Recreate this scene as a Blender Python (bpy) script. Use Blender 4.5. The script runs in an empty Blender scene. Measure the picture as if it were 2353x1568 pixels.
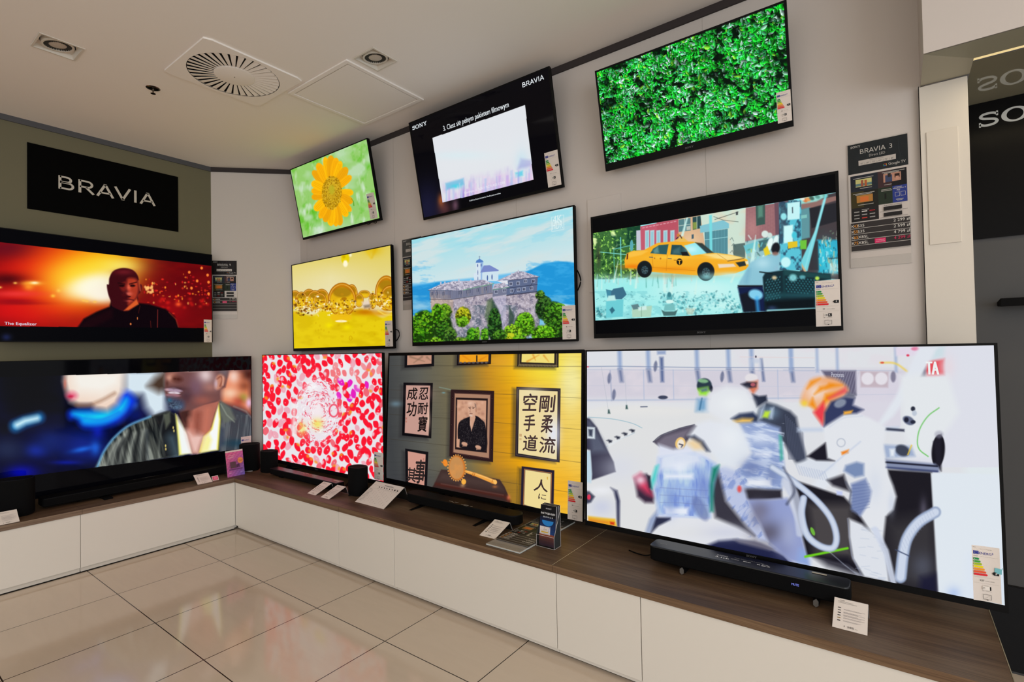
import bpy, bmesh, math, random
import numpy as np
from mathutils import Vector, Matrix

# ------------------------------------------------------------------ camera, world, light, exposure
S = bpy.context.scene
C = S.collection
PW, PH = 2353.0, 1568.0
FPX, YAW, PITCH, ROLL = 1186.03, 2.2084, 0.0178, -0.0190
EYE = np.array([4.5183, -2.1198, 1.4727])
_f = np.array([math.cos(PITCH)*math.cos(YAW), math.cos(PITCH)*math.sin(YAW), math.sin(PITCH)])
_r = np.array([math.sin(YAW), -math.cos(YAW), 0.0]); _u = np.cross(_r, _f)
CR = _r*math.cos(ROLL)+_u*math.sin(ROLL); CU = -_r*math.sin(ROLL)+_u*math.cos(ROLL); CF = _f
cam = bpy.data.cameras.new('camera'); co = bpy.data.objects.new('camera', cam); C.objects.link(co)
cam.sensor_width = 36.0; cam.lens = FPX/PW*36.0; cam.clip_start = 0.05
co.matrix_world = Matrix(((CR[0], CU[0], -CF[0], EYE[0]), (CR[1], CU[1], -CF[1], EYE[1]), (CR[2], CU[2], -CF[2], EYE[2]), (0, 0, 0, 1)))
S.camera = co
S.view_settings.view_transform = 'Standard'; S.view_settings.look = 'None'
S.view_settings.exposure = 0.0; S.view_settings.gamma = 1.0; S.view_settings.use_curve_mapping = False
W = bpy.data.worlds.new('world'); S.world = W; W.use_nodes = True
W.node_tree.nodes['Background'].inputs[0].default_value = (0.98, 0.99, 1.0, 1)
W.node_tree.nodes['Background'].inputs[1].default_value = 1.22

def area_lamp(name, loc, sx, sy, power, col, rot=(0, 0, 0), spread=math.pi):
    l = bpy.data.lights.new(name, 'AREA'); l.shape = 'RECTANGLE'; l.size = sx; l.size_y = sy
    l.energy = power; l.color = col; l.spread = spread
    o = bpy.data.objects.new(name, l); C.objects.link(o); o.location = loc; o.rotation_euler = rot
    return o
WARM = (1.0, 0.94, 0.86)
area_lamp('shop_ceiling_lamp', (2.4, -3.3, 3.22), 3.0, 1.6, 20, WARM)
area_lamp('shop_ceiling_lamp', (6.2, -1.6, 3.22), 2.0, 2.0, 16, (1.0, 0.78, 0.55))
area_lamp('shop_ceiling_lamp', (3.5, -6.0, 3.22), 7.0, 2.5, 60, WARM)
area_lamp('left_side_fill', (8.6, -4.2, 1.8), 2.4, 5.0, 112, (0.84, 0.93, 1.0), (0, math.pi/2, 0))  # added cool fill out of view, brightens left cabinets and corner wall
area_lamp('soffit_led_strip', (5.45, 0.53, 2.545), 1.2, 0.02, 3.0, (1.0, 0.82, 0.52))

# ------------------------------------------------------------------ measured geometry of the room
ZB, ZT, ZW = 0.037, 0.400, 0.434       # cabinet door bottom, worktop underside, worktop top
WY, LX, HC = 0.68, -0.654, 3.263       # right wall plane, left wall plane, ceiling
CH0, CH1 = (-0.654, 0.109), (-0.092, 0.68)   # chamfer wall ends
TX0, TY0, TA, TB = 0.5912, -0.3864, 0.600, 0.6094

def ray(u, v):
    return CF + (u-PW/2)/FPX*CR - (v-PH/2)/FPX*CU
def on(u, v, ax, val):
    r = ray(u, v); i = 'xyz'.index(ax); return EYE + r*(val-EYE[i])/r[i]
def onp(u, v, P, n):
    r = ray(u, v); return EYE + r*(np.dot(np.asarray(P)-EYE, n)/np.dot(r, n))

# ------------------------------------------------------------------ helpers
def lin(c):
    c = np.asarray(c, float)/255.0
    return np.where(c <= 0.04045, c/12.92, ((c+0.055)/1.055)**2.4)
def L4(c): return tuple(lin(c))+(1.0,)
_mats = {}
def mat(name, col, rough=0.6, spec=0.4, metal=0.0, emit=None, es=1.0, noise=None, coat=0.0, bump=None):
    if name in _mats: return _mats[name]
    m = bpy.data.materials.new(name); m.use_nodes = True; nt = m.node_tree; b = nt.nodes['Principled BSDF']
    b.inputs['Base Color'].default_value = L4(col); b.inputs['Roughness'].default_value = rough
    b.inputs['Specular IOR Level'].default_value = spec; b.inputs['Metallic'].default_value = metal
    b.inputs['Coat Weight'].default_value = coat
    if emit is not None:
        b.inputs['Emission Color'].default_value = L4(emit); b.inputs['Emission Strength'].default_value = es
    if noise or bump:
        tc = nt.nodes.new('ShaderNodeTexCoord'); nz = nt.nodes.new('ShaderNodeTexNoise')
        nz.inputs['Scale'].default_value = (noise or bump)[0]; nz.inputs['Detail'].default_value = 4
        nt.links.new(tc.outputs['Object'], nz.inputs['Vector'])
        if noise:
            mx = nt.nodes.new('ShaderNodeMix'); mx.data_type = 'RGBA'
            mx.inputs[6].default_value = L4(col); mx.inputs[7].default_value = L4([max(0, c-noise[1]) for c in col])
            nt.links.new(nz.outputs[0], mx.inputs[0]); nt.links.new(mx.outputs[2], b.inputs['Base Color'])
        if bump:
            bp = nt.nodes.new('ShaderNodeBump'); bp.inputs['Strength'].default_value = bump[1]; bp.inputs['Distance'].default_value = 0.002
            nt.links.new(nz.outputs[0], bp.inputs['Height']); nt.links.new(bp.outputs[0], b.inputs['Normal'])
    _mats[name] = m; return m
def ink(col): return mat('ink_%d_%d_%d' % tuple(col), col, 0.55, 0.2)
def glow(col, es=1.0): return mat('glow_%d_%d_%d' % tuple(col), (0, 0, 0), 0.3, 0.1, emit=col, es=es)
def acrylic(name='clear_acrylic', tint=(70, 74, 74), alpha=0.03, kf=0.9):
    if name in _mats: return _mats[name]
    m = bpy.data.materials.new(name); m.use_nodes = True; nt = m.node_tree; nt.nodes.clear()
    o = nt.nodes.new('ShaderNodeOutputMaterial'); t = nt.nodes.new('ShaderNodeBsdfTransparent'); g = nt.nodes.new('ShaderNodeBsdfPrincipled')
    g.inputs['Base Color'].default_value = L4(tint); g.inputs['Roughness'].default_value = 0.08
    x = nt.nodes.new('ShaderNodeMixShader'); fr = nt.nodes.new('ShaderNodeFresnel'); ad = nt.nodes.new('ShaderNodeMath'); ad.operation = 'MULTIPLY_ADD'; ad.inputs[1].default_value = kf; ad.inputs[2].default_value = alpha
    ad.use_clamp = True
    nt.links.new(fr.outputs[0], ad.inputs[0]); nt.links.new(ad.outputs[0], x.inputs[0]); nt.links.new(t.outputs[0], x.inputs[1]); nt.links.new(g.outputs[0], x.inputs[2]); nt.links.new(x.outputs[0], o.inputs[0])
    _mats[name] = m; return m

class MB:
    """collects polygons and builds them as ONE mesh object"""
    def __init__(s): s.v = []; s.f = []; s.m = []; s.mats = []
    def mi(s, m):
        if m not in s.mats: s.mats.append(m)
        return s.mats.index(m)
    def add(s, vs, fs, m):
        k = len(s.v); i = s.mi(m); s.v += [tuple(float(c) for c in v) for v in vs]
        for f in fs: s.f.append([k+j for j in f]); s.m.append(i)
    def box(s, a, b, m, M=None):
        x0, y0, z0 = a; x1, y1, z1 = b
        vs = [(x0, y0, z0), (x1, y0, z0), (x1, y1, z0), (x0, y1, z0), (x0, y0, z1), (x1, y0, z1), (x1, y1, z1), (x0, y1, z1)]
        if M is not None: vs = [M @ Vector(v) for v in vs]
        s.add(vs, [(0, 3, 2, 1), (4, 5, 6, 7), (0, 1, 5, 4), (1, 2, 6, 5), (2, 3, 7, 6), (3, 0, 4, 7)], m); return s
    def prism(s, pts, h0, h1, m, M=None):
        n = len(pts); vs = [(x, y, h0) for x, y in pts]+[(x, y, h1) for x, y in pts]
        if M is not None: vs = [M @ Vector(v) for v in vs]
        s.add(vs, [tuple(range(n-1, -1, -1)), tuple(range(n, 2*n))]+[(i, (i+1) % n, n+(i+1) % n, n+i) for i in range(n)], m); return s
    def lathe(s, prof, m, M=None, n=40):
        vs = []; k = len(prof)
        for j in range(n):
            a = 2*math.pi*j/n
            for r, z in prof: vs.append((r*math.cos(a), r*math.sin(a), z))
        if M is not None: vs = [M @ Vector(v) for v in vs]
        fs = [(j*k+i, ((j+1) % n)*k+i, ((j+1) % n)*k+i+1, j*k+i+1) for j in range(n) for i in range(k-1)]
        s.add(vs, fs, m); return s
    def tube(s, pts, r, m, n=8):
        P = [Vector(p) for p in pts]; vs = []
        for i, p in enumerate(P):
            t = (P[min(i+1, len(P)-1)]-P[max(i-1, 0)]).normalized()
            a = t.orthogonal().normalized(); a = Vector((0, 0, 1)).cross(t); a = a.normalized() if a.length > 1e-3 else t.orthogonal().normalized()
            b = t.cross(a)
            for j in range(n):
                q = 2*math.pi*j/n; vs.append(p+a*r*math.cos(q)+b*r*math.sin(q))
        fs = [(i*n+j, i*n+(j+1) % n, (i+1)*n+(j+1) % n, (i+1)*n+j) for i in range(len(P)-1) for j in range(n)]
        fs += [tuple(range(n-1, -1, -1)), tuple(range((len(P)-1)*n, len(P)*n))]
        s.add(vs, fs, m); return s
    def build(s, name, parent=None, smooth=False, bevel=0.0, loc=None, seg=2):
        me = bpy.data.meshes.new(name)
        vs = s.v
        if loc is not None: vs = [(v[0]-loc[0], v[1]-loc[1], v[2]-loc[2]) for v in vs]
        me.from_pydata(vs, [], s.f)
        for m in s.mats: me.materials.append(m)
        me.polygons.foreach_set('material_index', s.m)
        if smooth: me.polygons.foreach_set('use_smooth', [True]*len(s.f))
        me.update()
        o = bpy.data.objects.new(name, me); C.objects.link(o)
        if loc is not None: o.location = loc
        if smooth == 'auto' or bevel:
            pass
        if bevel:
            b = o.modifiers.new('bevel', 'BEVEL'); b.width = bevel; b.segments = seg; b.limit_method = 'ANGLE'; b.angle_limit = 0.6
        if smooth:
            e = o.modifiers.new('edges', 'EDGE_SPLIT'); e.split_angle = 0.7
        if parent is not None:
            o.parent = parent
            o.matrix_parent_inverse = Matrix.Translation(parent.location).inverted()
        return o
def thing(name, label, cat, loc, group=None):
    o = bpy.data.objects.new(name, None); C.objects.link(o); o.location = loc; o.empty_display_size = 0.05
    o['label'] = label; o['category'] = cat
    if group: o['group'] = group
    return o
def tag(o, label, cat, group=None):
    o['label'] = label; o['category'] = cat
    if group: o['group'] = group
    return o
def struct(o): o['kind'] = 'structure'; return o

class Fr:
    """flat frame: origin at a top-left corner, x to the right, y down, n out of the surface (metres)"""
    def __init__(s, O, ex, ey, off=0.0):
        s.O = np.array(O, float); s.ex = np.array(ex, float)/np.linalg.norm(ex); s.ey = np.array(ey, float)/np.linalg.norm(ey)
        s.n = -np.cross(s.ex, s.ey); s.off = off
    def p(s, x, y, k=0.0): return s.O+s.ex*x+s.ey*y+s.n*(s.off+k)
    def loc(s, u, v):
        P = onp(u, v, s.O, s.n)-s.O; return float(P @ s.ex), float(P @ s.ey)

# 2-D lettering: filled outlines of the built-in font, and two hand-drawn wordmarks
_txt = {}
def text2d(t, bold=0.0):
    k = (t, bold)
    if k in _txt: return _txt[k]
    cu = bpy.data.curves.new('t', 'FONT'); cu.body = t; cu.size = 1.0; cu.resolution_u = 3; cu.offset = bold
    o = bpy.data.objects.new('t', cu); C.objects.link(o); bpy.context.view_layer.update()
    dg = bpy.context.evaluated_depsgraph_get(); me = o.evaluated_get(dg).to_mesh()
    vs = np.array([(v.co.x, v.co.y) for v in me.vertices]) if len(me.vertices) else np.zeros((0, 2))
    fs = [tuple(p.vertices) for p in me.polygons]
    o.evaluated_get(dg).to_mesh_clear(); bpy.data.objects.remove(o); bpy.data.curves.remove(cu)
    _txt[k] = (vs, fs); return _txt[k]
def stroke(pts, t):
    P = [np.array(p, float) for p in pts]; L = []; R = []
    for i, p in enumerate(P):
        a = P[i]-P[i-1] if i else P[1]-P[0]; b = P[i+1]-P[i] if i < len(P)-1 else P[-1]-P[-2]
        a = a/np.linalg.norm(a); b = b/np.linalg.norm(b); m = a+b; m /= np.linalg.norm(m); n = np.array([-m[1], m[0]])
        k = t/2/max(0.45, float(n @ np.array([-a[1], a[0]])))
        L.append(p+n*k); R.append(p-n*k)
    return [[L[i], L[i+1], R[i+1], R[i]] for i in range(len(P)-1)]
def arc(cx, cy, rx, ry, a0, a1, n=14):
    return [(cx+rx*math.cos(math.radians(a0+(a1-a0)*i/n)), cy+ry*math.sin(math.radians(a0+(a1-a0)*i/n))) for i in range(n+1)]
def wm_bravia():
    t = 0.140; q = []; x = 0
    def A(x, w=0.95): return stroke([(x+0.07, 0), (x+w/2-0.01, 0.95)], t)+stroke([(x+w-0.07, 0), (x+w/2+0.01, 0.95)], t)+[[(x+w/2-0.09, 0.9), (x+w/2+0.09, 0.9), (x+w/2+0.09, 1.0), (x+w/2-0.09, 1.0)]]+stroke([(x+0.2, 0.30), (x+w-0.2, 0.30)], t*0.85)
    q += stroke([(x+t/2, 0), (x+t/2, 1)], t)
    for cy, r, w in ((0.745, 0.185, 0.40), (0.29, 0.215, 0.47)):
        q += stroke([(x+t/2, cy+r)]+arc(x+w, cy, r, r, 90, -90)+[(x+t/2, cy-r)], t*0.9)
    x += 0.95
    q += stroke([(x+t/2, 0), (x+t/2, 1)], t)
    q += stroke([(x+t/2, 0.925)]+arc(x+0.45, 0.70, 0.225, 0.225, 90, -90)+[(x+t/2, 0.475)], t*0.9)+stroke([(x+0.38, 0.46), (x+0.76, 0.0)], t)
    x += 0.88; q += A(x); x += 0.93
    q += stroke([(x+0.07, 1), (x+0.47, 0.05)], t)+stroke([(x+0.87, 1), (x+0.47, 0.05)], t)+[[(x+0.38, 0), (x+0.56, 0), (x+0.56, 0.1), (x+0.38, 0.1)]]
    x += 1.10; q += stroke([(x+t/2, 0), (x+t/2, 1)], t); x += 0.30; q += A(x); x += 0.95
    return q, x
def wm_sony():
    q = []; T = 0.22; h = 0.11; x = 0
    K = [(1.02, 0.66), (0.95, 0.78), (0.78, 0.90), (0.52, 0.93), (0.26, 0.89), (0.13, 0.75), (0.24, 0.61), (0.52, 0.53), (0.82, 0.44), (0.94, 0.28), (0.80, 0.12), (0.52, 0.07), (0.26, 0.10), (0.10, 0.22), (0.04, 0.36)]; o = []
    for a in range(1, len(K)-2):
        A_, B, C_, D = [np.array(v) for v in K[a-1:a+3]]
        for k in range(4): t = k/4; o.append(tuple(0.5*((2*B)+(C_-A_)*t+(2*A_-5*B+4*C_-D)*t*t+(3*B-A_-3*C_+D)*t**3)))
    q += stroke(o+[K[-2]], 0.165)
    q += [[(0.90, 0.66), (1.0, 0.66), (1.0, 1.0), (0.90, 1.0)], [(0.04, 0), (0.14, 0), (0.14, 0.34), (0.04, 0.34)]]
    x = 1.14; n = 36
    for i in range(n):
        a, b = 2*math.pi*i/n, 2*math.pi*(i+1)/n
        f = lambda a, rx, ry: (x+0.66+rx*math.cos(a), 0.5+ry*math.sin(a))
        q.append([f(a, 0.66, 0.53), f(b, 0.66, 0.53), f(b, 0.40, 0.40), f(a, 0.40, 0.40)])
    x = 2.58
    def R(a, b, c, d): q.append([(a, b), (c, b), (c, d), (a, d)])
    R(x, 0, x+0.46, h); R(x, 1-h, x+0.42, 1); R(x+0.16, 0, x+0.30, 1); R(x+0.86, 1-h, x+1.32, 1); R(x+1.02, 0, x+1.16, 1)
    q.append([(x+0.12, 1), (x+0.42, 1), (x+1.16, 0), (x+0.90, 0)])
    x = 4.0
    R(x, 1-h, x+0.56, 1); R(x+0.84, 1-h, x+1.34, 1); R(x+0.38, 0, x+0.96, h); R(x+0.56, 0, x+0.78, 0.45)
    q.append([(x+0.12, 1), (x+0.42, 1), (x+0.78, 0.38), (x+0.56, 0.36)]); q.append([(x+1.02, 1), (x+1.18, 1), (x+0.78, 0.36), (x+0.66, 0.44)])
    return q, x+1.34
WM = {'BRAVIA': wm_bravia(), 'SONY': wm_sony()}

class Pr:
    """printing laid on a frame: rectangles, polygons and lettering"""
    def __init__(s, fr): s.fr = fr; s.b = MB(); s.k = 0
    def lay(s, pts, m, k=None):
        s.k += 1; kk = 0.00006*s.k if k is None else k
        s.b.add([s.fr.p(x, y, kk) for x, y in pts], [tuple(range(len(pts)))], m)
    def rect(s, x, y, w, h, c, m=None): s.lay([(x, y), (x, y+h), (x+w, y+h), (x+w, y)], m or ink(c))
    def line(s, pts, w, c, m=None):
        for q in stroke(pts, w): s.lay(q, m or ink(c), 0.00006*(s.k+1))
    def text(s, t, x, y, h, c, w=None, m=None, ang=0.0, bold=0.0, al='l', sx=1.0):
        """x,y = left end of the baseline; h = cap height; w = forced width"""
        vs, fs = text2d(t)
        if not len(vs): return
        s.k += 1; x0, x1 = vs[:, 0].min(), vs[:, 0].max(); sc = h/0.70
        fx = sc*sx if w is None else w/(x1-x0)
        tw = (x1-x0)*fx; ox = {'l': 0, 'c': -tw/2, 'r': -tw}[al]
        ca, sa = math.cos(ang), math.sin(ang); P = []
        for dx in ((0.0,) if not bold else (0.0, bold*sc*0.9, -bold*sc*0.9)):
            P = []; s.k += 0.34
            for a, b in vs:
                X = (a-x0)*fx+ox+dx; Y = -b*sc; P.append(s.fr.p(x+X*ca-Y*sa, y+X*sa+Y*ca, 0.00006*s.k))
            s.b.add(P, fs, m or ink(c))
    def mark(s, wname, x, y, w, h, c, m=None):
        q, W0 = WM[wname]; s.k += 1
        for poly in q: s.b.add([s.fr.p(x+p[0]/W0*w, y-p[1]*h, 0.00006*s.k) for p in poly], [tuple(range(len(poly)))], m or ink(c))
    def build(s, name, parent, loc=None): return s.b.build(name, parent)
def sheet(name, fr, w, h, t, m, parent=None, back=0.0, bevel=0.0):
    """thin solid sheet whose front face lies on the frame"""
    b = MB(); P = [fr.p(x, y, k) for k in (0, -t) for x, y in ((0, 0), (w, 0), (w, h), (0, h))]
    b.add(P, [(0, 3, 2, 1), (4, 5, 6, 7), (0, 1, 5, 4), (1, 2, 6, 5), (2, 3, 7, 6), (3, 0, 4, 7)], m)
    return b.build(name, parent, bevel=bevel)
# ------------------------------------------------------------------ moving pictures shown on the screens (flat colour rasters kept as vertex colours)
def Z(x0, y0, s): return lambda pts: [(x0+a*s, y0+b*s) for a, b in pts]
def spl(pts, n=6):
    P = np.array(pts, float); N = len(P); out = []
    for i in range(N):
        a, b, c, d = P[i-1], P[i], P[(i+1) % N], P[(i+2) % N]
        for k in range(n):
            t = k/n; out.append(0.5*((2*b)+(c-a)*t+(2*a-5*b+4*c-d)*t*t+(3*b-a-3*c+d)*t**3))
    return out
class Cv:
    def __init__(s, fr, w, h, nx, base):
        ny = max(8, int(round(nx*h/w))); s.fr, s.w, s.h, s.nx, s.ny = fr, w, h, nx, ny
        gx, gy = np.meshgrid(np.linspace(0, w, nx), np.linspace(0, h, ny))
        P = fr.O+gx[..., None]*fr.ex+gy[..., None]*fr.ey-EYE; z = P @ CF
        s.X = PW/2+FPX*(P @ CR)/z; s.Y = PH/2-FPX*(P @ CU)/z; s.gx, s.gy = gx, gy
        s.A = np.empty((ny, nx, 3)); s.A[:] = base; s.T = lambda p: p
    def mix(s, sel, al, col):
        col = np.asarray(col, float); s.A[sel] = s.A[sel]*(1-al[:, None])+col*al[:, None]
    def sel(s, x0, x1, y0, y1, m): return (s.X > x0-m) & (s.X < x1+m) & (s.Y > y0-m) & (s.Y < y1+m)
    def poly(s, pts, col, f=1.2, a=1.0, sm=False, raw=False):
        pts = pts if raw else s.T(pts)
        if sm: pts = spl(pts)
        P = np.array(pts, float); S_ = s.sel(P[:, 0].min(), P[:, 0].max(), P[:, 1].min(), P[:, 1].max(), f+1)
        if not S_.any(): return
        x, y = s.X[S_], s.Y[S_]; d2 = np.full(x.shape, 1e9); ins = np.zeros(x.shape, bool); Q = np.roll(P, -1, 0)
        for (ax, ay), (bx, by) in zip(P, Q):
            ex, ey = bx-ax, by-ay; L = ex*ex+ey*ey+1e-9; t = np.clip(((x-ax)*ex+(y-ay)*ey)/L, 0, 1)
            d2 = np.minimum(d2, (x-ax-t*ex)**2+(y-ay-t*ey)**2)
            if ay != by: ins ^= ((ay > y) != (by > y)) & (x < (bx-ax)*(y-ay)/(by-ay)+ax)
        d = np.sqrt(d2)*np.where(ins, 1, -1); s.mix(S_, np.clip(0.5+d/f, 0, 1)*a, col)
    def ell(s, cx, cy, rx, ry, col, rot=0, f=None, a=1.0, ring=None):
        (cx, cy), (px, py) = s.T([(cx, cy), (cx+1, cy)]); k = abs(px-cx); rx *= k; ry *= k
        f = 1.2 if f is None else f; R = max(rx, ry)*1.05+f+1; S_ = s.sel(cx, cx, cy, cy, R)
        if not S_.any(): return
        c, n = math.cos(rot), math.sin(rot); x, y = s.X[S_]-cx, s.Y[S_]-cy; u, v = x*c+y*n, -x*n+y*c
        q = np.sqrt((u/rx)**2+(v/ry)**2)+1e-9; d = (1-q)*np.sqrt(u*u+v*v)/q; d = np.where(q < 0.05, min(rx, ry), d)
        al = np.clip(0.5+d/f, 0, 1)
        if ring: al = np.clip(0.5+(ring*k/2-abs(d))/f, 0, 1)
        s.mix(S_, al*a, col)
    def line(s, pts, w, col, f=1.2, a=1.0, sm=False):
        P = s.T(pts); (ax, _), (bx, _) = s.T([(0, 0), (1, 0)]); k = abs(bx-ax); w = (w, w) if not isinstance(w, tuple) else w; w = (w[0]*k, w[1]*k)
        if sm and len(P) > 2:
            Q = [2*np.array(P[0])-np.array(P[1])]+[np.array(p, float) for p in P]+[2*np.array(P[-1])-np.array(P[-2])]; P = []
            for i in range(1, len(Q)-2):
                A_, B, C_, D = Q[i-1], Q[i], Q[i+1], Q[i+2]
                for j in range(6):
                    t = j/6; P.append(0.5*((2*B)+(C_-A_)*t+(2*A_-5*B+4*C_-D)*t*t+(3*B-A_-3*C_+D)*t**3))
            P.append(Q[-2])
        P = np.array(P, float); m = max(w)/2+f+1; S_ = s.sel(P[:, 0].min(), P[:, 0].max(), P[:, 1].min(), P[:, 1].max(), m)
        if not S_.any(): return
        x, y = s.X[S_], s.Y[S_]; best = np.full(x.shape, -1e9); n = len(P)-1
        for i in range(n):
            (ax, ay), (bx, by) = P[i], P[i+1]; ex, ey = bx-ax, by-ay; L = ex*ex+ey*ey+1e-9; t = np.clip(((x-ax)*ex+(y-ay)*ey)/L, 0, 1)
            ww = w[0]+(w[1]-w[0])*(i+t)/n; best = np.maximum(best, ww/2-np.sqrt((x-ax-t*ex)**2+(y-ay-t*ey)**2))
        s.mix(S_, np.clip(0.5+best/f, 0, 1)*a, col)
    def field(s, al, col): s.A = s.A*(1-al[..., None])+np.asarray(col, float)*al[..., None]
    def glowat(s, cx, cy, rx, ry, col, a=1.0, p=1.0, rot=0):
        (cx, cy), (px, _) = s.T([(cx, cy), (cx+1, cy)]); k = abs(px-cx); c, n = math.cos(rot), math.sin(rot)
        x, y = s.X-cx, s.Y-cy; u, v = (x*c+y*n)/(rx*k), (-x*n+y*c)/(ry*k)
        s.field(np.exp(-(u*u+v*v)**p)*a, col)
    def noise(s, sx, sy, seed=0, oct=3, rot=0.0):
        out = np.zeros(s.X.shape); amp = 1; tot = 0; c, n = math.cos(rot), math.sin(rot)
        X, Y = s.X*c+s.Y*n, -s.X*n+s.Y*c
        for o in range(oct):
            r = np.random.RandomState(seed*17+o).rand(128, 128); x = X/sx*2**o+1000.5; y = Y/sy*2**o+1000.5
            xi, yi = np.floor(x).astype(int), np.floor(y).astype(int); fx, fy = x-xi, y-yi; fx = fx*fx*(3-2*fx); fy = fy*fy*(3-2*fy)
            g = lambda a, b: r[(yi+b) % 128, (xi+a) % 128]
            out += amp*((g(0, 0)*(1-fx)+g(1, 0)*fx)*(1-fy)+(g(0, 1)*(1-fx)+g(1, 1)*fx)*fy); tot += amp; amp *= 0.55
        return out/tot
    def text(s, t, pts, col):   # unused on rasters: lettering is drawn as flat shapes
        pass
    def clip(s, pts, col):      # everything outside the quadrilateral takes this colour
        P = np.array(s.T(pts), float); B = s.A.copy(); s.A[:] = col; x, y = s.X, s.Y; ins = np.ones(x.shape, bool)
        for (ax, ay), (bx, by) in zip(P, np.roll(P, -1, 0)): ins &= ((bx-ax)*(y-ay)-(by-ay)*(x-ax)) > 0
        s.A[ins] = B[ins]
    def mesh(s, name, parent, material, off=0.0):
        nx, ny = s.nx, s.ny; P = s.fr.O+s.gx[..., None]*s.fr.ex+s.gy[..., None]*s.fr.ey+s.fr.n*(s.fr.off+off); P = P.reshape(-1, 3)-np.array(parent.location)
        me = bpy.data.meshes.new(name); N = nx*ny; F = (nx-1)*(ny-1)
        me.vertices.add(N); me.vertices.foreach_set('co', P.ravel().astype(np.float32))
        i = (np.arange(ny-1)[:, None]*nx+np.arange(nx-1)).ravel(); q = np.stack([i, i+nx, i+nx+1, i+1], 1)
        me.loops.add(F*4); me.loops.foreach_set('vertex_index', q.ravel().astype(np.int32))
        me.polygons.add(F); me.polygons.foreach_set('loop_start', (np.arange(F)*4).astype(np.int32))
        try: me.polygons.foreach_set('loop_total', np.full(F, 4, np.int32))
        except Exception: pass
        me.update(calc_edges=True)
        at = me.color_attributes.new('picture', 'FLOAT_COLOR', 'POINT')
        col = np.ones((N, 4), np.float32); col[:, :3] = lin(np.clip(s.A, 0, 255)).reshape(-1, 3); at.data.foreach_set('color', col.ravel())
        me.materials.append(material); o = bpy.data.objects.new(name, me); C.objects.link(o); o.parent = parent
        return o
def screen_mat(name='lit_screen', rough=0.25, spec=0.03):
    if name in _mats: return _mats[name]
    m = bpy.data.materials.new(name); m.use_nodes = True; nt = m.node_tree; b = nt.nodes['Principled BSDF']
    a = nt.nodes.new('ShaderNodeAttribute'); a.attribute_name = 'picture'
    b.inputs['Base Color'].default_value = (0.0006, 0.0006, 0.0008, 1); b.inputs['Roughness'].default_value = rough; b.inputs['Specular IOR Level'].default_value = spec
    nt.links.new(a.outputs['Color'], b.inputs['Emission Color']); b.inputs['Emission Strength'].default_value = 1.0
    _mats[name] = m; return m

def pic_flower(c):
    c.T = Z(620, 300, 0.29749); r = random.Random(3)
    n = c.noise(16, 30, 1, 4, 0.3); c.A[:] = (150, 205, 110); c.field(np.clip((n-0.5)*3.5, 0, 1), (95, 190, 40)); m = c.noise(40, 34, 2, 3)
    c.field(np.clip((m-0.48)*3.2, 0, 0.85), (192, 222, 185)); c.field(np.clip((c.noise(12, 26, 5, 3)-0.6)*3, 0, 0.8), (215, 232, 215))
    Y = (255, 178, 10)
    tips = [(330, 310), (368, 252), (425, 205), (470, 192), (512, 210), (548, 236), (594, 284), (628, 350), (645, 480), (640, 555), (628, 625), (598, 665), (545, 735), (512, 742), (470, 738), (425, 708), (385, 680), (345, 618), (322, 520), (320, 465), (322, 400)]
    for i, (x, y) in enumerate(tips):
        cx, cy = 478, 480; dx, dy = x-cx, y-cy; L = math.hypot(dx, dy); nx, ny = -dy/L, dx/L; w = 30+4*math.sin(i*2.3)
        q = [(cx+dx*0.2+nx*w*0.5, cy+dy*0.2+ny*w*0.5), (cx+dx*0.6+nx*w, cy+dy*0.6+ny*w), (cx+dx*0.9+nx*w*0.8, cy+dy*0.9+ny*w*0.8), (x, y), (cx+dx*0.9-nx*w*0.8, cy+dy*0.9-ny*w*0.8), (cx+dx*0.6-nx*w, cy+dy*0.6-ny*w), (cx+dx*0.2-nx*w*0.5, cy+dy*0.2-ny*w*0.5)]
        k = 12*(i % 3)-10
        c.poly(q, (min(255, 250+k), 178+k, 14), 1.5, 1, True)
        for t in (-0.45, 0.0, 0.4): c.line([(cx+dx*0.45+nx*w*t, cy+dy*0.45+ny*w*t), (cx+dx*0.9+nx*w*t*0.8, cy+dy*0.9+ny*w*t*0.8)], 3, (228, 145, 0), 1.5, 0.6)
    c.ell(478, 480, 76, 126, (196, 150, 16), 0.06, 4); c.ell(478, 465, 50, 80, (205, 165, 30), 0.05, 8)
    for i in range(420):
        a = r.uniform(0, 6.283); q = math.sqrt((i+4)/424); x, y = 478+78*q*math.cos(a), 482+132*q*math.sin(a)
        c.ell(x, y, 3.2, 4, (150, 108, 12) if i % 2 else (228, 186, 50), f=1.0, a=0.85 if q > 0.4 else 0.4)
    c.ell(478, 458, 22, 36, (188, 178, 40), 0, 5, 0.8)
    c.line([(628, 525), (645, 548), (648, 580)], (3, 8), (90, 160, 40), 1.2)
    c.line([(628, 640), (640, 710)], 4, (235, 245, 225), 1.5, 0.7)

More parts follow.
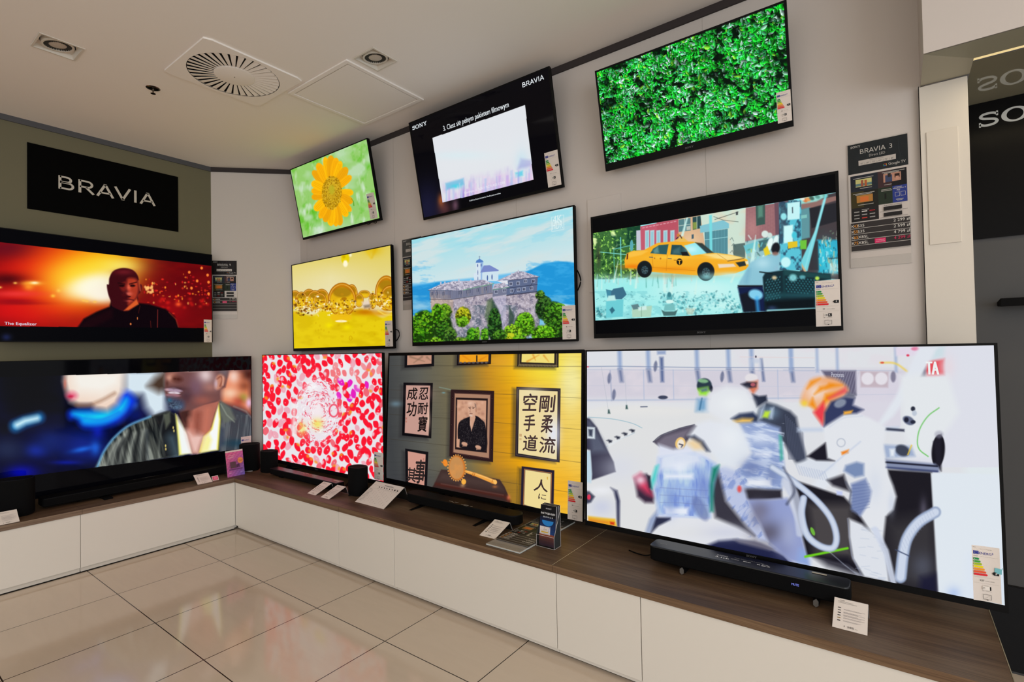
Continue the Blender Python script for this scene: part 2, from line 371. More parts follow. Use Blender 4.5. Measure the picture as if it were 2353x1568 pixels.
def pic_slide(c):
    c.T = Z(920, 140, 0.24228); c.A[:] = (7, 6, 10)
    c.glowat(260, 1400, 150, 260, (30, 30, 62), 0.8); c.glowat(420, 1400, 60, 80, (120, 66, 66), 0.6); c.glowat(520, 1370, 30, 60, (130, 90, 110), 0.7); c.glowat(385, 1320, 30, 60, (230, 120, 50), 0.6)
    Q = [(303, 732), (1180, 420), (1262, 1126), (400, 1345)]
    B = c.A.copy(); c.A[:] = (226, 229, 234); n = c.noise(9, 26, 3, 3); m = c.noise(30, 12, 8, 3)
    yl = (c.Y-140)/0.24228; xl = (c.X-920)/0.24228; low = np.clip((yl-(1210-0.22*xl))/260, 0, 1)
    c.field(low*np.clip(n*1.7-0.45, 0, 1), (186, 150, 226)); c.field(low*np.clip(m*2.6-1.3, 0, 1), (236, 200, 226)); c.field(low*np.clip(c.noise(6, 40, 9, 2)*3-1.9, 0, 1), (150, 130, 215))
    c.glowat(600, 900, 300, 40, (205, 240, 246), 0.5); c.glowat(1150, 930, 60, 120, (190, 226, 240), 0.7)
    c.poly([(425, 1160), (598, 1112), (604, 1175), (500, 1205), (432, 1228)], (120, 190, 225), 5, 0.9); c.glowat(530, 1190, 50, 22, (70, 214, 230), 0.8)
    c.poly([(1090, 1062), (1160, 1040), (1162, 1088), (1096, 1108)], (96, 208, 232), 5, 0.85); c.poly([(1110, 1030), (1140, 925), (1240, 940), (1240, 1000)], (150, 150, 215), 8, 0.5)
    r = random.Random(5)
    for i in range(46):
        x = r.uniform(400, 1250); y0 = 1345-(x-400)*0.254; hh = r.uniform(30, 150); w = r.uniform(8, 24)
        c.poly([(x, y0-hh), (x+w, y0-hh-4), (x+w, y0), (x, y0)], r.choice([(190, 150, 230), (226, 190, 226), (168, 196, 236), (236, 214, 236)]), 3, 0.4)
    c.poly([(430, 1110), (1262, 880), (1262, 700), (300, 950)], (228, 232, 236), 40, 0.55)
    A = c.A; ins = np.ones(c.X.shape, bool); P = c.T(Q)
    for (ax, ay), (bx, by) in zip(P, P[1:]+P[:1]): ins &= ((bx-ax)*(c.Y-ay)-(by-ay)*(c.X-ax)) > 0
    c.A = np.where(ins[..., None], A, B)

def pic_leaves(c):
    r = np.random.RandomState(11); c.A[:] = (4, 16, 6); c.field(np.clip(c.noise(10, 10, 4, 3)-0.25, 0, 0.8), (10, 92, 22))
    ny, nx = c.ny, c.nx; dens = c.noise(20, 18, 7, 4); lum = c.noise(22, 20, 17, 3)
    pal = [(18, 210, 40), (36, 238, 60), (12, 150, 30), (60, 235, 90), (140, 240, 60), (90, 240, 150), (170, 250, 205), (205, 252, 232), (24, 120, 30), (64, 222, 130)]
    pr = np.array([20, 24, 12, 16, 7, 11, 11, 8, 6, 7], float); pr /= pr.sum()
    for i in range(9500):
        cx, cy = r.rand()*nx, r.rand()*ny; L = r.choice([r.uniform(2.5, 5.5), r.uniform(4, 10)])*nx/520; w = L*r.uniform(0.35, 0.7); a = r.uniform(-0.4, 2.0)
        if dens[int(cy), int(cx)] < 0.41 and r.rand() < 0.8: continue
        col = np.array(pal[r.choice(10, p=pr)], float); x0, x1 = int(max(0, cx-L-2)), int(min(nx, cx+L+3)); y0, y1 = int(max(0, cy-L-2)), int(min(ny, cy+L+3))
        if x1 <= x0 or y1 <= y0: continue
        yy, xx = np.mgrid[y0:y1, x0:x1]; u = (xx-cx)*math.cos(a)+(yy-cy)*math.sin(a); v = -(xx-cx)*math.sin(a)+(yy-cy)*math.cos(a)
        d = w*(1-(u/L)**2)*0.9-abs(v); al = np.clip(d/1.1+0.4, 0, 1)*(abs(u) < L); sh = np.clip((0.72+0.55*v/w)*(0.45+1.15*lum[int(cy), int(cx)]), 0.2, 1.25)
        c.A[y0:y1, x0:x1] = c.A[y0:y1, x0:x1]*(1-al[..., None])+np.clip(col*sh[..., None], 0, 255)*al[..., None]
    c.field(np.clip((0.41-dens)*5, 0, 0.75), (3, 14, 8))

def pic_oil(c):
    c.T = Z(460, 500, 0.22321); y = (c.Y-500)/0.22321; x = (c.X-460)/0.22321
    t = np.clip((y-300)/600, 0, 1)[..., None]; c.A = (1-t)*np.array((226, 205, 92))+t*np.array((232, 222, 172))
    g = np.clip(1-abs(x-1350)/500, 0, 1)*np.clip((y-420)/200, 0, 1); c.field(g*0.5, (240, 232, 196))
    base = 940+40*np.sin(x/130.0)+30*np.sin(x/57.0); low = np.clip((y-base)/36, 0, 1); c.field(low, (232, 204, 16)); c.field(low*np.clip((c.noise(40, 20, 2, 3)-0.5)*3, 0, 0.6), (214, 180, 4))
    c.glowat(1780, 330, 90, 60, (226, 188, 20), 0.9); c.line([(1700, 310), (1760, 420)], (30, 4), (236, 196, 24), 8, 0.8); c.line([(1810, 310), (1770, 410)], (30, 4), (222, 178, 16), 8, 0.8)
    c.ell(1492, 420, 42, 62, (232, 208, 10), 0, 3); c.ell(1494, 475, 24, 34, (255, 248, 214), 0, 4); c.ell(1478, 400, 16, 22, (205, 165, 0), 0, 3, 0.7); c.ell(1545, 385, 14, 20, (246, 238, 190), 0, 4)
    def bub(cx, cy, rx, ry, inner=(222, 168, 16)):
        c.ell(cx, cy, rx, ry, (204, 128, 12), 0, 2); c.ell(cx, cy+ry*0.12, rx*0.86, ry*0.86, inner, 0, 3); c.ell(cx, cy-ry*0.02, rx*0.98, ry*0.98, (150, 82, 6), 0, 1.4, 0.85, ring=5)
        c.ell(cx, cy-ry*0.45, rx*0.66, ry*0.3, (132, 92, 14), 0, 6, 0.55); c.ell(cx, cy+ry*0.3, rx*0.6, ry*0.42, (240, 196, 30), 0, 6, 0.8); c.ell(cx, cy, rx*0.9, ry*0.9, (244, 206, 110), 0, 1.4, 0.7, ring=6)
    for b in ((975, 830, 60, 78), (1120, 830, 72, 92), (1250, 830, 74, 92), (1560, 800, 60, 110), (1690, 790, 60, 40), (1915, 780, 115, 180), (1040, 850, 62, 84), (1180, 850, 80, 98), (1232, 860, 66, 82), (1955, 830, 100, 130), (1635, 855, 46, 68), (1775, 860, 40, 80)): bub(*b)
    bub(1460, 850, 145, 176, (226, 176, 18)); c.ell(1480, 838, 28, 18, (180, 120, 10), 0, 2); c.ell(1460, 792, 16, 14, (190, 136, 16), 0, 2, 0.8)
    r = random.Random(2)
    for i in range(520):
        x0 = r.choice([r.uniform(950, 1340), r.uniform(950, 1340), r.uniform(1330, 1600), r.uniform(1740, 1980)]); y0 = r.gauss(920 if x0 < 1700 else 860, 42)
        if 1330 < x0 < 1600: y0 = r.uniform(850, 1000)
        c.ell(x0, y0, r.uniform(3, 15), r.uniform(3, 13), r.choice([(132, 74, 4), (246, 222, 130), (255, 250, 220), (186, 116, 6), (240, 186, 20), (94, 54, 4), (232, 200, 40)]), r.uniform(-0.5, 0.5), 1.3, r.uniform(0.5, 0.95))
    for k in range(5): c.line([(1340+6*k, 905+k*22), (1460, 920+k*26), (1590-8*k, 905+k*22)], 5, (176, 112, 6) if k % 2 else (248, 214, 90), 2, 0.8, True)
    c.ell(1450, 1030, 110, 40, (240, 190, 20), 0, 6, 0.9); c.ell(1450, 1068, 60, 12, (255, 240, 190), 0, 4)
    c.poly([(1660, 870), (1740, 850), (1760, 930), (1680, 950)], (232, 210, 190), 6, 0.9); c.poly([(1680, 905), (1745, 895), (1750, 925), (1690, 935)], (110, 96, 76), 5, 0.7)
    c.glowat(1700, 975, 130, 34, (198, 112, 0), 0.85); c.glowat(1860, 990, 100, 26, (224, 150, 0), 0.8); c.line([(1830, 960), (1900, 1000), (1990, 1005)], 10, (250, 222, 90), 3, 0.9, True)
    for i in range(26): c.ell(r.uniform(1180, 1960), r.uniform(1060, 1240), 6, 8, (206, 160, 0), 0, 1.4, 0.7, ring=3)
    c.ell(1548, 1243, 15, 22, (204, 160, 0), 0, 1.4, 1, ring=5); c.glowat(1330, 1110, 40, 26, (255, 240, 0), 0.6); c.glowat(1510, 1130, 46, 26, (255, 240, 0), 0.6)

def pic_castle(c):
    c.T = Z(900, 440, 0.24870); y = (c.Y-440)/0.2487; x = (c.X-900)/0.2487
    t = np.clip((y-150+0.2*x-200)/560, 0, 1)[..., None]; c.A = (1-t)*np.array((140, 218, 232))+t*np.array((206, 228, 232))
    c.field(np.clip((c.noise(90, 20, 3, 4, -0.28)-0.46)*4.5, 0, 0.95), (208, 226, 228)); c.field(np.clip((c.noise(60, 14, 6, 4, -0.28)-0.6)*5, 0, 0.35)*np.clip((600-y)/300, 0, 1), (110, 206, 236))
    c.poly([(180, 850), (320, 850), (520, 825), (760, 800), (1000, 770), (1250, 735), (1400, 720), (1400, 900), (180, 900)], (80, 178, 236), 6, 0.8)
    c.poly([(1200, 760), (1300, 715), (1400, 665), (1540, 646), (1620, 650), (1690, 662), (1720, 1060), (1340, 1000), (1200, 900)], (34, 150, 216), 4, 1)
    c.poly([(180, 880), (300, 862), (420, 838), (560, 830), (560, 1100), (180, 1150)], (36, 146, 214), 5, 1)
    n = c.noise(24, 9, 9, 4); hz = ((x > 1240) | (x < 400)) & (y > 640); c.field(np.where(hz, np.clip((n-0.5)*2.4, 0, 0.5), 0), (70, 178, 236)); c.field(np.where(hz & (y > 960), np.clip((n-0.35)*2, 0, 0.55), 0), (110, 188, 226))
    c.glowat(260, 1060, 90, 40, (176, 214, 232), 0.7)
    # church
    c.poly([(778, 660), (845, 655), (845, 760), (835, 812), (795, 820), (760, 820), (757, 760), (780, 752)], (214, 228, 240), 1.2)
    c.poly([(820, 655), (845, 655), (838, 812), (822, 815)], (150, 184, 226), 1.2); c.poly([(775, 660), (782, 640), (810, 622), (838, 638), (848, 652), (812, 660)], (84, 128, 196), 1.5); c.line([(811, 622), (811, 598)], 4, (120, 130, 160)); c.line([(804, 606), (818, 606)], 3, (120, 130, 160))
    c.poly([(835, 752), (985, 735), (985, 830), (835, 830)], (206, 226, 238), 1.2); c.poly([(818, 750), (850, 685), (905, 682), (990, 728), (984, 736)], (122, 138, 200), 1.2)
    for a, b in ((793, 685), (826, 682)): c.ell(a, b, 4.5, 15, (80, 104, 160))
    for a, b in ((884, 800), (926, 792)): c.ell(a, b, 6, 26, (84, 110, 168))
    for a, b in ((795, 750), (795, 810)): c.ell(a, b, 3, 24, (80, 104, 160))
    # rock and walls
    c.poly([(360, 970), (540, 995), (700, 980), (920, 930), (1060, 960), (1340, 930), (1365, 1050), (1362, 1240), (1250, 1350), (1000, 1380), (560, 1380), (480, 1200), (362, 1090)], (176, 166, 178), 3)
    n1 = c.noise(7, 7, 12, 4); n2 = c.noise(16, 30, 13, 4); n3 = c.noise(4, 4, 15, 2)
    rk = (x > 350) & (x < 1370) & (y > 930); c.field(np.where(rk, np.clip((n1-0.52)*4, 0, 0.6), 0), (96, 92, 118)); c.field(np.where(rk & (y > 1050), np.clip((n2-0.5)*4, 0, 0.75), 0), (86, 100, 116)); c.field(np.where(rk, np.clip((n3-0.56)*4, 0, 0.5), 0), (222, 214, 226))
    c.poly([(358, 985), (568, 1000), (568, 1120), (440, 1150), (360, 1090)], (206, 178, 150), 3, 0.55)
    c.poly([(925, 975), (1055, 962), (1060, 1180), (1020, 1280), (980, 1090)], (196, 194, 222), 4, 0.5); c.poly([(925, 990), (985, 1090), (1020, 1250), (1000, 1350), (905, 1260)], (46, 74, 62), 5, 0.85); c.poly([(1085, 1055), (1135, 1160), (1120, 1230), (1078, 1230)], (50, 74, 64), 4, 0.85)
    c.poly([(880, 1010), (925, 990), (950, 1150), (900, 1260), (860, 1160)], (66, 98, 50), 6, 0.6)
    # houses
    wd = (118, 122, 146)
    c.poly([(350, 915), (545, 918), (680, 895), (775, 885), (930, 855), (930, 935), (700, 975), (548, 998), (352, 978)], wd, 1.2)
    c.poly([(352, 940), (545, 960), (548, 998), (352, 982)], (150, 140, 140), 3, 0.6)
    c.poly([(930, 905), (1085, 880), (1085, 950), (932, 975)], wd, 1.2); c.poly([(1070, 820), (1350, 788), (1340, 930), (1060, 962)], (96, 108, 140), 1.2)
    r = random.Random(4)
    for i in range(70):
        a = r.uniform(355, 925); yy = 915-(max(0, a-560))*0.155; c.line([(a, yy+4), (a, yy+70)], 3, r.choice([(84, 84, 112), (150, 146, 160), (178, 160, 150)]), 1.2, 0.6)
    for a in (365, 405, 468, 615, 628, 690, 700, 710, 785, 860): c.poly([(a, 932-(max(0, a-560))*0.15), (a+16, 930-(max(0, a-560))*0.15), (a+16, 960-(max(0, a-560))*0.15), (a, 962-(max(0, a-560))*0.15)], (60, 66, 92), 1.2); c.poly([(a+5, 934-(max(0, a-560))*0.15), (a+9, 934-(max(0, a-560))*0.15), (a+9, 960-(max(0, a-560))*0.15), (a+5, 960-(max(0, a-560))*0.15)], (214, 214, 224), 1.2, 0.8)
    for a, b in ((965, 928), (1040, 915), (1100, 855), (1167, 850), (1235, 830), (1308, 828), (1108, 918), (1172, 908), (1222, 904), (1290, 896)):
        c.poly([(a-15, b-15), (a+15, b-17), (a+15, b+15), (a-15, b+17)], (196, 202, 222), 1.2); c.poly([(a-11, b-11), (a-2, b-12), (a-2, b+12), (a-11, b+12)], (40, 46, 72), 1.2); c.poly([(a+2, b-12), (a+11, b-12), (a+11, b+11), (a+2, b+12)], (40, 46, 72), 1.2)
    c.line([(1065, 895), (1345, 860)], 5, (48, 54, 80)); c.line([(1062, 962), (1340, 928)], 7, (52, 48, 66)); c.line([(352, 996), (548, 1000), (700, 978), (930, 940)], 5, (70, 66, 80)); c.line([(1120, 950), (1150, 900)], 3, (50, 50, 70)); c.line([(1270, 890), (1310, 830)], 3, (50, 50, 70))
    c.poly([(968, 828), (1070, 822), (1075, 862), (1035, 852)], (226, 228, 236), 1.2)
    rf = (186, 182, 200)
    c.poly([(332, 912), (450, 858), (560, 830), (730, 826), (840, 815), (945, 850), (670, 912), (560, 916)], rf, 1.2); c.poly([(930, 905), (945, 855), (1040, 845), (1088, 884)], rf, 1.2); c.poly([(965, 828), (1160, 738), (1215, 740), (1368, 790), (1100, 820)], rf, 1.2)
    msk = ((y < 918) & (y > 735) & (x > 330) & (x < 1370) & (abs(c.A-np.array(rf)).sum(2) < 14)); c.field(np.where(msk, np.clip((c.noise(5, 3, 21, 3)-0.45)*4, 0, 0.6), 0), (110, 108, 134)); c.field(np.where(msk, np.clip((c.noise(4, 3, 22, 2)-0.55)*4, 0, 0.7), 0), (232, 226, 236))
    c.line([(660, 912), (945, 852)], 5, (96, 166, 120)); c.line([(935, 910), (1088, 884)], 4, (96, 166, 120)); c.line([(334, 914), (560, 918)], 4, (70, 66, 84)); c.line([(1085, 822), (1366, 790)], 4, (52, 50, 72))
    for a, b in ((453, 850), (490, 848), (620, 822), (650, 850), (730, 830), (1108, 768), (1170, 740), (1226, 756)): c.poly([(a-6, b-14), (a+6, b-14), (a+7, b+12), (a-7, b+12)], (196, 196, 214), 1.2)
    # trees
    def bush(cx, cy, rx, ry, base, hi, n=150, seed=0):
        q = random.Random(seed+int(cx)); c.ell(cx, cy, rx, ry, tuple(k*0.45 for k in base), 0, 6)
        for i in range(n):
            a = q.uniform(0, 6.283); d = math.sqrt(q.random()); px, py = cx+rx*d*math.cos(a), cy+ry*d*math.sin(a); s_ = q.uniform(5, 13); k = q.random()-0.25*math.sin(a)
            col = hi if k > 0.62 else base if k > 0.28 else tuple(v*0.5 for v in base)
            c.ell(px, py, s_, s_*0.8, col, q.uniform(-0.6, 0.6), 1.6, 0.85)
    G, H_ = (60, 136, 22), (118, 182, 28)
    bush(300, 1250, 120, 150, G, H_, 260); bush(240, 1330, 70, 90, (50, 120, 18), (96, 170, 22), 130); bush(470, 1260, 90, 130, (56, 120, 30), (92, 150, 36), 170); bush(490, 1110, 60, 68, (90, 150, 30), (140, 190, 40), 100); bush(420, 1130, 50, 90, (70, 150, 20), (120, 190, 30), 80)
    bush(660, 1150, 68, 80, (150, 165, 20), (206, 200, 40), 150); bush(650, 1200, 55, 50, (90, 160, 20), (140, 200, 40), 80); bush(540, 1330, 60, 70, (60, 110, 40), (90, 140, 44), 70); bush(740, 1340, 45, 80, (60, 140, 26), (110, 190, 34), 90); bush(860, 1330, 36, 60, (70, 150, 30), (120, 196, 40), 60); bush(795, 1330, 16, 70, (80, 160, 30), (120, 190, 40), 30)
    bush(950, 1240, 60, 160, (40, 90, 36), (66, 124, 44), 150); bush(1230, 1230, 90, 110, (84, 164, 24), (132, 206, 36), 200); bush(1120, 1300, 80, 70, (110, 180, 30), (160, 214, 40), 120); bush(1370, 960, 40, 40, (60, 110, 34), (110, 160, 50), 50); bush(1410, 1080, 80, 110, (40, 84, 34), (70, 120, 44), 160); bush(1500, 1150, 100, 130, (52, 110, 30), (84, 146, 36), 220); bush(1560, 1250, 100, 120, (50, 110, 26), (84, 150, 34), 160); bush(1540, 1080, 60, 44, (80, 160, 30), (110, 184, 40), 60)
    bush(1400, 1320, 110, 80, (84, 168, 20), (140, 214, 40), 190); bush(1060, 1360, 90, 50, (150, 180, 20), (200, 210, 40), 110); bush(640, 1390, 70, 40, (90, 150, 30), (140, 180, 50), 60); bush(400, 1390, 70, 40, (100, 170, 30), (150, 210, 40), 60); bush(1180, 1370, 60, 40, (90, 170, 24), (130, 200, 40), 60); bush(1000, 1330, 60, 50, (60, 120, 30), (90, 150, 40), 60)
    c.poly([(180, 1400), (1700, 1375), (1720, 1400), (180, 1440)], (16, 30, 18), 8, 0.6)
    c.line([(1475, 240), (1588, 218), (1590, 350), (1478, 372), (1475, 240)], 6, (214, 238, 240), 1.5, 0.8)
def pic_night(c):
    c.T = Z(0, 250, 0.36991); x = c.X/0.36991; y = (c.Y-250)/0.36991; c.A[:] = (120, 8, 10)
    c.field(np.clip((c.noise(90, 30, 1, 3)-0.35)*2, 0, 0.7), (60, 2, 10)); c.glowat(330, 1050, 420, 330, (236, 16, 18), 0.95, 1.2); c.glowat(100, 1240, 300, 110, (214, 12, 18), 0.9)
    c.glowat(60, 870, 180, 60, (90, 8, 30), 0.8); c.glowat(520, 1010, 330, 230, (255, 140, 8), 0.95, 1.2, -0.25); c.glowat(640, 1000, 240, 150, (250, 200, 20), 0.95, 1.2, -0.4); c.glowat(740, 985, 130, 50, (255, 240, 120), 1); c.glowat(560, 1060, 260, 120, (255, 225, 60), 0.9, 1.3)
    c.glowat(590, 1100, 190, 78, (255, 252, 225), 1, 1.6, -0.2); c.glowat(650, 1150, 130, 60, (255, 250, 230), 1, 1.6)
    c.glowat(40, 1060, 130, 40, (70, 2, 10), 0.9); c.glowat(200, 1085, 60, 14, (255, 190, 60), 1); c.glowat(180, 1105, 34, 26, (255, 150, 40), 0.9); c.glowat(215, 1082, 24, 8, (255, 240, 190), 1)
    c.glowat(100, 1150, 170, 20, (245, 60, 60), 0.7); c.glowat(80, 1195, 140, 14, (150, 6, 20), 0.8); c.glowat(330, 1163, 14, 10, (255, 190, 60), 1); c.glowat(365, 1130, 12, 10, (255, 200, 80), 1); c.glowat(120, 1210, 160, 10, (120, 4, 20), 0.5)
    for i, (a, b) in enumerate(((0, 1110), (95, 1083), (540, 1196), (590, 1200), (520, 1192))): c.glowat(a, b, 12, 7, (255, 200, 90), 0.9)
    c.glowat(1130, 1150, 300, 220, (120, 4, 14), 0.6); c.glowat(1050, 1250, 160, 90, (170, 8, 16), 0.7); c.glowat(1240, 1200, 120, 110, (90, 4, 12), 0.6)
    r = random.Random(7)
    for i in range(90):
        a = r.uniform(890, 1310); b = r.gauss(1140, 48); c.ell(a, b, r.uniform(2, 8), r.uniform(2, 8), r.choice([(255, 150, 40), (255, 70, 30), (230, 40, 30), (255, 200, 90), (200, 20, 30)]), 0, 2.5, r.uniform(0.5, 1))
    for a, b in ((1253, 990), (1290, 1034), (1225, 1070), (1296, 1078), (1176, 1016), (1190, 1115), (1296, 1150)): c.ell(a, b, 8, 9, (250, 130, 50), 0, 2)
    for i in range(16): c.ell(r.uniform(890, 950), r.gauss(1115, 16), 7, 8, (255, 190, 110), 0, 3, 0.9)
    for i in range(18): c.glowat(r.uniform(900, 1290), r.uniform(1180, 1240), 12, 10, (200, 24, 20), 0.7)
    c.glowat(1108, 1215, 18, 14, (255, 90, 40), 0.9)
    D = (12, 2, 8)
    c.poly([(480, 1364), (520, 1305), (600, 1262), (680, 1230), (690, 1196), (840, 1205), (930, 1215), (1030, 1245), (1085, 1290), (1112, 1364), (1100, 1440), (480, 1440)], D, 5, 1)
    c.poly([(690, 1200), (672, 1150), (664, 1096), (676, 1090), (680, 1050), (705, 1008), (760, 990), (820, 1000), (855, 1035), (868, 1090), (880, 1100), (872, 1140), (858, 1160), (852, 1205), (790, 1260), (700, 1230)], (58, 8, 16), 3, 1, True)
    c.poly([(770, 1255), (800, 1225), (850, 1180), (862, 1215), (800, 1252)], (226, 96, 40), 4, 0.95); c.poly([(790, 1060), (845, 1060), (862, 1110), (850, 1170), (820, 1205), (795, 1215), (800, 1150)], (176, 56, 34), 8, 0.95, True)
    c.poly([(755, 1085), (785, 1075), (788, 1120), (765, 1135), (745, 1110)], (120, 28, 24), 6, 0.9, True); c.glowat(800, 1110, 14, 22, (232, 96, 70), 0.9); c.glowat(800, 1150, 22, 12, (235, 110, 90), 0.8); c.glowat(835, 1090, 16, 26, (200, 70, 40), 0.6)
    c.ell(757, 1100, 17, 8, (30, 4, 8), 0, 4); c.ell(824, 1100, 16, 7, (36, 6, 8), 0, 4); c.line([(735, 1083), (775, 1090)], 6, (30, 4, 8), 3); c.line([(805, 1090), (848, 1078)], 6, (36, 6, 8), 3)
    c.poly([(778, 1140), (795, 1165), (770, 1172), (755, 1158)], (70, 10, 16), 4, 0.9); c.ell(790, 1168, 24, 5, (60, 8, 14), 0, 3); c.line([(765, 1186), (800, 1184), (830, 1190)], 6, (70, 12, 18), 3); c.glowat(800, 1195, 22, 6, (200, 80, 70), 0.6)
    c.glowat(770, 1015, 60, 18, (130, 30, 40), 0.6); c.ell(874, 1112, 9, 22, (90, 22, 26), 0, 3); c.line([(862, 1070), (872, 1130)], 5, (240, 110, 60), 4, 0.7)
    c.line([(980, 1250), (978, 1372)], 4, (220, 70, 60), 2, 0.6); c.line([(1050, 1265), (1095, 1310), (1108, 1355)], 6, (200, 70, 40), 3, 0.5); c.ell(812, 1338, 5, 7, (220, 120, 60)); c.ell(854, 1303, 3, 8, (200, 110, 60)); c.line([(870, 1225), (860, 1270)], 3, (120, 30, 24), 2, 0.6); c.line([(935, 1320), (940, 1375)], 3, (150, 40, 30), 2, 0.6)
    c.poly([(482, 1362), (530, 1316), (640, 1264), (700, 1240), (700, 1300), (560, 1365)], (34, 4, 12), 10, 0.6)
    c.clip([(-80, 820), (1330, 979), (1330, 1364), (-80, 1351)], (3, 3, 6)); c.glowat(40, 1420, 30, 22, (34, 44, 96), 0.7)

def pic_man(c):
    c.T = Z(0, 800, 0.27421); c.A[:] = (4, 6, 40)
    c.field(np.clip((c.noise(70, 50, 1, 3)-0.45)*2.5, 0, 0.8), (4, 4, 14)); x = c.X/0.27421; y = (c.Y-800)/0.27421
    c.glowat(250, 250, 330, 330, (2, 2, 6), 0.97, 1.5); c.glowat(700, 820, 220, 150, (14, 40, 150), 0.8); c.glowat(300, 860, 100, 60, (20, 50, 190), 0.7); c.glowat(420, 780, 140, 100, (22, 46, 130), 0.6); c.glowat(690, 850, 90, 22, (30, 110, 230), 0.8, 1, -0.2); c.glowat(800, 840, 40, 60, (30, 110, 235), 0.7)
    c.glowat(820, 700, 50, 60, (20, 40, 220), 0.6); c.glowat(180, 1040, 130, 60, (4, 10, 190), 0.8); c.glowat(60, 850, 150, 110, (40, 52, 84), 0.7); c.glowat(1130, 560, 110, 70, (14, 30, 120), 0.7); c.glowat(560, 960, 120, 18, (14, 30, 170), 0.7)
    c.line([(130, 655), (200, 620), (330, 582)], (74, 60), (30, 150, 235), 22, 0.95); c.line([(145, 645), (210, 612), (310, 590)], (44, 36), (226, 250, 250), 16)
    # blurred neighbour: pale face and blue scarf
    c.poly([(1040, 180), (1400, 180), (1400, 540), (1290, 590), (1220, 500), (1190, 400), (1040, 400)], (214, 230, 240), 26, 1); c.glowat(1130, 480, 40, 40, (60, 90, 150), 0.8)
    c.poly([(1240, 320), (1300, 250), (1395, 180), (1400, 350), (1330, 370)], (70, 52, 42), 22, 1)
    c.poly([(590, 530), (760, 520), (920, 520), (1030, 360), (1140, 440), (1060, 560), (960, 640), (720, 670), (640, 600), (585, 590)], (14, 60, 235), 20, 1, True); c.poly([(620, 545), (800, 540), (960, 510), (1060, 430), (1030, 530), (880, 620), (720, 630), (680, 590)], (16, 216, 240), 22, 1, True); c.line([(720, 590), (850, 600), (990, 540)], 20, (20, 120, 235), 12, 0.8, True)
    c.poly([(545, 180), (1040, 180), (1030, 370), (980, 470), (900, 525), (800, 510), (760, 480), (660, 480), (590, 450), (560, 380), (535, 280)], (240, 214, 196), 20, 1); c.poly([(590, 180), (1040, 180), (1020, 330), (860, 400), (640, 380), (600, 300)], (244, 240, 232), 40, 1); c.line([(640, 480), (740, 480), (850, 440), (960, 380)], 8, (130, 80, 50), 14, 0.7, True)
    c.ell(600, 400, 40, 26, (224, 70, 110), 0, 18, 0.9); c.ell(590, 408, 18, 8, (190, 20, 60), 0, 8, 0.9); c.glowat(545, 300, 14, 50, (210, 110, 90), 0.7)
    # figure behind at right
    c.poly([(1900, 180), (2110, 180), (2110, 560), (2000, 500), (1840, 470), (1850, 330)], (230, 130, 90), 24, 1); c.glowat(1960, 240, 50, 60, (245, 214, 200), 0.9); c.glowat(1930, 380, 70, 50, (246, 206, 176), 0.9); c.glowat(2080, 220, 60, 60, (60, 24, 20), 0.9); c.glowat(2050, 320, 50, 40, (120, 60, 40), 0.7); c.glowat(2040, 420, 40, 40, (150, 160, 60), 0.8); c.glowat(2085, 460, 26, 40, (240, 200, 240), 0.9); c.glowat(2000, 450, 50, 40, (170, 60, 50), 0.7)
    # jacket
    J = (72, 76, 72)
    c.poly([(790, 1010), (850, 900), (940, 760), (1060, 660), (1240, 580), (1400, 530), (1480, 560), (1540, 900), (1180, 960)], J, 6, 1); c.poly([(1830, 440), (1880, 470), (1990, 520), (2080, 560), (2110, 600), (2110, 850), (1840, 880), (1820, 600)], (62, 66, 74), 6, 1)
    n = c.noise(9, 60, 5, 3, -0.25); jk = (y > 540) & (x > 800) & (x < 1500) & (abs(c.A-np.array(J)).sum(2) < 8); c.field(np.where(jk, np.clip((n-0.5)*4, 0, 0.8), 0), (150, 156, 146)); c.field(np.where(jk, np.clip((0.46-n)*4, 0, 0.9), 0), (14, 18, 22))
    for a in ((1060, 700, 1000, 960), (1130, 720, 1090, 950), (970, 800, 900, 980), (1200, 700, 1180, 940), (1010, 760, 940, 975)): c.line([(a[0], a[1]), ((a[0]+a[2])/2-10, (a[1]+a[3])/2), (a[2], a[3])], (26, 16), (176, 182, 172), 12, 0.7, True); c.line([(a[0]+38, a[1]), ((a[0]+a[2])/2+26, (a[1]+a[3])/2), (a[2]+36, a[3])], (18, 24), (20, 22, 26), 12, 0.8, True)
    c.line([(815, 1000), (870, 870), (960, 750), (1080, 650), (1260, 575)], 12, (110, 190, 245), 7, 0.9, True); c.line([(1230, 690), (1240, 930)], 16, (110, 120, 124), 10, 0.5)
    c.poly([(1300, 570), (1420, 530), (1470, 560), (1490, 700), (1520, 900), (1380, 920), (1360, 740)], (24, 26, 30), 8, 1); c.line([(1380, 560), (1350, 680), (1330, 900)], 10, (110, 116, 110), 6, 0.6, True); c.poly([(1370, 560), (1425, 535), (1430, 620), (1390, 680)], (94, 100, 86), 6, 0.8); c.line([(1480, 900), (1440, 760)], 60, (130, 170, 190), 30, 0.45)
    nn = c.noise(5, 70, 9, 2, 0.1); c.field(np.where((x > 1840) & (y > 560) & (y < 900), np.clip((nn-0.45)*2.5, 0, 0.5), 0), (120, 126, 130)); c.poly([(1845, 440), (1930, 500), (1975, 600), (1880, 630), (1845, 560)], (100, 106, 98), 7, 0.95); c.line([(1850, 470), (1900, 560), (1965, 620)], 7, (160, 168, 150), 4, 0.7); c.poly([(1835, 640), (1880, 680), (1880, 800), (1830, 860)], (60, 70, 86), 8, 0.9); c.glowat(1990, 800, 120, 36, (24, 60, 80), 0.7); c.line([(1960, 490), (2060, 530), (2110, 590)], 8, (150, 156, 150), 5, 0.6)
    for a, b in ((1452, 668), (1458, 695), (1388, 820), (1390, 848)): c.ell(a, b, 5, 11, (240, 214, 120), 0, 3)
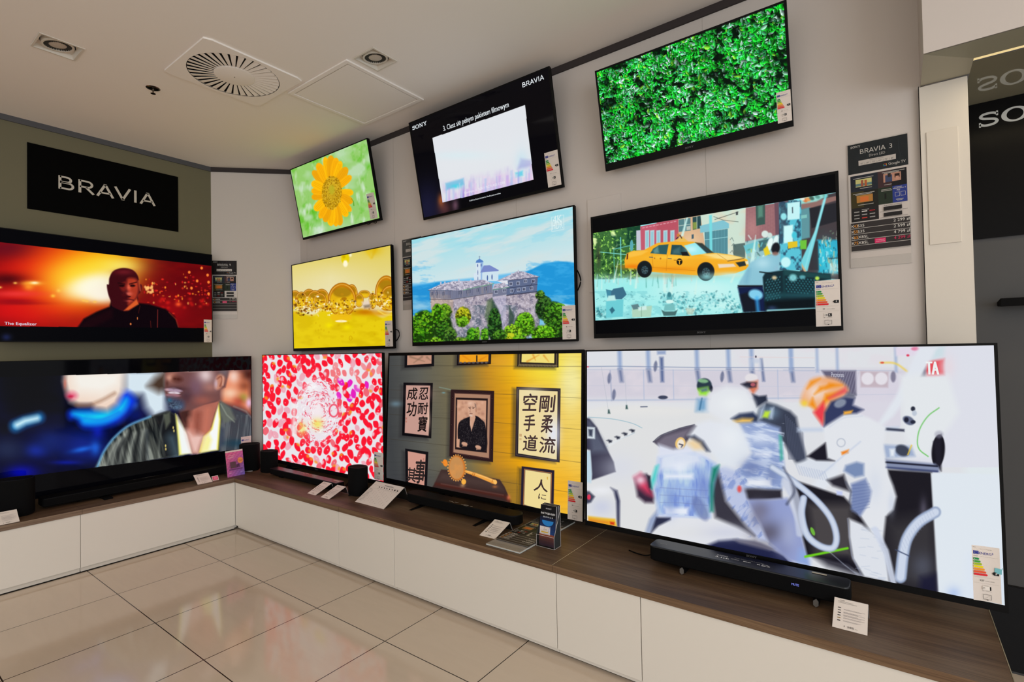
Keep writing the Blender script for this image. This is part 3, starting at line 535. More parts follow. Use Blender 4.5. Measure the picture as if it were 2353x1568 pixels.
    # shirt and neck
    c.poly([(1470, 550), (1510, 600), (1560, 700), (1610, 880), (1500, 900), (1490, 760)], (244, 240, 120), 5, 1); c.poly([(1485, 560), (1530, 640), (1580, 740), (1610, 886), (1520, 890), (1505, 760)], (242, 246, 244), 6, 1)
    c.poly([(1835, 460), (1848, 600), (1830, 855), (1660, 880), (1700, 740), (1770, 660), (1800, 560)], (240, 226, 60), 5, 1); c.poly([(1825, 480), (1838, 600), (1818, 855), (1690, 872), (1720, 740), (1780, 680)], (246, 248, 248), 6, 1); c.poly([(1680, 880), (1700, 760), (1750, 715), (1775, 770), (1750, 860)], (246, 240, 150), 10, 0.9)
    SK = (176, 104, 88)
    c.poly([(1500, 520), (1840, 440), (1800, 560), (1765, 690), (1700, 740), (1660, 885), (1615, 885), (1570, 720), (1530, 620)], SK, 6, 1); c.poly([(1490, 520), (1600, 500), (1590, 600), (1560, 680), (1500, 590)], (52, 28, 26), 16, 0.9); c.poly([(1560, 690), (1640, 700), (1710, 740), (1660, 885), (1612, 880), (1580, 780)], (232, 190, 180), 18, 1); c.line([(1660, 560), (1650, 700)], 30, (120, 56, 44), 22, 0.7); c.line([(1740, 520), (1720, 700)], 24, (210, 120, 96), 20, 0.7); c.line([(1590, 600), (1620, 720)], 22, (206, 128, 110), 16, 0.7)
    # head, lower half
    c.poly([(1385, 180), (1920, 180), (1890, 330), (1840, 350), (1840, 440), (1720, 470), (1610, 520), (1530, 525), (1440, 500), (1400, 440), (1382, 370)], (112, 72, 70), 5, 1); c.glowat(1720, 230, 70, 70, (236, 214, 214), 0.9); c.glowat(1640, 330, 70, 90, (120, 90, 110), 0.7); c.glowat(1760, 330, 60, 40, (176, 120, 110), 0.7); c.glowat(1560, 410, 60, 60, (70, 46, 56), 0.8); c.glowat(1700, 440, 80, 40, (160, 90, 78), 0.8); c.glowat(1600, 190, 60, 10, (244, 220, 210), 0.9)
    c.glowat(1440, 240, 50, 50, (180, 118, 100), 0.9); c.ell(1480, 260, 46, 20, (70, 30, 24), 0.1, 14, 0.9); c.glowat(1420, 250, 24, 24, (206, 150, 130), 0.9); c.glowat(1400, 300, 14, 26, (90, 50, 44), 0.8)
    c.glowat(1470, 345, 80, 20, (60, 36, 44), 0.9); c.ell(1455, 355, 72, 16, (176, 150, 170), 0.1, 8, 0.95); c.ell(1460, 378, 50, 10, (232, 222, 232), 0.05, 6, 0.9); c.ell(1450, 398, 62, 13, (160, 110, 120), 0.05, 8, 0.9); c.glowat(1400, 350, 16, 10, (206, 160, 160), 0.7)
    c.poly([(1395, 420), (1470, 420), (1540, 450), (1540, 510), (1480, 530), (1430, 500)], (60, 70, 96), 12, 0.95, True); c.glowat(1480, 490, 44, 24, (96, 130, 160), 0.7); c.glowat(1420, 440, 20, 20, (50, 130, 160), 0.6)
    rr = random.Random(2)
    for i in range(60): c.line([(rr.uniform(1400, 1530), rr.uniform(430, 510)), (rr.uniform(1410, 1530), rr.uniform(440, 520))], 3, rr.choice([(24, 26, 40), (130, 160, 180)]), 2, 0.25)
    c.poly([(1810, 250), (1850, 215), (1885, 250), (1870, 310), (1830, 350), (1800, 330)], (196, 130, 104), 6, 1, True); c.line([(1820, 260), (1850, 240), (1862, 270), (1845, 320)], 7, (110, 50, 36), 5, 0.8, True); c.line([(1870, 240), (1868, 310)], 6, (240, 190, 170), 5, 0.8); c.poly([(1820, 180), (1920, 180), (1900, 240), (1840, 215)], (110, 100, 106), 12, 0.8); c.glowat(1810, 300, 16, 40, (200, 190, 220), 0.6)
    c.clip([(-160, 252), (2120, 182), (2120, 833), (-160, 1124)], (2, 2, 4))

def pic_petals(c):
    c.T = Z(580, 790, 0.24869); c.A[:] = (233, 229, 234); r = random.Random(9); q = []
    c.glowat(760, 240, 160, 120, (240, 238, 242), 1)
    for k in range(9000):
        x, y = r.uniform(60, 1240), r.uniform(60, 1300)
        if all((x-a)**2/1750+(y-b)**2/4700 > 1 for a, b in q): q.append((x, y))
    for x, y in q:
        d = math.hypot((x-600)/250, (y-620)/360)
        if d < 0.75: continue
        w, h, rot = r.uniform(20, 29), r.uniform(33, 48), r.uniform(-0.6, 0.6); v = r.random()
        col = (250, 22, 48) if v < 0.74 else (242, 60, 76) if v < 0.88 else (238, 150, 168)
        if 780 < x < 1100 and 330 < y < 530 and r.random() < 0.7: col = (230, 30, 190)
        if 700 < x < 1180 and 190 < y < 340: col = (242, 120, 126)
        rx, ry = w, h; c_, s_ = math.cos(rot), math.sin(rot)
        pts = [(-0.15*rx, -ry), (0.75*rx, -0.62*ry), (rx, 0.1*ry), (0.55*rx, 0.85*ry), (-0.1*rx, ry), (-0.8*rx, 0.6*ry), (-rx, -0.1*ry), (-0.7*rx, -0.75*ry)]
        pts = [(x+a*c_*r.uniform(0.85, 1.1)-b*s_, y+a*s_+b*c_*r.uniform(0.85, 1.1)) for a, b in pts]
        c.poly(pts, col, 1.8, 1 if v < 0.8 else 0.75, True)
        if r.random() < 0.42: a = r.uniform(0, 6.28); c.ell(x+rx*0.6*math.cos(a), y+ry*0.7*math.sin(a), rx*0.5, ry*0.42, (246, 150, 40) if r.random() < 0.4 else (240, 222, 228), a, 4, 0.85)
        if r.random() < 0.35: c.ell(x+r.uniform(-8, 8), y+r.uniform(-12, 12), 4, 4, (255, 200, 210), 0, 1.5)
    # clear glass flower in the middle
    c.glowat(600, 620, 190, 280, (240, 222, 230), 0.55, 1.6); c.line([(385, 560), (380, 840)], 34, (244, 240, 240), 10, 0.85)
    for i in range(420):
        a = r.uniform(0, 6.283); d = r.uniform(0.2, 1.0); x, y = 610+215*d*math.cos(a), 630+330*d*math.sin(a); t = a+math.pi/2+r.uniform(-0.6, 0.6); L = r.uniform(10, 40)
        c.line([(x, y), (x+L*0.5*math.cos(t), y+L*0.5*math.sin(t)), (x+L*math.cos(t+0.5), y+L*math.sin(t+0.5))], (r.uniform(4, 12), 2), r.choice([(248, 40, 70), (240, 100, 130), (252, 250, 252), (252, 250, 252), (236, 150, 180), (214, 40, 60), (246, 226, 232)]), 1.5, 0.8, True)
    c.glowat(600, 740, 50, 50, (242, 226, 60), 0.75); c.glowat(460, 790, 40, 60, (242, 232, 90), 0.6); c.ell(750, 620, 40, 56, (240, 60, 90), 0, 2, 0.8, ring=16); c.glowat(600, 600, 50, 90, (250, 238, 240), 0.6); c.glowat(540, 400, 60, 60, (250, 246, 248), 0.7)

def pic_frames(c):
    c.T = Z(860, 790, 0.27427); x = (c.X-860)/0.27427; y = (c.Y-790)/0.27427; t = np.clip((x+0.25*(600-y)*0.4-120)/1500, 0, 1)
    xs = [0, 0.18, 0.42, 0.58, 0.72, 0.86, 1.0]; cols = np.array([(64, 66, 68), (92, 92, 86), (122, 110, 76), (196, 138, 36), (232, 164, 16), (240, 190, 60), (240, 206, 96)], float)
    for k in range(3): c.A[..., k] = np.interp(t, xs, cols[:, k])
    c.glowat(1480, 200, 330, 170, (246, 228, 60), 0.75); c.glowat(1650, 330, 110, 240, (244, 236, 170), 0.85, 1.3); c.glowat(1600, 1250, 300, 260, (244, 172, 24), 0.7); c.glowat(1060, 150, 130, 60, (226, 160, 60), 0.4); c.field(np.clip((y-1000)/500, 0, 0.35)*(x < 1200), (60, 60, 66)); c.field(np.clip((c.noise(60, 3, 2, 2)-0.5)*0.2, 0, 0.05), (30, 30, 30))
    for q in ([(110, 185), (700, 186), (1750, 192)], [(110, 386), (640, 408), (1185, 428), (1750, 458)], [(100, 590), (640, 628), (1185, 676), (1750, 722)], [(100, 796), (640, 858)], [(1000, 905), (1180, 926), (1750, 1000)], [(440, 1052), (560, 1075), (1100, 1162), (1230, 1180), (1640, 1248)]): c.line(q, 2.5, (60, 52, 40), 1.2, 0.75)
    def frame(q, w, fc, paper, sh=(26, 18), inner=None):
        Q = np.array(q, float); m = Q.mean(0); c.poly([tuple(p+np.array((-sh[0], sh[1]))) for p in Q], (44, 42, 44), 8, 0.55); c.poly(q, fc, 1.2)
        def ins(d): return [tuple(p+np.sign(m-p)*d) for p in Q]
        for k, cc in (inner or ()): c.poly(ins(k), cc, 1.0)
        c.poly(ins(w), paper, 1.2); return ins(w)
    BK = (20, 18, 22)
    frame([(255, 20), (502, 20), (500, 190), (252, 202)], 22, BK, (196, 146, 124)); frame([(695, 20), (980, 20), (976, 172), (690, 182)], 22, (22, 16, 20), (240, 160, 30), inner=((10, (50, 40, 40)),)); frame([(1200, 20), (1545, 20), (1543, 200), (1196, 192)], 36, (40, 34, 30), (240, 220, 120), inner=((12, (90, 76, 56)), (24, (34, 28, 26))))
    for i in range(7): c.ell(722+i*36, 160, 11, 7, (92, 84, 84)); 
    for i in range(26): c.ell(1212+i*12.6, 182+i*0.2, 5, 9, (140, 124, 90), 0.4, 1.2, 0.8)
    for a in ((300, 110, 420, 150), (400, 110, 330, 160), (440, 115, 470, 140)): c.line([(a[0], a[1]), (a[2], a[3])], (16, 3), (120, 96, 76), 4, 0.6)
    for a in ((740, 100, 800, 140), (880, 140, 950, 100), (1280, 150, 1380, 95), (1330, 95, 1350, 140), (1420, 100, 1460, 150)): c.line([(a[0], a[1]), (a[2], a[3])], (14, 3), (214, 120, 20), 4, 0.6)
    c.poly([(852, 98), (864, 98), (864, 152), (852, 152)], (60, 50, 30), 1)
    p1 = frame([(244, 327), (490, 330), (476, 794), (232, 770)], 22, (12, 10, 14), (196, 152, 140)); c.glowat(455, 640, 16, 90, (240, 206, 180), 0.6); c.glowat(380, 420, 90, 60, (190, 148, 138), 0.7)
    frame([(258, 880), (452, 908), (440, 1210), (262, 1190)], 22, (18, 16, 20), (206, 150, 134))
    frame([(1190, 362), (1560, 376), (1552, 996), (1180, 944)], 24, (36, 30, 42), (236, 216, 160), sh=(34, 10), inner=((8, (74, 62, 66)), (16, (30, 26, 34)))); c.glowat(1500, 760, 60, 140, (226, 230, 250), 0.85); c.glowat(1320, 420, 100, 60, (236, 224, 180), 0.6)
    frame([(1234, 1028), (1508, 1062), (1500, 1440), (1224, 1380)], 30, (40, 32, 48), (238, 218, 150), sh=(30, 10), inner=((22, (214, 140, 70)), (26, (60, 50, 60))))
    # portrait photograph in a heavy wooden frame
    frame([(640, 384), (1004, 396), (994, 994), (628, 945)], 34, (44, 26, 28), (170, 128, 104), sh=(24, 16), inner=((26, (70, 44, 42)),)); c.poly([(682, 452), (950, 460), (942, 916), (676, 886)], (34, 22, 24), 1.2); c.poly([(694, 470), (938, 478), (930, 896), (688, 868)], (206, 156, 128), 1.5)
    for i, (a, b) in enumerate(((655, 450), (650, 560), (645, 680), (642, 800), (692, 405), (800, 403), (910, 408), (985, 460), (983, 615), (982, 775), (980, 890), (700, 936), (800, 948), (900, 960))): c.ell(a, b, 6, 9, (20, 12, 16), 0, 1.2); c.ell(a, b, 3, 5, (88, 56, 50), 0, 1.2)
    rr = random.Random(4)
    for i in range(36): c.ell(rr.uniform(700, 930), rr.uniform(480, 650), rr.uniform(4, 12), rr.uniform(4, 10), (150, 100, 82) if i % 2 else (226, 176, 150), 0, 6, 0.5)
    c.poly([(700, 700), (720, 650), (790, 615), (850, 605), (900, 640), (930, 690), (930, 896), (720, 870), (700, 800)], (24, 20, 26), 2, 1, True)
    for i in range(420): c.ell(rr.uniform(715, 925), rr.uniform(640, 850), 2.0, 2.6, (92, 84, 84), 0, 1, 0.5)
    c.poly([(688, 800), (716, 800), (712, 870), (688, 866)], (206, 156, 128), 2); c.poly([(800, 610), (840, 590), (848, 620), (815, 730), (800, 680)], (206, 158, 132), 2, 1); c.line([(806, 650), (812, 735)], 4, (230, 190, 166), 2, 0.7)
    c.poly([(788, 510), (820, 484), (850, 500), (855, 550), (840, 596), (815, 612), (792, 590), (784, 550)], (212, 166, 140), 2.5, 1, True); c.ell(852, 560, 6, 16, (180, 130, 106), 0, 2); c.glowat(800, 500, 22, 16, (232, 194, 172), 0.7)
    c.line([(790, 535), (808, 533)], 4, (90, 60, 52), 1.5); c.line([(820, 532), (838, 536)], 4, (90, 60, 52), 1.5); c.ell(800, 542, 6, 3, (50, 30, 30), 0, 1.5); c.ell(828, 543, 6, 3, (50, 30, 30), 0, 1.5); c.line([(806, 545), (800, 570), (808, 574)], 3, (150, 100, 80), 1.5, 0.8); c.line([(800, 586), (820, 586)], 4, (96, 60, 54), 1.5); c.line([(800, 602), (816, 606)], 9, (220, 206, 196), 3, 0.8); c.poly([(840, 500), (852, 510), (854, 545), (844, 530)], (90, 72, 68), 3, 0.7)
    for a, b in ((755, 840), (870, 868)): c.ell(a, b, 26, 15, (206, 158, 132), 0.3, 2.5); [c.line([(a-8+k*9, b+4), (a-14+k*10, b+20)], 6, (200, 150, 124), 2) for k in range(4)]
    # hand drum resting on a dark wooden stand
    c.poly([(500, 1180), (560, 1056), (640, 1060), (1050, 1140), (1090, 1200), (1130, 1290), (1136, 1335), (480, 1210)], (58, 40, 38), 2.5); c.poly([(560, 1070), (1040, 1150), (1080, 1230), (520, 1150)], (84, 66, 62), 18, 0.6); c.line([(520, 1178), (800, 1230), (1090, 1280), (1130, 1320)], 22, (84, 34, 26), 8, 0.8); c.glowat(1125, 1290, 14, 22, (226, 120, 80), 0.8); c.line([(560, 1175), (1080, 1270)], 5, (130, 96, 88), 4, 0.5); c.glowat(740, 1190, 20, 14, (220, 170, 120), 0.6); c.glowat(1010, 1200, 20, 12, (206, 120, 60), 0.6)
    c.ell(594, 1000, 20, 30, (240, 140, 44), -0.2, 2); c.line([(560, 990), (580, 1000)], (4, 14), (230, 130, 40), 2); c.ell(748, 1158, 20, 24, (246, 176, 70), 0, 2)
    for k in range(26): a = k/26*6.283; c.ell(692+76*math.cos(a), 1042+108*math.sin(a), 5, 6, (246, 176, 90), 0, 1.2)
    c.ell(692, 1042, 70, 102, (206, 118, 44), -0.05, 2); c.ell(688, 1042, 60, 94, (198, 142, 84), -0.05, 4); c.field(np.where(((x-692)/62)**2+((y-1042)/96)**2 < 1, np.clip((c.noise(9, 12, 5, 3)-0.4)*1.6, 0, 0.6), 0), (222, 150, 80))
    c.line([(768, 1072), (830, 1092), (900, 1118), (1010, 1162)], (22, 36), (240, 164, 70), 2, 1, True); c.line([(775, 1070), (900, 1110), (1005, 1150)], (5, 8), (252, 206, 130), 2, 0.8, True); c.line([(828, 1082), (822, 1106)], 6, (190, 110, 40), 1.5); c.line([(842, 1086), (836, 1110)], 6, (190, 110, 40), 1.5); c.ell(1012, 1160, 13, 20, (250, 190, 100), -0.2, 1.5); c.line([(990, 1142), (982, 1172)], 4, (190, 110, 40), 1.5)
    c.glowat(180, 505, 46, 24, (110, 140, 156), 0.7); c.glowat(580, 412, 14, 6, (120, 170, 180), 0.8); c.line([(545, 366), (640, 386)], 4, (150, 200, 196), 3, 0.6)

def pic_taxi(c):
    c.T = Z(1340, 380, 0.26782); x = (c.X-1340)/0.26782; y = (c.Y-380)/0.26782
    c.A[:] = (150, 232, 236); t = np.clip((y-880)/300, 0, 1); c.field(t, (172, 240, 238))
    P = c.poly
    # trees at left
    P([(70, 560), (490, 500), (490, 960), (80, 980)], (60, 110, 56), 2); n = c.noise(12, 12, 3, 4); n2 = c.noise(5, 5, 4, 3); L = (x < 490) & (y < 980); c.field(np.where(L, np.clip((n-0.5)*5, 0, 1), 0), (24, 66, 32)); c.field(np.where(L, np.clip((n2-0.56)*6, 0, 1), 0), (150, 214, 90)); c.field(np.where(L & (y < 720) & (x < 300), np.clip((c.noise(14, 16, 8, 3)-0.5)*6, 0, 1), 0), (222, 246, 170)); c.field(np.where(L & (x > 240) & (y < 760), np.clip((n-0.4)*2, 0, 0.5), 0), (20, 70, 60))
    c.glowat(130, 780, 20, 120, (60, 54, 50), 0.6); c.line([(320, 620), (325, 960)], 8, (120, 214, 214), 2); c.line([(150, 745), (400, 770)], 6, (140, 230, 226), 2); c.line([(262, 720), (268, 960)], 5, (90, 190, 180), 2); c.line([(262, 720), (440, 680)], 6, (110, 200, 200), 2); c.ell(415, 690, 14, 50, (90, 170, 180), 0, 2)
    # buildings
    P([(455, 560), (495, 556), (495, 730), (456, 730)], (196, 200, 214), 1.5); P([(490, 525), (640, 495), (640, 720), (495, 730)], (196, 90, 110), 2); P([(630, 490), (820, 460), (820, 660), (640, 700)], (186, 84, 100), 2)
    for a in (548, 592, 645, 705, 765): P([(a-18, 560), (a+18, 555), (a+18, 725), (a-18, 728)], (186, 214, 220), 2); P([(a-10, 570), (a+10, 568), (a+10, 700), (a-10, 705)], (120, 190, 206), 3, 0.6)
    for a in range(510, 800, 30): c.line([(a, 540-(a-500)*0.2), (a+14, 537-(a-500)*0.2)], 7, (236, 190, 200), 2, 0.7)
    P([(815, 462), (1040, 420), (1060, 780), (820, 690)], (216, 176, 140), 2); c.glowat(920, 660, 90, 90, (240, 206, 160), 0.7)
    P([(818, 468), (920, 450), (922, 560), (820, 572)], (86, 130, 136), 1.5); P([(938, 446), (1010, 432), (1012, 540), (940, 554)], (44, 76, 80), 1.5); P([(940, 490), (975, 486), (975, 545), (942, 550)], (196, 206, 70), 3, 0.6); c.line([(870, 460), (872, 560)], 6, (200, 216, 206), 2); c.line([(975, 440), (976, 545)], 5, (190, 206, 190), 2); c.line([(820, 520), (920, 505)], 5, (190, 206, 196), 2); P([(885, 525), (920, 518), (920, 552), (886, 558)], (186, 196, 186), 1.5)
    P([(1005, 425), (1400, 365), (1400, 830), (1060, 790)], (206, 226, 210), 2); c.field(np.where((x > 1120) & (x < 1400) & (y < 800) & (y > 370), np.clip((c.noise(30, 26, 12, 3)-0.45)*2.4, 0, 0.6), 0), (232, 206, 176))
    P([(1000, 520), (1200, 470), (1250, 500), (1250, 540), (1005, 580)], (130, 196, 210), 2); P([(1040, 575), (1240, 545), (1240, 790), (1050, 790)], (96, 156, 168), 2)
    for a in range(1050, 1240, 13): c.line([(a, 575-(a-1050)*0.15), (a, 785)], 4, (52, 96, 108), 1.5, 0.7)
    c.line([(1046, 640), (1240, 615)], 5, (160, 220, 224), 1.5); P([(1080, 430), (1104, 425), (1108, 740), (1086, 740)], (120, 220, 226), 3); c.line([(1130, 465), (1330, 400)], 5, (90, 96, 92), 1.5); c.line([(1120, 440), (1200, 470), (1330, 485)], 4, (96, 104, 96), 1.5); P([(1310, 400), (1328, 396), (1328, 425), (1310, 428)], (70, 76, 78), 1.5); P([(1285, 680), (1390, 665), (1390, 800), (1290, 790)], (60, 84, 84), 2.5, 0.8); P([(930, 595), (948, 592), (948, 628), (930, 632)], (70, 96, 110), 1.5)
    for q in ((1260, 640), (1275, 690), (1262, 750)): c.line([(q[0], q[1]), (q[0]+16, q[1]-20), (q[0]+30, q[1]+10)], 4, (60, 80, 84), 2, 0.7)
    P([(1395, 365), (1700, 318), (1700, 600), (1390, 660)], (160, 112, 116), 2)
    for k in range(26): c.line([(1395, 380+k*11), (1690, 330+k*10.4)], 3, (120, 76, 84), 1.2, 0.55)
    for k in range(22): c.line([(1404+k*14, 370), (1404+k*14, 650)], 2, (206, 150, 146), 1.2, 0.35)
    c.glowat(1450, 540, 60, 110, (206, 150, 146), 0.5); P([(1480, 345), (1560, 335), (1560, 505), (1485, 520)], (62, 90, 84), 2); P([(1500, 350), (1540, 345), (1542, 440), (1500, 450)], (96, 150, 130), 5, 0.8); P([(1640, 322), (1760, 300), (1770, 620), (1650, 600)], (110, 80, 92), 3); P([(1700, 330), (1760, 320), (1690, 600)], (70, 60, 74), 10, 0.7)
    # street level right of the taxi
    P([(1390, 655), (1700, 590), (1760, 860), (1420, 900)], (150, 196, 200), 3); P([(1375, 690), (1500, 650), (1480, 740), (1400, 760)], (110, 196, 206), 2.5); P([(1505, 650), (1590, 630), (1590, 720), (1510, 740)], (70, 110, 116), 3)
    rr = random.Random(6)
    for i in range(60): a = rr.uniform(1400, 1680); b = rr.uniform(630, 860); c.line([(a, b), (a+rr.uniform(-24, 24), b+rr.uniform(-30, 30))], rr.uniform(4, 11), rr.choice([(222, 250, 246), (90, 150, 120), (120, 220, 226), (60, 80, 90), (214, 206, 90), (190, 236, 230)]), 3, 0.75)
    c.ell(1560, 590, 30, 30, (216, 232, 226), 0, 3); c.ell(1600, 600, 22, 22, (206, 226, 220), 0, 3); c.ell(1600, 680, 24, 60, (232, 250, 248), 0.3, 4); c.ell(1650, 650, 20, 50, (226, 246, 246), 0.3, 4); P([(1545, 720), (1580, 690), (1605, 760), (1560, 780)], (232, 206, 40), 3)
    # right wall, graffiti, pole
    P([(1860, 300), (2175, 232), (2195, 980), (1860, 960)], (70, 62, 66), 3); P([(1860, 330), (2175, 262), (2175, 300), (1940, 370), (1860, 380)], (146, 110, 104), 3); P([(1860, 380), (1945, 360), (1945, 620), (1860, 640)], (96, 150, 158), 4); P([(1940, 370), (2175, 320), (2180, 480), (1960, 540)], (40, 40, 46), 3)
    P([(1860, 270), (2060, 240), (2100, 262), (2000, 310), (1860, 335)], (150, 214, 206), 4); 
    for a, b, cc in ((1905, 300, (226, 110, 50)), (1930, 292, (236, 150, 80)), (1960, 282, (60, 90, 80)), (1880, 285, (232, 240, 230)), (2010, 270, (90, 150, 140)), (2075, 262, (110, 176, 160))): c.ell(a, b, 22, 16, cc, 0.5, 4, 0.9)
    P([(2010, 640), (2190, 640), (2195, 930), (2020, 920)], (50, 170, 200), 6); c.glowat(2090, 790, 80, 120, (60, 206, 226), 0.8)
    for i in range(90): a = rr.uniform(2020, 2190); b = rr.uniform(560, 930); c.line([(a, b), (a+rr.uniform(-10, 10), b+rr.uniform(-50, 50))], rr.uniform(3, 9), rr.choice([(196, 240, 244), (30, 110, 150), (226, 250, 250), (24, 70, 90), (230, 190, 120), (80, 226, 230)]) if b > 640 else rr.choice([(120, 150, 120), (176, 196, 176), (60, 70, 70)]), 3, 0.75)
    c.glowat(2150, 880, 40, 60, (226, 236, 220), 0.7); c.line([(2110, 800), (2195, 795)], 8, (40, 60, 70), 3, 0.8); P([(1950, 660), (2015, 650), (2020, 900), (1940, 900)], (50, 50, 56), 4, 0.8)
    P([(2075, 250), (2092, 252), (1925, 905), (1905, 915), (1870, 860), (1870, 820), (1990, 560)], (120, 214, 224), 3); P([(2060, 300), (2080, 290), (1940, 760), (1900, 900)], (170, 240, 244), 6, 0.8); c.line([(1870, 850), (1905, 910)], 16, (216, 176, 130), 4)
    P([(1680, 330), (1870, 300), (1875, 900), (1690, 900)], (90, 196, 216), 3); c.field(np.where((x > 1680) & (x < 1870) & (y < 900) & (y > 300), np.clip((c.noise(10, 14, 31, 3)-0.45)*4, 0, 0.85), 0), (40, 70, 96)); P([(1680, 340), (1750, 320), (1745, 560), (1690, 640)], (60, 74, 90), 8, 0.7)
    P([(1752, 325), (1860, 310), (1858, 460), (1752, 470)], (196, 244, 246), 3); P([(1720, 520), (1800, 510), (1800, 660), (1720, 670)], (206, 250, 250), 4); P([(1755, 660), (1838, 650), (1838, 700), (1758, 716)], (226, 196, 40), 2); P([(1860, 645), (1918, 640), (1915, 720), (1862, 720)], (110, 196, 60), 3); c.ell(1738, 832, 42, 44, (196, 246, 248), 0, 4); c.ell(1812, 600, 22, 28, (70, 200, 220), 0, 4); c.ell(1720, 440, 26, 30, (150, 230, 236), 0, 4); P([(1790, 360), (1800, 356), (1802, 410), (1792, 412)], (90, 110, 120), 2); P([(1868, 430), (1920, 422), (1920, 450), (1870, 458)], (130, 196, 190), 2)
    # dust and rubble
    t = np.clip((y-915)/120, 0, 1)*(x < 1560); c.field(t*0.9, (164, 238, 236)); c.glowat(1000, 1060, 480, 90, (214, 248, 244), 0.7); c.glowat(1250, 1200, 260, 60, (206, 246, 242), 0.7); c.glowat(400, 1050, 200, 60, (150, 236, 234), 0.7)
    m = c.noise(16, 9, 41, 4); c.field(np.where((y > 1080) & (x < 1400), np.clip((m-0.5)*3, 0, 0.4), 0), (110, 196, 204)); c.field(np.where((y > 1080) & (x < 1400), np.clip((c.noise(8, 5, 43, 3)-0.66)*4, 0, 0.35), 0), (70, 140, 150))
    for q in ((300, 820, 262, 1000, 3, 18), (468, 870, 450, 1050, 8, 20), (410, 900, 405, 1020, 6, 16), (690, 930, 700, 1080, 16, 30), (780, 940, 750, 1090, 18, 30), (1160, 790, 1120, 1000, 3, 18), (1360, 800, 1270, 1000, 3, 20), (1480, 600, 1450, 830, 5, 34), (980, 940, 960, 1100, 3, 20), (895, 440, 850, 600, 14, 20), (120, 940, 118, 1060, 4, 10), (160, 960, 158, 1060, 4, 10)): c.line([(q[0], q[1]), (q[2], q[3])], (q[4], q[5]), (206, 244, 236), 3, 0.85)
    for i in range(40): a = rr.uniform(90, 960); c.line([(a, rr.uniform(930, 980)), (a+rr.uniform(-8, 8), rr.uniform(990, 1050))], (2, 8), rr.choice([(176, 236, 226), (226, 196, 190), (90, 170, 160)]), 3, 0.5)
    def rub(a, b, w, h):
        for i in range(70): c.ell(rr.gauss(a, w/2), rr.gauss(b, h/2), rr.uniform(4, 13), rr.uniform(3, 10), rr.choice([(60, 150, 160), (150, 226, 226), (214, 246, 240), (90, 180, 186), (40, 100, 110)]), rr.uniform(0, 3), 3, 0.6)
    rub(780, 1160, 170, 60); rub(1150, 1150, 170, 60); rub(930, 1240, 120, 50); rub(1330, 1230, 120, 50); rub(150, 1270, 80, 40)
    P([(195, 1065), (245, 1075), (260, 1060), (342, 1045), (372, 1110), (330, 1150), (270, 1150), (210, 1140)], (60, 110, 136), 2); P([(200, 1070), (240, 1078), (235, 1150), (205, 1130)], (70, 150, 176), 3, 0.7); P([(195, 1165), (345, 1150), (340, 1300), (195, 1310)], (110, 206, 214), 2.5); P([(215, 1120), (270, 1115), (280, 1160), (200, 1165)], (190, 236, 232), 3); P([(225, 1240), (250, 1215), (272, 1245), (245, 1275)], (50, 110, 130), 2.5)
    P([(418, 1225), (590, 1205), (580, 1300), (420, 1305)], (176, 214, 190), 2.5); P([(410, 1200), (470, 1190), (490, 1230), (430, 1240)], (96, 130, 136), 2.5); P([(470, 1220), (540, 1205), (545, 1240), (475, 1248)], (206, 236, 230), 3); c.line([(500, 1215), (500, 1300)], 3, (120, 160, 140), 2)
    P([(670, 1240), (700, 1255), (780, 1255), (810, 1240), (790, 1290), (690, 1292)], (70, 110, 110), 2.5); P([(700, 1195), (780, 1190), (790, 1245), (690, 1250)], (120, 190, 190), 3); c.ell(740, 1140, 24, 40, (90, 170, 176), 0, 3); c.ell(742, 1170, 34, 16, (214, 246, 240), 0, 3); c.ell(738, 1110, 16, 22, (60, 130, 140), 0, 3); P([(880, 1225), (960, 1230), (940, 1280), (890, 1280)], (206, 214, 190), 4, 0.7)
    # yellow car
    Yl = (246, 176, 40)
    c.glowat(760, 945, 360, 26, (176, 150, 80), 0.5)
    P([(352, 815), (375, 755), (420, 735), (520, 728), (590, 690), (640, 665), (760, 655), (940, 655), (1010, 670), (1120, 752), (1230, 762), (1340, 785), (1410, 812), (1420, 865), (1395, 895), (1300, 930), (1180, 945), (1130, 948), (975, 945), (580, 915), (470, 888), (360, 880)], Yl, 2); c.glowat(430, 870, 100, 22, (240, 120, 10), 0.8); c.glowat(760, 890, 260, 22, (240, 140, 16), 0.7); c.glowat(760, 790, 180, 18, (255, 208, 70), 0.7); c.glowat(1200, 790, 120, 14, (255, 232, 150), 0.9); c.glowat(1020, 860, 80, 30, (248, 166, 30), 0.6)
    P([(1010, 765), (1150, 756), (1300, 778), (1390, 800), (1240, 815)], (250, 222, 140), 4, 0.9); P([(378, 758), (430, 738), (520, 732), (560, 735), (500, 770), (400, 790)], (252, 200, 80), 4, 0.7)
    P([(575, 755), (600, 715), (650, 685), (732, 678), (715, 765)], (46, 92, 96), 1.8); P([(748, 765), (760, 682), (840, 684), (885, 720), (915, 778)], (36, 76, 84), 1.8); P([(865, 690), (960, 664), (1040, 700), (1095, 750), (930, 775)], (150, 232, 240), 2); c.glowat(930, 720, 50, 30, (214, 250, 250), 0.7); P([(960, 662), (1020, 668), (1120, 752), (1060, 755)], (34, 48, 54), 3, 0.9)
    P([(600, 730), (640, 695), (650, 750), (610, 758)], (130, 176, 170), 5, 0.6); P([(770, 730), (830, 700), (830, 760), (770, 762)], (110, 150, 150), 6, 0.4); P([(838, 745), (890, 742), (905, 775), (850, 775)], (24, 26, 28), 2)
    P([(765, 655), (850, 612), (905, 655)], (236, 190, 90), 2); c.line([(800, 630), (830, 600), (845, 625)], 8, (60, 44, 40), 2); c.ell(815, 600, 12, 14, (206, 130, 60), 0, 2)
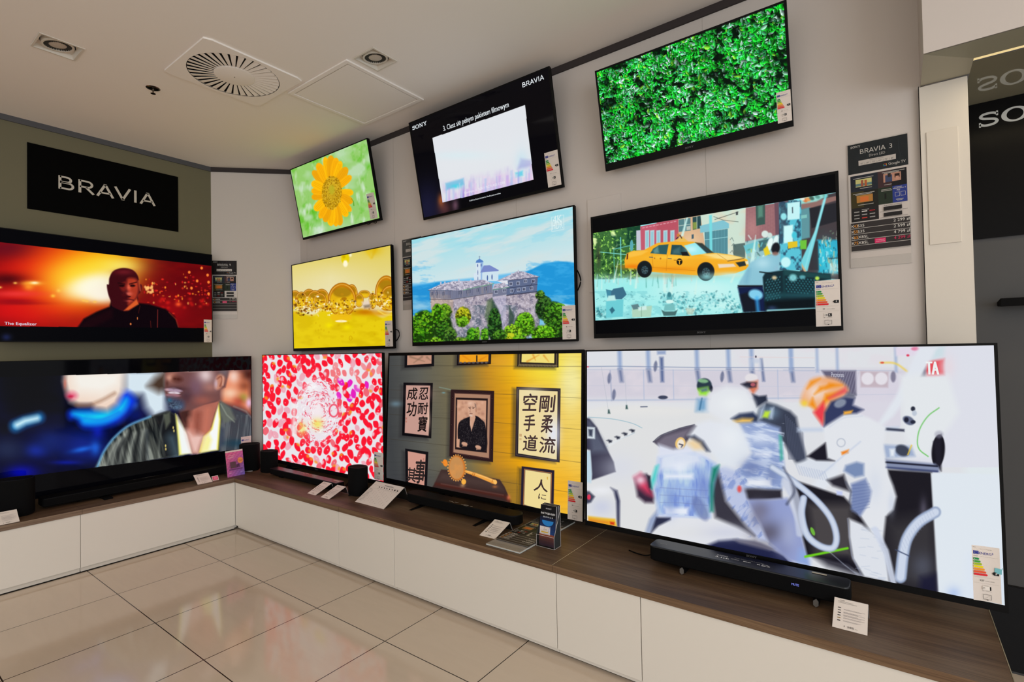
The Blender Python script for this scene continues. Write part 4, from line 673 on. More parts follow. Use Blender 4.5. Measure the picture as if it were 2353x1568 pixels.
    c.line([(720, 768), (712, 905)], 3, (206, 130, 20), 1.5); c.line([(590, 770), (600, 880)], 3, (206, 130, 20), 1.5); c.line([(590, 875), (960, 905)], 3, (206, 130, 20), 1.5); c.line([(1240, 822), (1380, 800)], 5, (90, 70, 50), 2); c.line([(1150, 760), (1240, 820)], 3, (206, 150, 60), 2)
    for a, b in ((582, 788), (742, 800)): c.line([(a-14, b), (a+14, b+2)], 6, (90, 90, 90), 1.5)
    for a, b, w_, h_ in ((526, 895, 58, 68), (1052, 915, 68, 76)): c.ell(a, b-4, w_+6, h_+4, (40, 36, 34), 0, 2); c.ell(a, b, w_, h_, (22, 28, 32), 0, 2); c.ell(a+2, b+4, w_*0.5, h_*0.52, (60, 84, 92), 0, 2); c.ell(a+2, b+4, w_*0.2, h_*0.2, (120, 150, 156), 0, 2); [c.line([(a, b), (a+w_*0.5*math.cos(k), b+h_*0.5*math.sin(k))], 4, (24, 30, 36), 2) for k in np.linspace(0, 6.28, 8)]
    c.glowat(1060, 960, 70, 30, (150, 226, 230), 0.7); P([(375, 762), (386, 752), (382, 806), (372, 808)], (70, 20, 20), 1.5)
    c.ell(826, 828, 25, 28, (30, 26, 20), 0, 1.5); c.line([(812, 816), (840, 816)], 6, (246, 180, 50), 1.2); c.line([(826, 816), (826, 848)], 7, (246, 180, 50), 1.2); c.ell(663, 800, 7, 8, (190, 120, 30), 0, 1.5); c.ell(612, 798, 6, 7, (190, 120, 30), 0, 1.5); c.line([(780, 814), (798, 815)], 6, (150, 100, 30), 1.5)
    P([(1155, 848), (1290, 845), (1310, 870), (1165, 882)], (236, 216, 190), 3); P([(1308, 835), (1385, 822), (1398, 860), (1340, 872)], (40, 50, 50), 2.5); P([(1390, 825), (1415, 822), (1418, 848), (1400, 852)], (236, 232, 200), 2.5); c.glowat(1270, 940, 150, 24, (206, 236, 220), 0.8)
    # man bending over a crate basket
    P([(1340, 1000), (1400, 900), (1440, 830), (1530, 790), (1620, 765), (1690, 760), (1680, 900), (1640, 960), (1560, 1040), (1330, 1030)], (140, 196, 214), 5, 1, False); c.glowat(1540, 840, 70, 50, (190, 230, 240), 0.7); c.glowat(1660, 890, 26, 26, (150, 190, 210), 0.6); c.line([(1420, 900), (1400, 1000)], 20, (100, 160, 190), 14, 0.5)
    c.ell(1652, 712, 36, 50, (26, 26, 34), 0.2, 4); c.ell(1648, 758, 26, 16, (150, 110, 100), 0, 5, 0.9); P([(1325, 1030), (1540, 1030), (1540, 1052), (1330, 1050)], (24, 20, 26), 3); P([(1325, 1045), (1540, 1040), (1580, 1180), (1570, 1255), (1380, 1258), (1350, 1160)], (18, 30, 70), 5); P([(1345, 1110), (1440, 1080), (1500, 1255), (1375, 1260)], (20, 24, 36), 6); c.ell(1480, 1110, 62, 44, (130, 206, 236), 0.2, 6); c.line([(1490, 1140), (1500, 1250)], 26, (60, 170, 236), 8, 0.8)
    P([(1540, 960), (1560, 925), (1720, 898), (2120, 935), (2125, 980), (1990, 1000), (1990, 1225), (1560, 1240)], (20, 44, 52), 4); P([(1720, 900), (2120, 938), (2122, 975), (1724, 945)], (30, 70, 74), 4)
    for i in range(11):
        for j in range(9):
            a, b = 1570+i*13, 985+j*22-(i*3); (c.ell(a, b, 5, 8, (70, 150, 160), 0.6, 2.5, 0.6) if (i+j) % 2 and a < 1700 and b < 1160 else None)
    for i in range(18):
        for j in range(8):
            a, b = 1745+i*14, 960+j*20+i*1.5; (c.ell(a, b, 6, 8, (60, 150, 160), -0.6, 2.5, 0.55) if (i+j) % 2 and b < 1100 else None)
    c.ell(1800, 965, 34, 30, (150, 236, 240), 0, 6, 0.8); c.ell(1880, 960, 26, 16, (120, 210, 220), 0, 5, 0.7); c.ell(2008, 970, 18, 16, (190, 230, 90), 0, 4); c.ell(1640, 965, 20, 16, (206, 190, 150), 0, 5); P([(1560, 1100), (1990, 1090), (1990, 1140), (1720, 1130), (1560, 1160)], (40, 100, 110), 10, 0.5); P([(1560, 1170), (1990, 1140), (1990, 1230), (1560, 1240)], (8, 16, 22), 10, 0.9); c.line([(1515, 915), (1620, 930)], 9, (16, 26, 30), 3); c.line([(1720, 920), (1728, 1120)], 16, (24, 66, 72), 5, 0.8); c.glowat(1620, 1225, 40, 20, (60, 80, 130), 0.6)
    P([(1580, 1240), (1990, 1222), (1990, 1226), (1580, 1246)], (150, 226, 240), 2, 0.7)
    c.clip([(80, 585), (2172, 232), (2200, 1222), (100, 1333)], (5, 5, 7))

def pic_race(c):
    _p = c.poly; c.poly = lambda pts, col, f=1.2, a=1.0, sm=False, raw=False: _p(pts, col, f*1.7, a, sm, raw)
    ZL = Z(1320, 780, 0.34439); ZR = Z(1800, 780, 0.42085); c.T = ZL; P = c.poly; x = (c.X-1320)/0.34439; y = (c.Y-780)/0.34439
    c.A[:] = (221, 223, 228); c.field(np.clip((y-180)/40, 0, 1)*np.clip((430-y)/60, 0, 1), (210, 206, 218)); c.field(np.clip((c.noise(40, 30, 2, 3)-0.5)*2, 0, 0.5)*(y < 420), (224, 216, 224))
    LB = (150, 170, 206)
    for a in (285, 475, 800, 1010, 1165, 1430): P([(a, 60), (a+28, 60), (a+32, 200), (a+6, 200)], LB, 4, 0.95); P([(a+6, 200), (a+30, 200), (a+40, 285), (a+20, 285)], (96, 110, 150), 5, 0.9)
    P([(568, 120), (592, 120), (596, 285), (576, 285)], (90, 106, 150), 4); P([(550, 78), (608, 76), (608, 100), (552, 102)], (150, 166, 200), 3); P([(1240, 130), (1252, 130), (1270, 280), (1255, 280)], (96, 110, 150), 4)
    P([(1160, 128), (1250, 130), (1250, 212), (1230, 212), (1230, 160), (1190, 158), (1185, 210), (1165, 208)], (190, 200, 220), 3, 0.6)
    c.line([(80, 182), (280, 180), (800, 188), (1600, 190)], 5, (120, 136, 170), 2, 0.8); c.line([(80, 203), (1600, 212)], 4, (176, 184, 206), 2, 0.7); c.line([(80, 310), (1600, 316)], 3, (190, 196, 214), 2, 0.6); c.line([(80, 408), (560, 405), (1600, 390)], 7, (160, 176, 206), 4, 0.7)
    for a in (460, 658, 1355): c.line([(a, 205), (a+4, 400)], 5, (170, 184, 212), 2.5, 0.8)
    for a, b in ((232, 260), (262, 370), (540, 180), (985, 250)): c.ell(a, b, 12, 36, (96, 104, 136), 0.1, 5, 0.8)
    c.line([(238, 210), (248, 410)], 6, (150, 160, 190), 3, 0.7); c.ell(590, 388, 32, 12, (60, 66, 90), 0, 4); c.line([(1105, 118), (1600, 124)], 5, (226, 206, 206), 2, 0.7); c.ell(1210, 116, 5, 8, (60, 60, 80), 0, 2); c.ell(88, 184, 8, 4, (226, 90, 110), 0, 2)
    # white car body at left
    P([(60, 480), (200, 450), (380, 442), (600, 450), (900, 480), (1060, 560), (1100, 700), (960, 900), (520, 1300), (60, 1240)], (222, 223, 224), 3); P([(80, 470), (420, 445), (800, 470), (700, 500), (100, 510)], (229, 228, 226), 14, 0.8)
    c.line([(90, 520), (250, 532), (380, 560), (450, 592)], 3, (120, 170, 190), 2, 0.9, True); c.line([(215, 715), (300, 670), (400, 625)], 3, (150, 180, 200), 2.5, 0.8); P([(215, 708), (390, 612), (408, 612), (230, 714)], (232, 234, 236), 3)
    for a, b in ((235, 680), (288, 656), (337, 632), (386, 610)): c.poly([(a-22, b-4), (a-8, b-10), (a+16, b-4), (a+12, b+8), (a-4, b+12), (a-8, b+2)], (40, 44, 60), 2.5)
    c.line([(178, 180), (228, 490)], 2, (176, 184, 196), 1.5, 0.8); c.line([(335, 240), (348, 465)], 2, (176, 184, 196), 1.5, 0.8); P([(224, 470), (232, 470), (238, 496), (222, 496)], (50, 80, 80), 2); P([(343, 440), (351, 440), (356, 466), (341, 466)], (50, 80, 80), 2); c.line([(442, 451), (484, 450)], 6, (60, 70, 100), 2.5)
    P([(60, 520), (100, 530), (150, 590), (220, 740), (262, 820), (275, 885), (115, 940), (110, 820), (104, 740), (60, 730)], (52, 50, 70), 2.5); P([(80, 540), (110, 545), (200, 700), (215, 750), (110, 760)], (110, 120, 140), 10, 0.6); P([(82, 585), (136, 588), (136, 665), (84, 662)], (216, 226, 232), 2.5); P([(92, 600), (122, 602), (118, 650), (96, 645)], (60, 66, 86), 3); P([(60, 745), (104, 748), (116, 900), (110, 960), (60, 950)], (190, 216, 230), 3)
    P([(60, 1010), (100, 1015), (136, 1050), (110, 1090), (60, 1105)], (44, 46, 66), 3); c.ell(96, 1054, 12, 18, (226, 40, 70), 0, 3); P([(240, 990), (285, 1010), (302, 1080), (300, 1256), (284, 1250), (278, 1080), (262, 1020)], (44, 46, 74), 4); P([(90, 1180), (270, 1200), (282, 1250), (96, 1225)], (236, 184, 40), 3); P([(92, 1195), (230, 1215), (230, 1235), (96, 1222)], (226, 130, 30), 4, 0.8); P([(236, 1218), (266, 1222), (264, 1240), (238, 1236)], (206, 50, 20), 2.5); c.glowat(180, 1120, 80, 60, (196, 202, 226), 0.7)
    P([(400, 930), (440, 905), (480, 900), (505, 960), (530, 1060), (525, 1092), (470, 1090), (420, 1050)], (56, 40, 60), 6); P([(400, 920), (440, 895), (490, 960), (515, 1045), (480, 1030), (430, 990)], (226, 60, 96), 10, 0.9); c.glowat(440, 940, 34, 30, (236, 206, 220), 0.9); P([(480, 905), (506, 912), (518, 1000), (498, 990)], (40, 30, 46), 3)
    P([(525, 685), (580, 640), (700, 595), (800, 570), (820, 580), (780, 640), (740, 700), (720, 745), (600, 745)], (74, 70, 86), 2.5); P([(545, 690), (600, 645), (780, 590), (740, 650), (720, 735), (620, 738)], (120, 112, 128), 6, 0.9); c.ell(706, 696, 34, 42, (236, 196, 120), 0.2, 2.5); c.ell(708, 698, 22, 30, (240, 230, 214), 0.2, 2.5); c.line([(700, 700), (722, 706), (712, 722)], 8, (60, 60, 80), 2.5); c.line([(525, 685), (580, 640), (700, 595), (800, 570)], 5, (60, 60, 80), 2, 0.9, True)
    P([(560, 700), (660, 735), (760, 720), (820, 760), (900, 780), (960, 900), (900, 1230), (560, 1220)], (218, 222, 238), 6)
    # arch of the near wheel
    P([(505, 1305), (560, 1245), (640, 1205), (760, 1186), (880, 1190), (1000, 1220), (1150, 1280), (1300, 1370), (1420, 1450), (1460, 1520), (1200, 1520), (860, 1380)], (224, 226, 232), 4); P([(470, 1290), (500, 1200), (550, 1140), (560, 1200), (540, 1240), (505, 1300)], (150, 164, 196), 5); P([(505, 1300), (545, 1190), (640, 1190), (640, 1205), (560, 1246)], (40, 44, 70), 4); P([(880, 1378), (960, 1345), (1080, 1335), (1240, 1370), (1400, 1440), (1460, 1500), (1460, 1560), (1100, 1560)], (30, 34, 70), 6); P([(1060, 1338), (1200, 1345), (1340, 1400), (1300, 1410), (1100, 1360)], (110, 108, 126), 5); c.line([(1300, 1370), (1400, 1440), (1460, 1510)], 10, (150, 160, 200), 5, 0.8)
    # distant people
    c.ell(866, 310, 50, 50, (40, 56, 70), 0.1, 4); c.ell(858, 278, 34, 14, (150, 206, 150), 0.1, 5, 0.8); P([(822, 330), (890, 318), (905, 350), (880, 375), (835, 372)], (150, 226, 60), 5); P([(838, 335), (886, 322), (890, 345), (850, 352)], (90, 120, 130), 4); c.ell(912, 330, 10, 22, (36, 40, 56), 0, 4); P([(820, 400), (880, 395), (890, 480), (810, 480)], (110, 160, 200), 8, 0.9); c.line([(850, 395), (835, 470)], 8, (40, 90, 130), 4, 0.7)
    c.ell(1180, 258, 42, 30, (226, 222, 226), 0, 4); P([(1150, 290), (1222, 275), (1222, 330), (1190, 370), (1160, 330)], (214, 120, 90), 5); P([(1110, 300), (1150, 285), (1215, 290), (1210, 318), (1150, 330)], (40, 40, 56), 4); c.ell(1190, 303, 16, 12, (176, 90, 100), 0, 3); P([(1185, 365), (1230, 380), (1280, 375), (1286, 410), (1240, 440), (1215, 455), (1195, 410)], (36, 42, 62), 4)
    P([(900, 360), (1010, 310), (1150, 330), (1200, 420), (1215, 480), (1100, 540), (1000, 560), (880, 480)], (225, 228, 234), 10)
    # crew bending over the car
    P([(1045, 530), (1100, 495), (1190, 486), (1230, 520), (1220, 560), (1100, 560)], (40, 50, 80), 5); P([(1060, 545), (1120, 528), (1190, 530), (1180, 560), (1100, 562)], (240, 190, 90), 6)
    P([(1210, 540), (1235, 460), (1280, 420), (1350, 440), (1440, 480), (1480, 520), (1500, 620), (1540, 760), (1560, 840), (1480, 830), (1400, 700), (1300, 580)], (56, 62, 80), 6); c.glowat(1300, 490, 60, 44, (120, 150, 176), 0.8); P([(1250, 520), (1270, 480), (1310, 480), (1290, 525)], (190, 226, 60), 4); P([(1240, 470), (1270, 440), (1250, 530), (1225, 540)], (190, 206, 226), 5, 0.8); P([(1310, 460), (1330, 455), (1320, 530), (1300, 530)], (196, 212, 232), 5, 0.8)
    for k in range(22): c.line([(1400+k*6, 500+k*6), (1430+k*5, 800)], 4, (120, 130, 160) if k % 2 else (36, 40, 56), 4, 0.5)
    P([(1100, 560), (1250, 550), (1370, 590), (1390, 760), (1400, 860), (1380, 1010), (1110, 1000), (1090, 880), (1180, 760)], (140, 160, 206), 6)
    n = c.noise(30, 7, 12, 3, 0.2); s_ = (x > 1080) & (x < 1400) & (y > 560) & (y < 1010); c.field(np.where(s_, np.clip((n-0.45)*3, 0, 0.8), 0), (208, 220, 240)); P([(1365, 640), (1382, 650), (1390, 800), (1375, 810)], (60, 170, 150), 5); P([(1150, 935), (1312, 935), (1312, 985), (1155, 975)], (232, 236, 244), 5); P([(1200, 750), (1310, 755), (1305, 785), (1200, 780)], (226, 232, 244), 6, 0.8)
    P([(1110, 1000), (1380, 1005), (1385, 1065), (1150, 1080), (1110, 1060)], (44, 42, 52), 5); P([(1120, 1070), (1300, 1070), (1420, 1060), (1500, 1250), (1540, 1400), (1566, 1510), (1440, 1480), (1300, 1360), (1180, 1180)], (146, 158, 206), 6); c.glowat(1290, 1290, 110, 80, (88, 84, 102), 0.85); c.glowat(1240, 1140, 70, 60, (110, 108, 134), 0.7); c.glowat(1400, 1400, 60, 60, (120, 126, 170), 0.6); P([(1500, 1400), (1570, 1420), (1570, 1520), (1480, 1500)], (140, 170, 226), 10, 0.7)
    P([(950, 860), (1010, 840), (1090, 880), (1140, 1000), (1160, 1090), (1240, 1230), (1290, 1350), (1230, 1340), (1130, 1230), (1010, 1080), (960, 980)], (186, 196, 226), 6); n = c.noise(9, 22, 14, 3, 0.7); s_ = (x > 950) & (x < 1290) & (y > 860) & (y < 1350) & (abs(c.A-np.array((186, 196, 226))).sum(2) < 40); c.field(np.where(s_, np.clip((n-0.52)*3, 0, 0.6), 0), (110, 134, 200)); P([(920, 900), (955, 860), (1010, 1080), (1130, 1230), (1200, 1310), (1080, 1250), (940, 1190), (915, 1050)], (56, 54, 66), 7); c.ell(1100, 1000, 14, 22, (226, 90, 90), 0, 6); c.ell(1075, 790, 26, 36, (60, 66, 84), 0.3, 6); P([(960, 580), (1050, 560), (1140, 640), (1180, 760), (1080, 870), (960, 840), (900, 740)], (222, 228, 236), 12)
    P([(760, 640), (820, 560), (900, 540), (1000, 560), (1040, 700), (940, 760), (800, 700)], (224, 228, 236), 8); P([(760, 650), (800, 640), (860, 680), (905, 750), (880, 748), (830, 700)], (56, 62, 84), 5, 0.9); P([(745, 690), (790, 668), (840, 690), (860, 735), (800, 740)], (240, 206, 150), 8, 0.8)
    P([(560, 790), (640, 780), (800, 760), (940, 830), (960, 860), (910, 1050), (905, 1190), (870, 1190), (560, 1170), (530, 1000)], (158, 184, 228), 7); n = c.noise(12, 40, 16, 3); s_ = (x > 530) & (x < 960) & (y > 780) & (y < 1190) & (abs(c.A-np.array((158, 184, 228))).sum(2) < 40); c.field(np.where(s_, np.clip((n-0.5)*4, 0, 0.75), 0), (190, 214, 230)); c.field(np.where(s_, np.clip((0.45-n)*4, 0, 0.8), 0), (116, 142, 214))
    P([(560, 780), (700, 740), (840, 760), (860, 830), (700, 870), (560, 880)], (220, 226, 240), 12, 0.9); P([(540, 850), (560, 840), (540, 940), (515, 1000), (510, 940)], (70, 206, 200), 6); P([(920, 860), (965, 840), (930, 960), (925, 1150), (905, 1150), (900, 980)], (30, 130, 110), 6); P([(600, 900), (790, 900), (790, 930), (600, 930)], (228, 234, 246), 6); P([(600, 1120), (760, 1125), (755, 1175), (605, 1170)], (228, 234, 246), 6)
    for k in range(3): c.line([(570, 990+k*50), (700, 1000+k*46), (890, 1010+k*50)], 3, (120, 130, 176), 3, 0.6)
    c.ell(840, 1130, 40, 90, (96, 108, 160), -0.5, 10, 0.6)
    for a, b_, rx_, ry_, cc, al in ((700, 860, 60, 40, (236, 240, 248), 0.7), (640, 1080, 40, 90, (110, 134, 200), 0.55), (860, 1000, 44, 110, (104, 124, 196), 0.65), (1250, 660, 90, 50, (222, 230, 244), 0.6), (1180, 860, 70, 60, (104, 118, 168), 0.6), (1200, 1010, 60, 20, (50, 46, 56), 0.5), (1320, 900, 50, 70, (110, 124, 168), 0.5), (1430, 1300, 60, 110, (176, 184, 214), 0.5), (1220, 1180, 50, 80, (120, 118, 140), 0.6), (760, 1290, 200, 40, (222, 223, 224), 0.6), (1000, 1290, 160, 50, (196, 200, 222), 0.5), (300, 860, 140, 100, (212, 216, 232), 0.5), (180, 1010, 80, 30, (236, 238, 244), 0.7), (1040, 660, 80, 90, (236, 240, 244), 0.6), (1060, 430, 100, 60, (236, 240, 242), 0.7)): c.glowat(a, b_, rx_, ry_, cc, al)
    # ---- right half
    c.T = ZR; x = (c.X-1800)/0.42085; y = (c.Y-780)/0.42085
    c.field(np.clip((x-960)/60, 0, 1), (222, 230, 234)); c.field(np.clip((x-640)/120, 0, 1)*(y < 700), (220, 222, 232)); c.field(np.where((x > 200) & (x < 640) & (y > 190) & (y < 480), 0.75, 0), (214, 210, 224))
    for a in (30, 175, 285, 605): P([(a, 40), (a+14, 40), (a+18, 180), (a+4, 180)], LB, 4, 0.8)
    c.line([(0, 168), (620, 172)], 4, (170, 180, 206), 2, 0.7); c.line([(0, 310), (640, 300)], 3, (190, 196, 214), 2, 0.6); P([(75, 485), (630, 478), (630, 500), (75, 505)], (190, 204, 226), 5, 0.8)
    P([(210, 172), (395, 172), (398, 306), (330, 300), (250, 240)], (100, 96, 120), 4)
    for k in range(9): c.line([(300+k*14, 180), (240+k*18, 300)], 3, (180, 180, 200), 2.5, 0.5)
    P([(420, 174), (574, 178), (572, 264), (422, 262)], (196, 180, 190), 3); c.ell(460, 215, 34, 34, (226, 222, 230), 0, 4); c.ell(535, 215, 34, 34, (226, 222, 230), 0, 4); c.ell(600, 205, 14, 30, (110, 106, 130), 0, 5, 0.8)
    c.line([(530, 128), (610, 132), (676, 175)], 9, (236, 206, 90), 5, 0.9, True); c.ell(540, 128, 10, 5, (220, 90, 70), 0, 3); P([(612, 45), (760, 42), (740, 90), (616, 90)], (224, 214, 230), 4); c.ell(680, 88, 8, 6, (220, 60, 90), 0, 3); c.ell(720, 52, 22, 10, (226, 110, 150), 0, 5, 0.8)
    P([(775, 125), (880, 105), (880, 195), (778, 208)], (226, 80, 90), 5); P([(728, 225), (776, 150), (778, 205)], (70, 66, 90), 4); P([(820, 50), (880, 40), (880, 100), (810, 110)], (196, 220, 226), 8, 0.7); c.glowat(900, 150, 40, 60, (228, 216, 224), 0.9)
    # big arm across
    P([(740, 45), (840, 45), (720, 260), (600, 420), (440, 560), (330, 700), (220, 830), (160, 795), (250, 690), (480, 520), (610, 320)], (223, 228, 236), 6)
    # fuel nozzle
    P([(640, 200), (760, 190), (900, 200), (960, 400), (880, 520), (820, 560), (800, 640), (720, 640), (660, 520)], (226, 230, 234), 10)
    c.line([(850, 375), (790, 420), (745, 490), (732, 560), (745, 605), (790, 640)], 6, (110, 196, 100), 2.5, 1, True); c.ell(846, 610, 36, 90, (20, 18, 28), 0.08, 4); P([(820, 560), (862, 520), (862, 720), (838, 700)], (30, 28, 40), 4); c.ell(850, 520, 24, 20, (150, 150, 170), 0, 6, 0.5)
    c.ell(684, 444, 34, 22, (96, 104, 130), 0.5, 4); c.ell(672, 440, 12, 14, (30, 32, 50), 0, 3); c.ell(708, 452, 14, 10, (36, 40, 60), 0, 3); c.ell(708, 380, 12, 13, (40, 44, 60), 0, 3); c.ell(716, 404, 13, 15, (190, 200, 214), 0, 3); P([(560, 484), (660, 492), (660, 504), (556, 496)], (40, 44, 66), 3)
    P([(545, 575), (700, 585), (720, 640), (560, 650)], (160, 176, 206), 5); c.ell(650, 608, 40, 30, (60, 66, 84), 0.4, 6); c.line([(700, 580), (680, 630)], 6, (236, 200, 60), 3); P([(580, 600), (610, 598), (605, 640), (585, 640)], (226, 232, 240), 4)
    P([(556, 655), (830, 680), (850, 700), (852, 728), (700, 722), (560, 700)], (130, 140, 170), 4); c.line([(560, 672), (840, 694)], 9, (24, 26, 44), 3); c.line([(560, 700), (840, 722)], 10, (60, 70, 110), 4)
    # dark pit floor
    P([(570, 712), (810, 728), (840, 1390), (700, 1370), (440, 1300), (350, 1230), (170, 1190), (130, 1180), (60, 900), (30, 760), (330, 860), (420, 960), (560, 960)], (26, 24, 32), 4); P([(560, 1000), (840, 960), (840, 1380), (600, 1340)], (56, 54, 58), 30, 0.9); c.glowat(760, 1240, 60, 70, (84, 88, 104), 0.7); c.glowat(765, 930, 20, 60, (96, 92, 110), 0.7); P([(130, 900), (380, 900), (380, 1200), (170, 1170)], (74, 70, 72), 16, 0.95); P([(170, 1190), (350, 1190), (420, 1300), (240, 1240)], (20, 18, 30), 10, 0.8)
    c.line([(120, 1188), (350, 1142)], 13, (110, 206, 30), 3); c.ell(160, 1050, 10, 24, (110, 180, 60), -0.4, 3); P([(750, 1300), (840, 1280), (845, 1390), (740, 1380)], (22, 22, 50), 12, 0.8)
    P([(806, 732), (900, 730), (1195, 740), (1205, 1430), (1040, 1428), (848, 1392)], (222, 230, 238), 3); P([(1030, 1200), (1205, 1200), (1205, 1440), (1020, 1430)], (214, 224, 242), 30, 0.7); c.glowat(930, 1390, 40, 40, (176, 196, 236), 0.8)
    # hose
    def hose(pts, w0, w1): c.line(pts, (w0, w1), (150, 166, 196), 4, 1, True); c.line(pts, (w0*0.66, w1*0.66), (204, 214, 232), 5, 1, True)
    hose([(830, 945), (740, 1000), (680, 1080), (655, 1170), (640, 1300)], 62, 66); hose([(110, 870), (100, 960), (130, 1070), (200, 1130), (270, 1140), (290, 1080), (260, 980), (180, 880), (60, 780), (-60, 700)], 40, 34)
    for k in range(16): c.line([(824-k*12, 960+k*14), (806-k*12, 920+k*14)], 2, (150, 160, 190), 2, 0.35)
    c.line([(612, 1150), (690, 1186)], 5, (60, 70, 100), 3)
    # mechanic in white with orange helmet
    P([(216, 475), (300, 420), (390, 400), (470, 430), (560, 480), (545, 600), (560, 700), (600, 800), (618, 860), (600, 930), (560, 970), (545, 1110), (480, 1060), (415, 960), (480, 860), (450, 760), (340, 740), (240, 650)], (225, 228, 234), 5); P([(340, 690), (400, 670), (440, 680), (440, 745), (390, 755), (330, 720)], (120, 140, 180), 5); P([(370, 790), (450, 760), (483, 830), (470, 890), (420, 968), (370, 930)], (120, 136, 180), 5)
    for k in range(9): c.line([(372, 800+k*18), (470, 790+k*16)], 3, (80, 96, 150), 3, 0.45)
    P([(358, 980), (430, 1010), (520, 1080), (560, 1180), (580, 1330), (440, 1300), (380, 1200), (360, 1080)], (220, 224, 232), 5); rr = random.Random(3)
    for k in range(26): a = rr.uniform(380, 540); b = rr.uniform(1020, 1310); c.line([(a, b), (a+rr.uniform(20, 46), b+rr.uniform(-4, 12))], 3, (176, 188, 210), 3, 0.5)
    c.line([(500, 1040), (560, 1160), (600, 1330)], 34, (206, 214, 232), 6, 0.9); c.line([(350, 980), (372, 1180), (430, 1300)], 4, (150, 160, 190), 3, 0.6)
    P([(66, 680), (140, 650), (240, 660), (280, 690), (230, 740), (170, 765), (110, 740)], (216, 222, 232), 6); 
    for k in range(12): c.line([(70+k*14, 690+k*3), (90+k*14, 740+k*3)], 3, (150, 164, 196), 4, 0.5)
    P([(130, 640), (230, 565), (240, 650), (280, 665), (180, 662)], (26, 24, 36), 4); P([(240, 770), (330, 740), (350, 800), (360, 830), (270, 800)], (40, 38, 48), 6); P([(290, 828), (322, 832), (322, 852), (292, 850)], (190, 200, 240), 3); c.line([(340, 780), (370, 830), (360, 890)], 8, (70, 76, 96), 5, 0.7)
    P([(95, 340), (120, 260), (160, 215), (230, 206), (300, 222), (350, 265), (345, 300), (280, 360), (225, 460), (180, 420), (150, 370)], (236, 170, 120), 7, 1, True); c.glowat(180, 290, 60, 50, (240, 226, 220), 0.8)
    for q in (((150, 230), (200, 215), (130, 270)), ((200, 260), (270, 250), (170, 300)), ((230, 300), (320, 285), (210, 360)), ((160, 320), (140, 360), (180, 380)), ((250, 240), (320, 250), (230, 270))): c.poly([q[0], q[1], q[2]], (240, 140, 20), 6)
    P([(165, 400), (220, 340), (228, 380), (215, 470)], (232, 50, 70), 6, 0.9); c.glowat(115, 350, 20, 18, (240, 206, 60), 0.9); P([(340, 260), (350, 290), (250, 330), (240, 320)], (226, 80, 90), 5, 0.8)
    P([(225, 400), (260, 340), (340, 310), (390, 320), (380, 360), (438, 385), (400, 405), (330, 410), (222, 478)], (50, 58, 96), 5); c.ell(310, 350, 34, 22, (150, 160, 176), -0.4, 6, 0.8); P([(330, 395), (380, 388), (370, 405), (330, 412)], (240, 170, 60), 3); P([(350, 290), (395, 300), (390, 320), (330, 320)], (110, 112, 130), 5)
    c.ell(315, 565, 22, 22, (150, 160, 180), 0, 3, 0.6, ring=5); P([(316, 616), (358, 602), (354, 622), (320, 632)], (240, 130, 30), 3)
    c.line([(250, 1160), (330, 1230), (420, 1300)], 4, (190, 200, 220), 3, 0.6)
    c.line([(20, 780), (60, 860), (80, 960), (90, 1060)], (60, 40), (196, 204, 224), 6, 0.8, True); c.line([(0, 700), (60, 820), (20, 900)], (10, 16), (60, 66, 90), 6, 0.6, True); c.line([(200, 745), (300, 660), (420, 560)], 6, (186, 198, 222), 5, 0.7); c.line([(250, 480), (330, 430), (430, 420)], 5, (196, 204, 222), 5, 0.6, True); c.glowat(500, 800, 40, 90, (206, 214, 230), 0.5); c.glowat(590, 900, 20, 60, (196, 206, 226), 0.5)
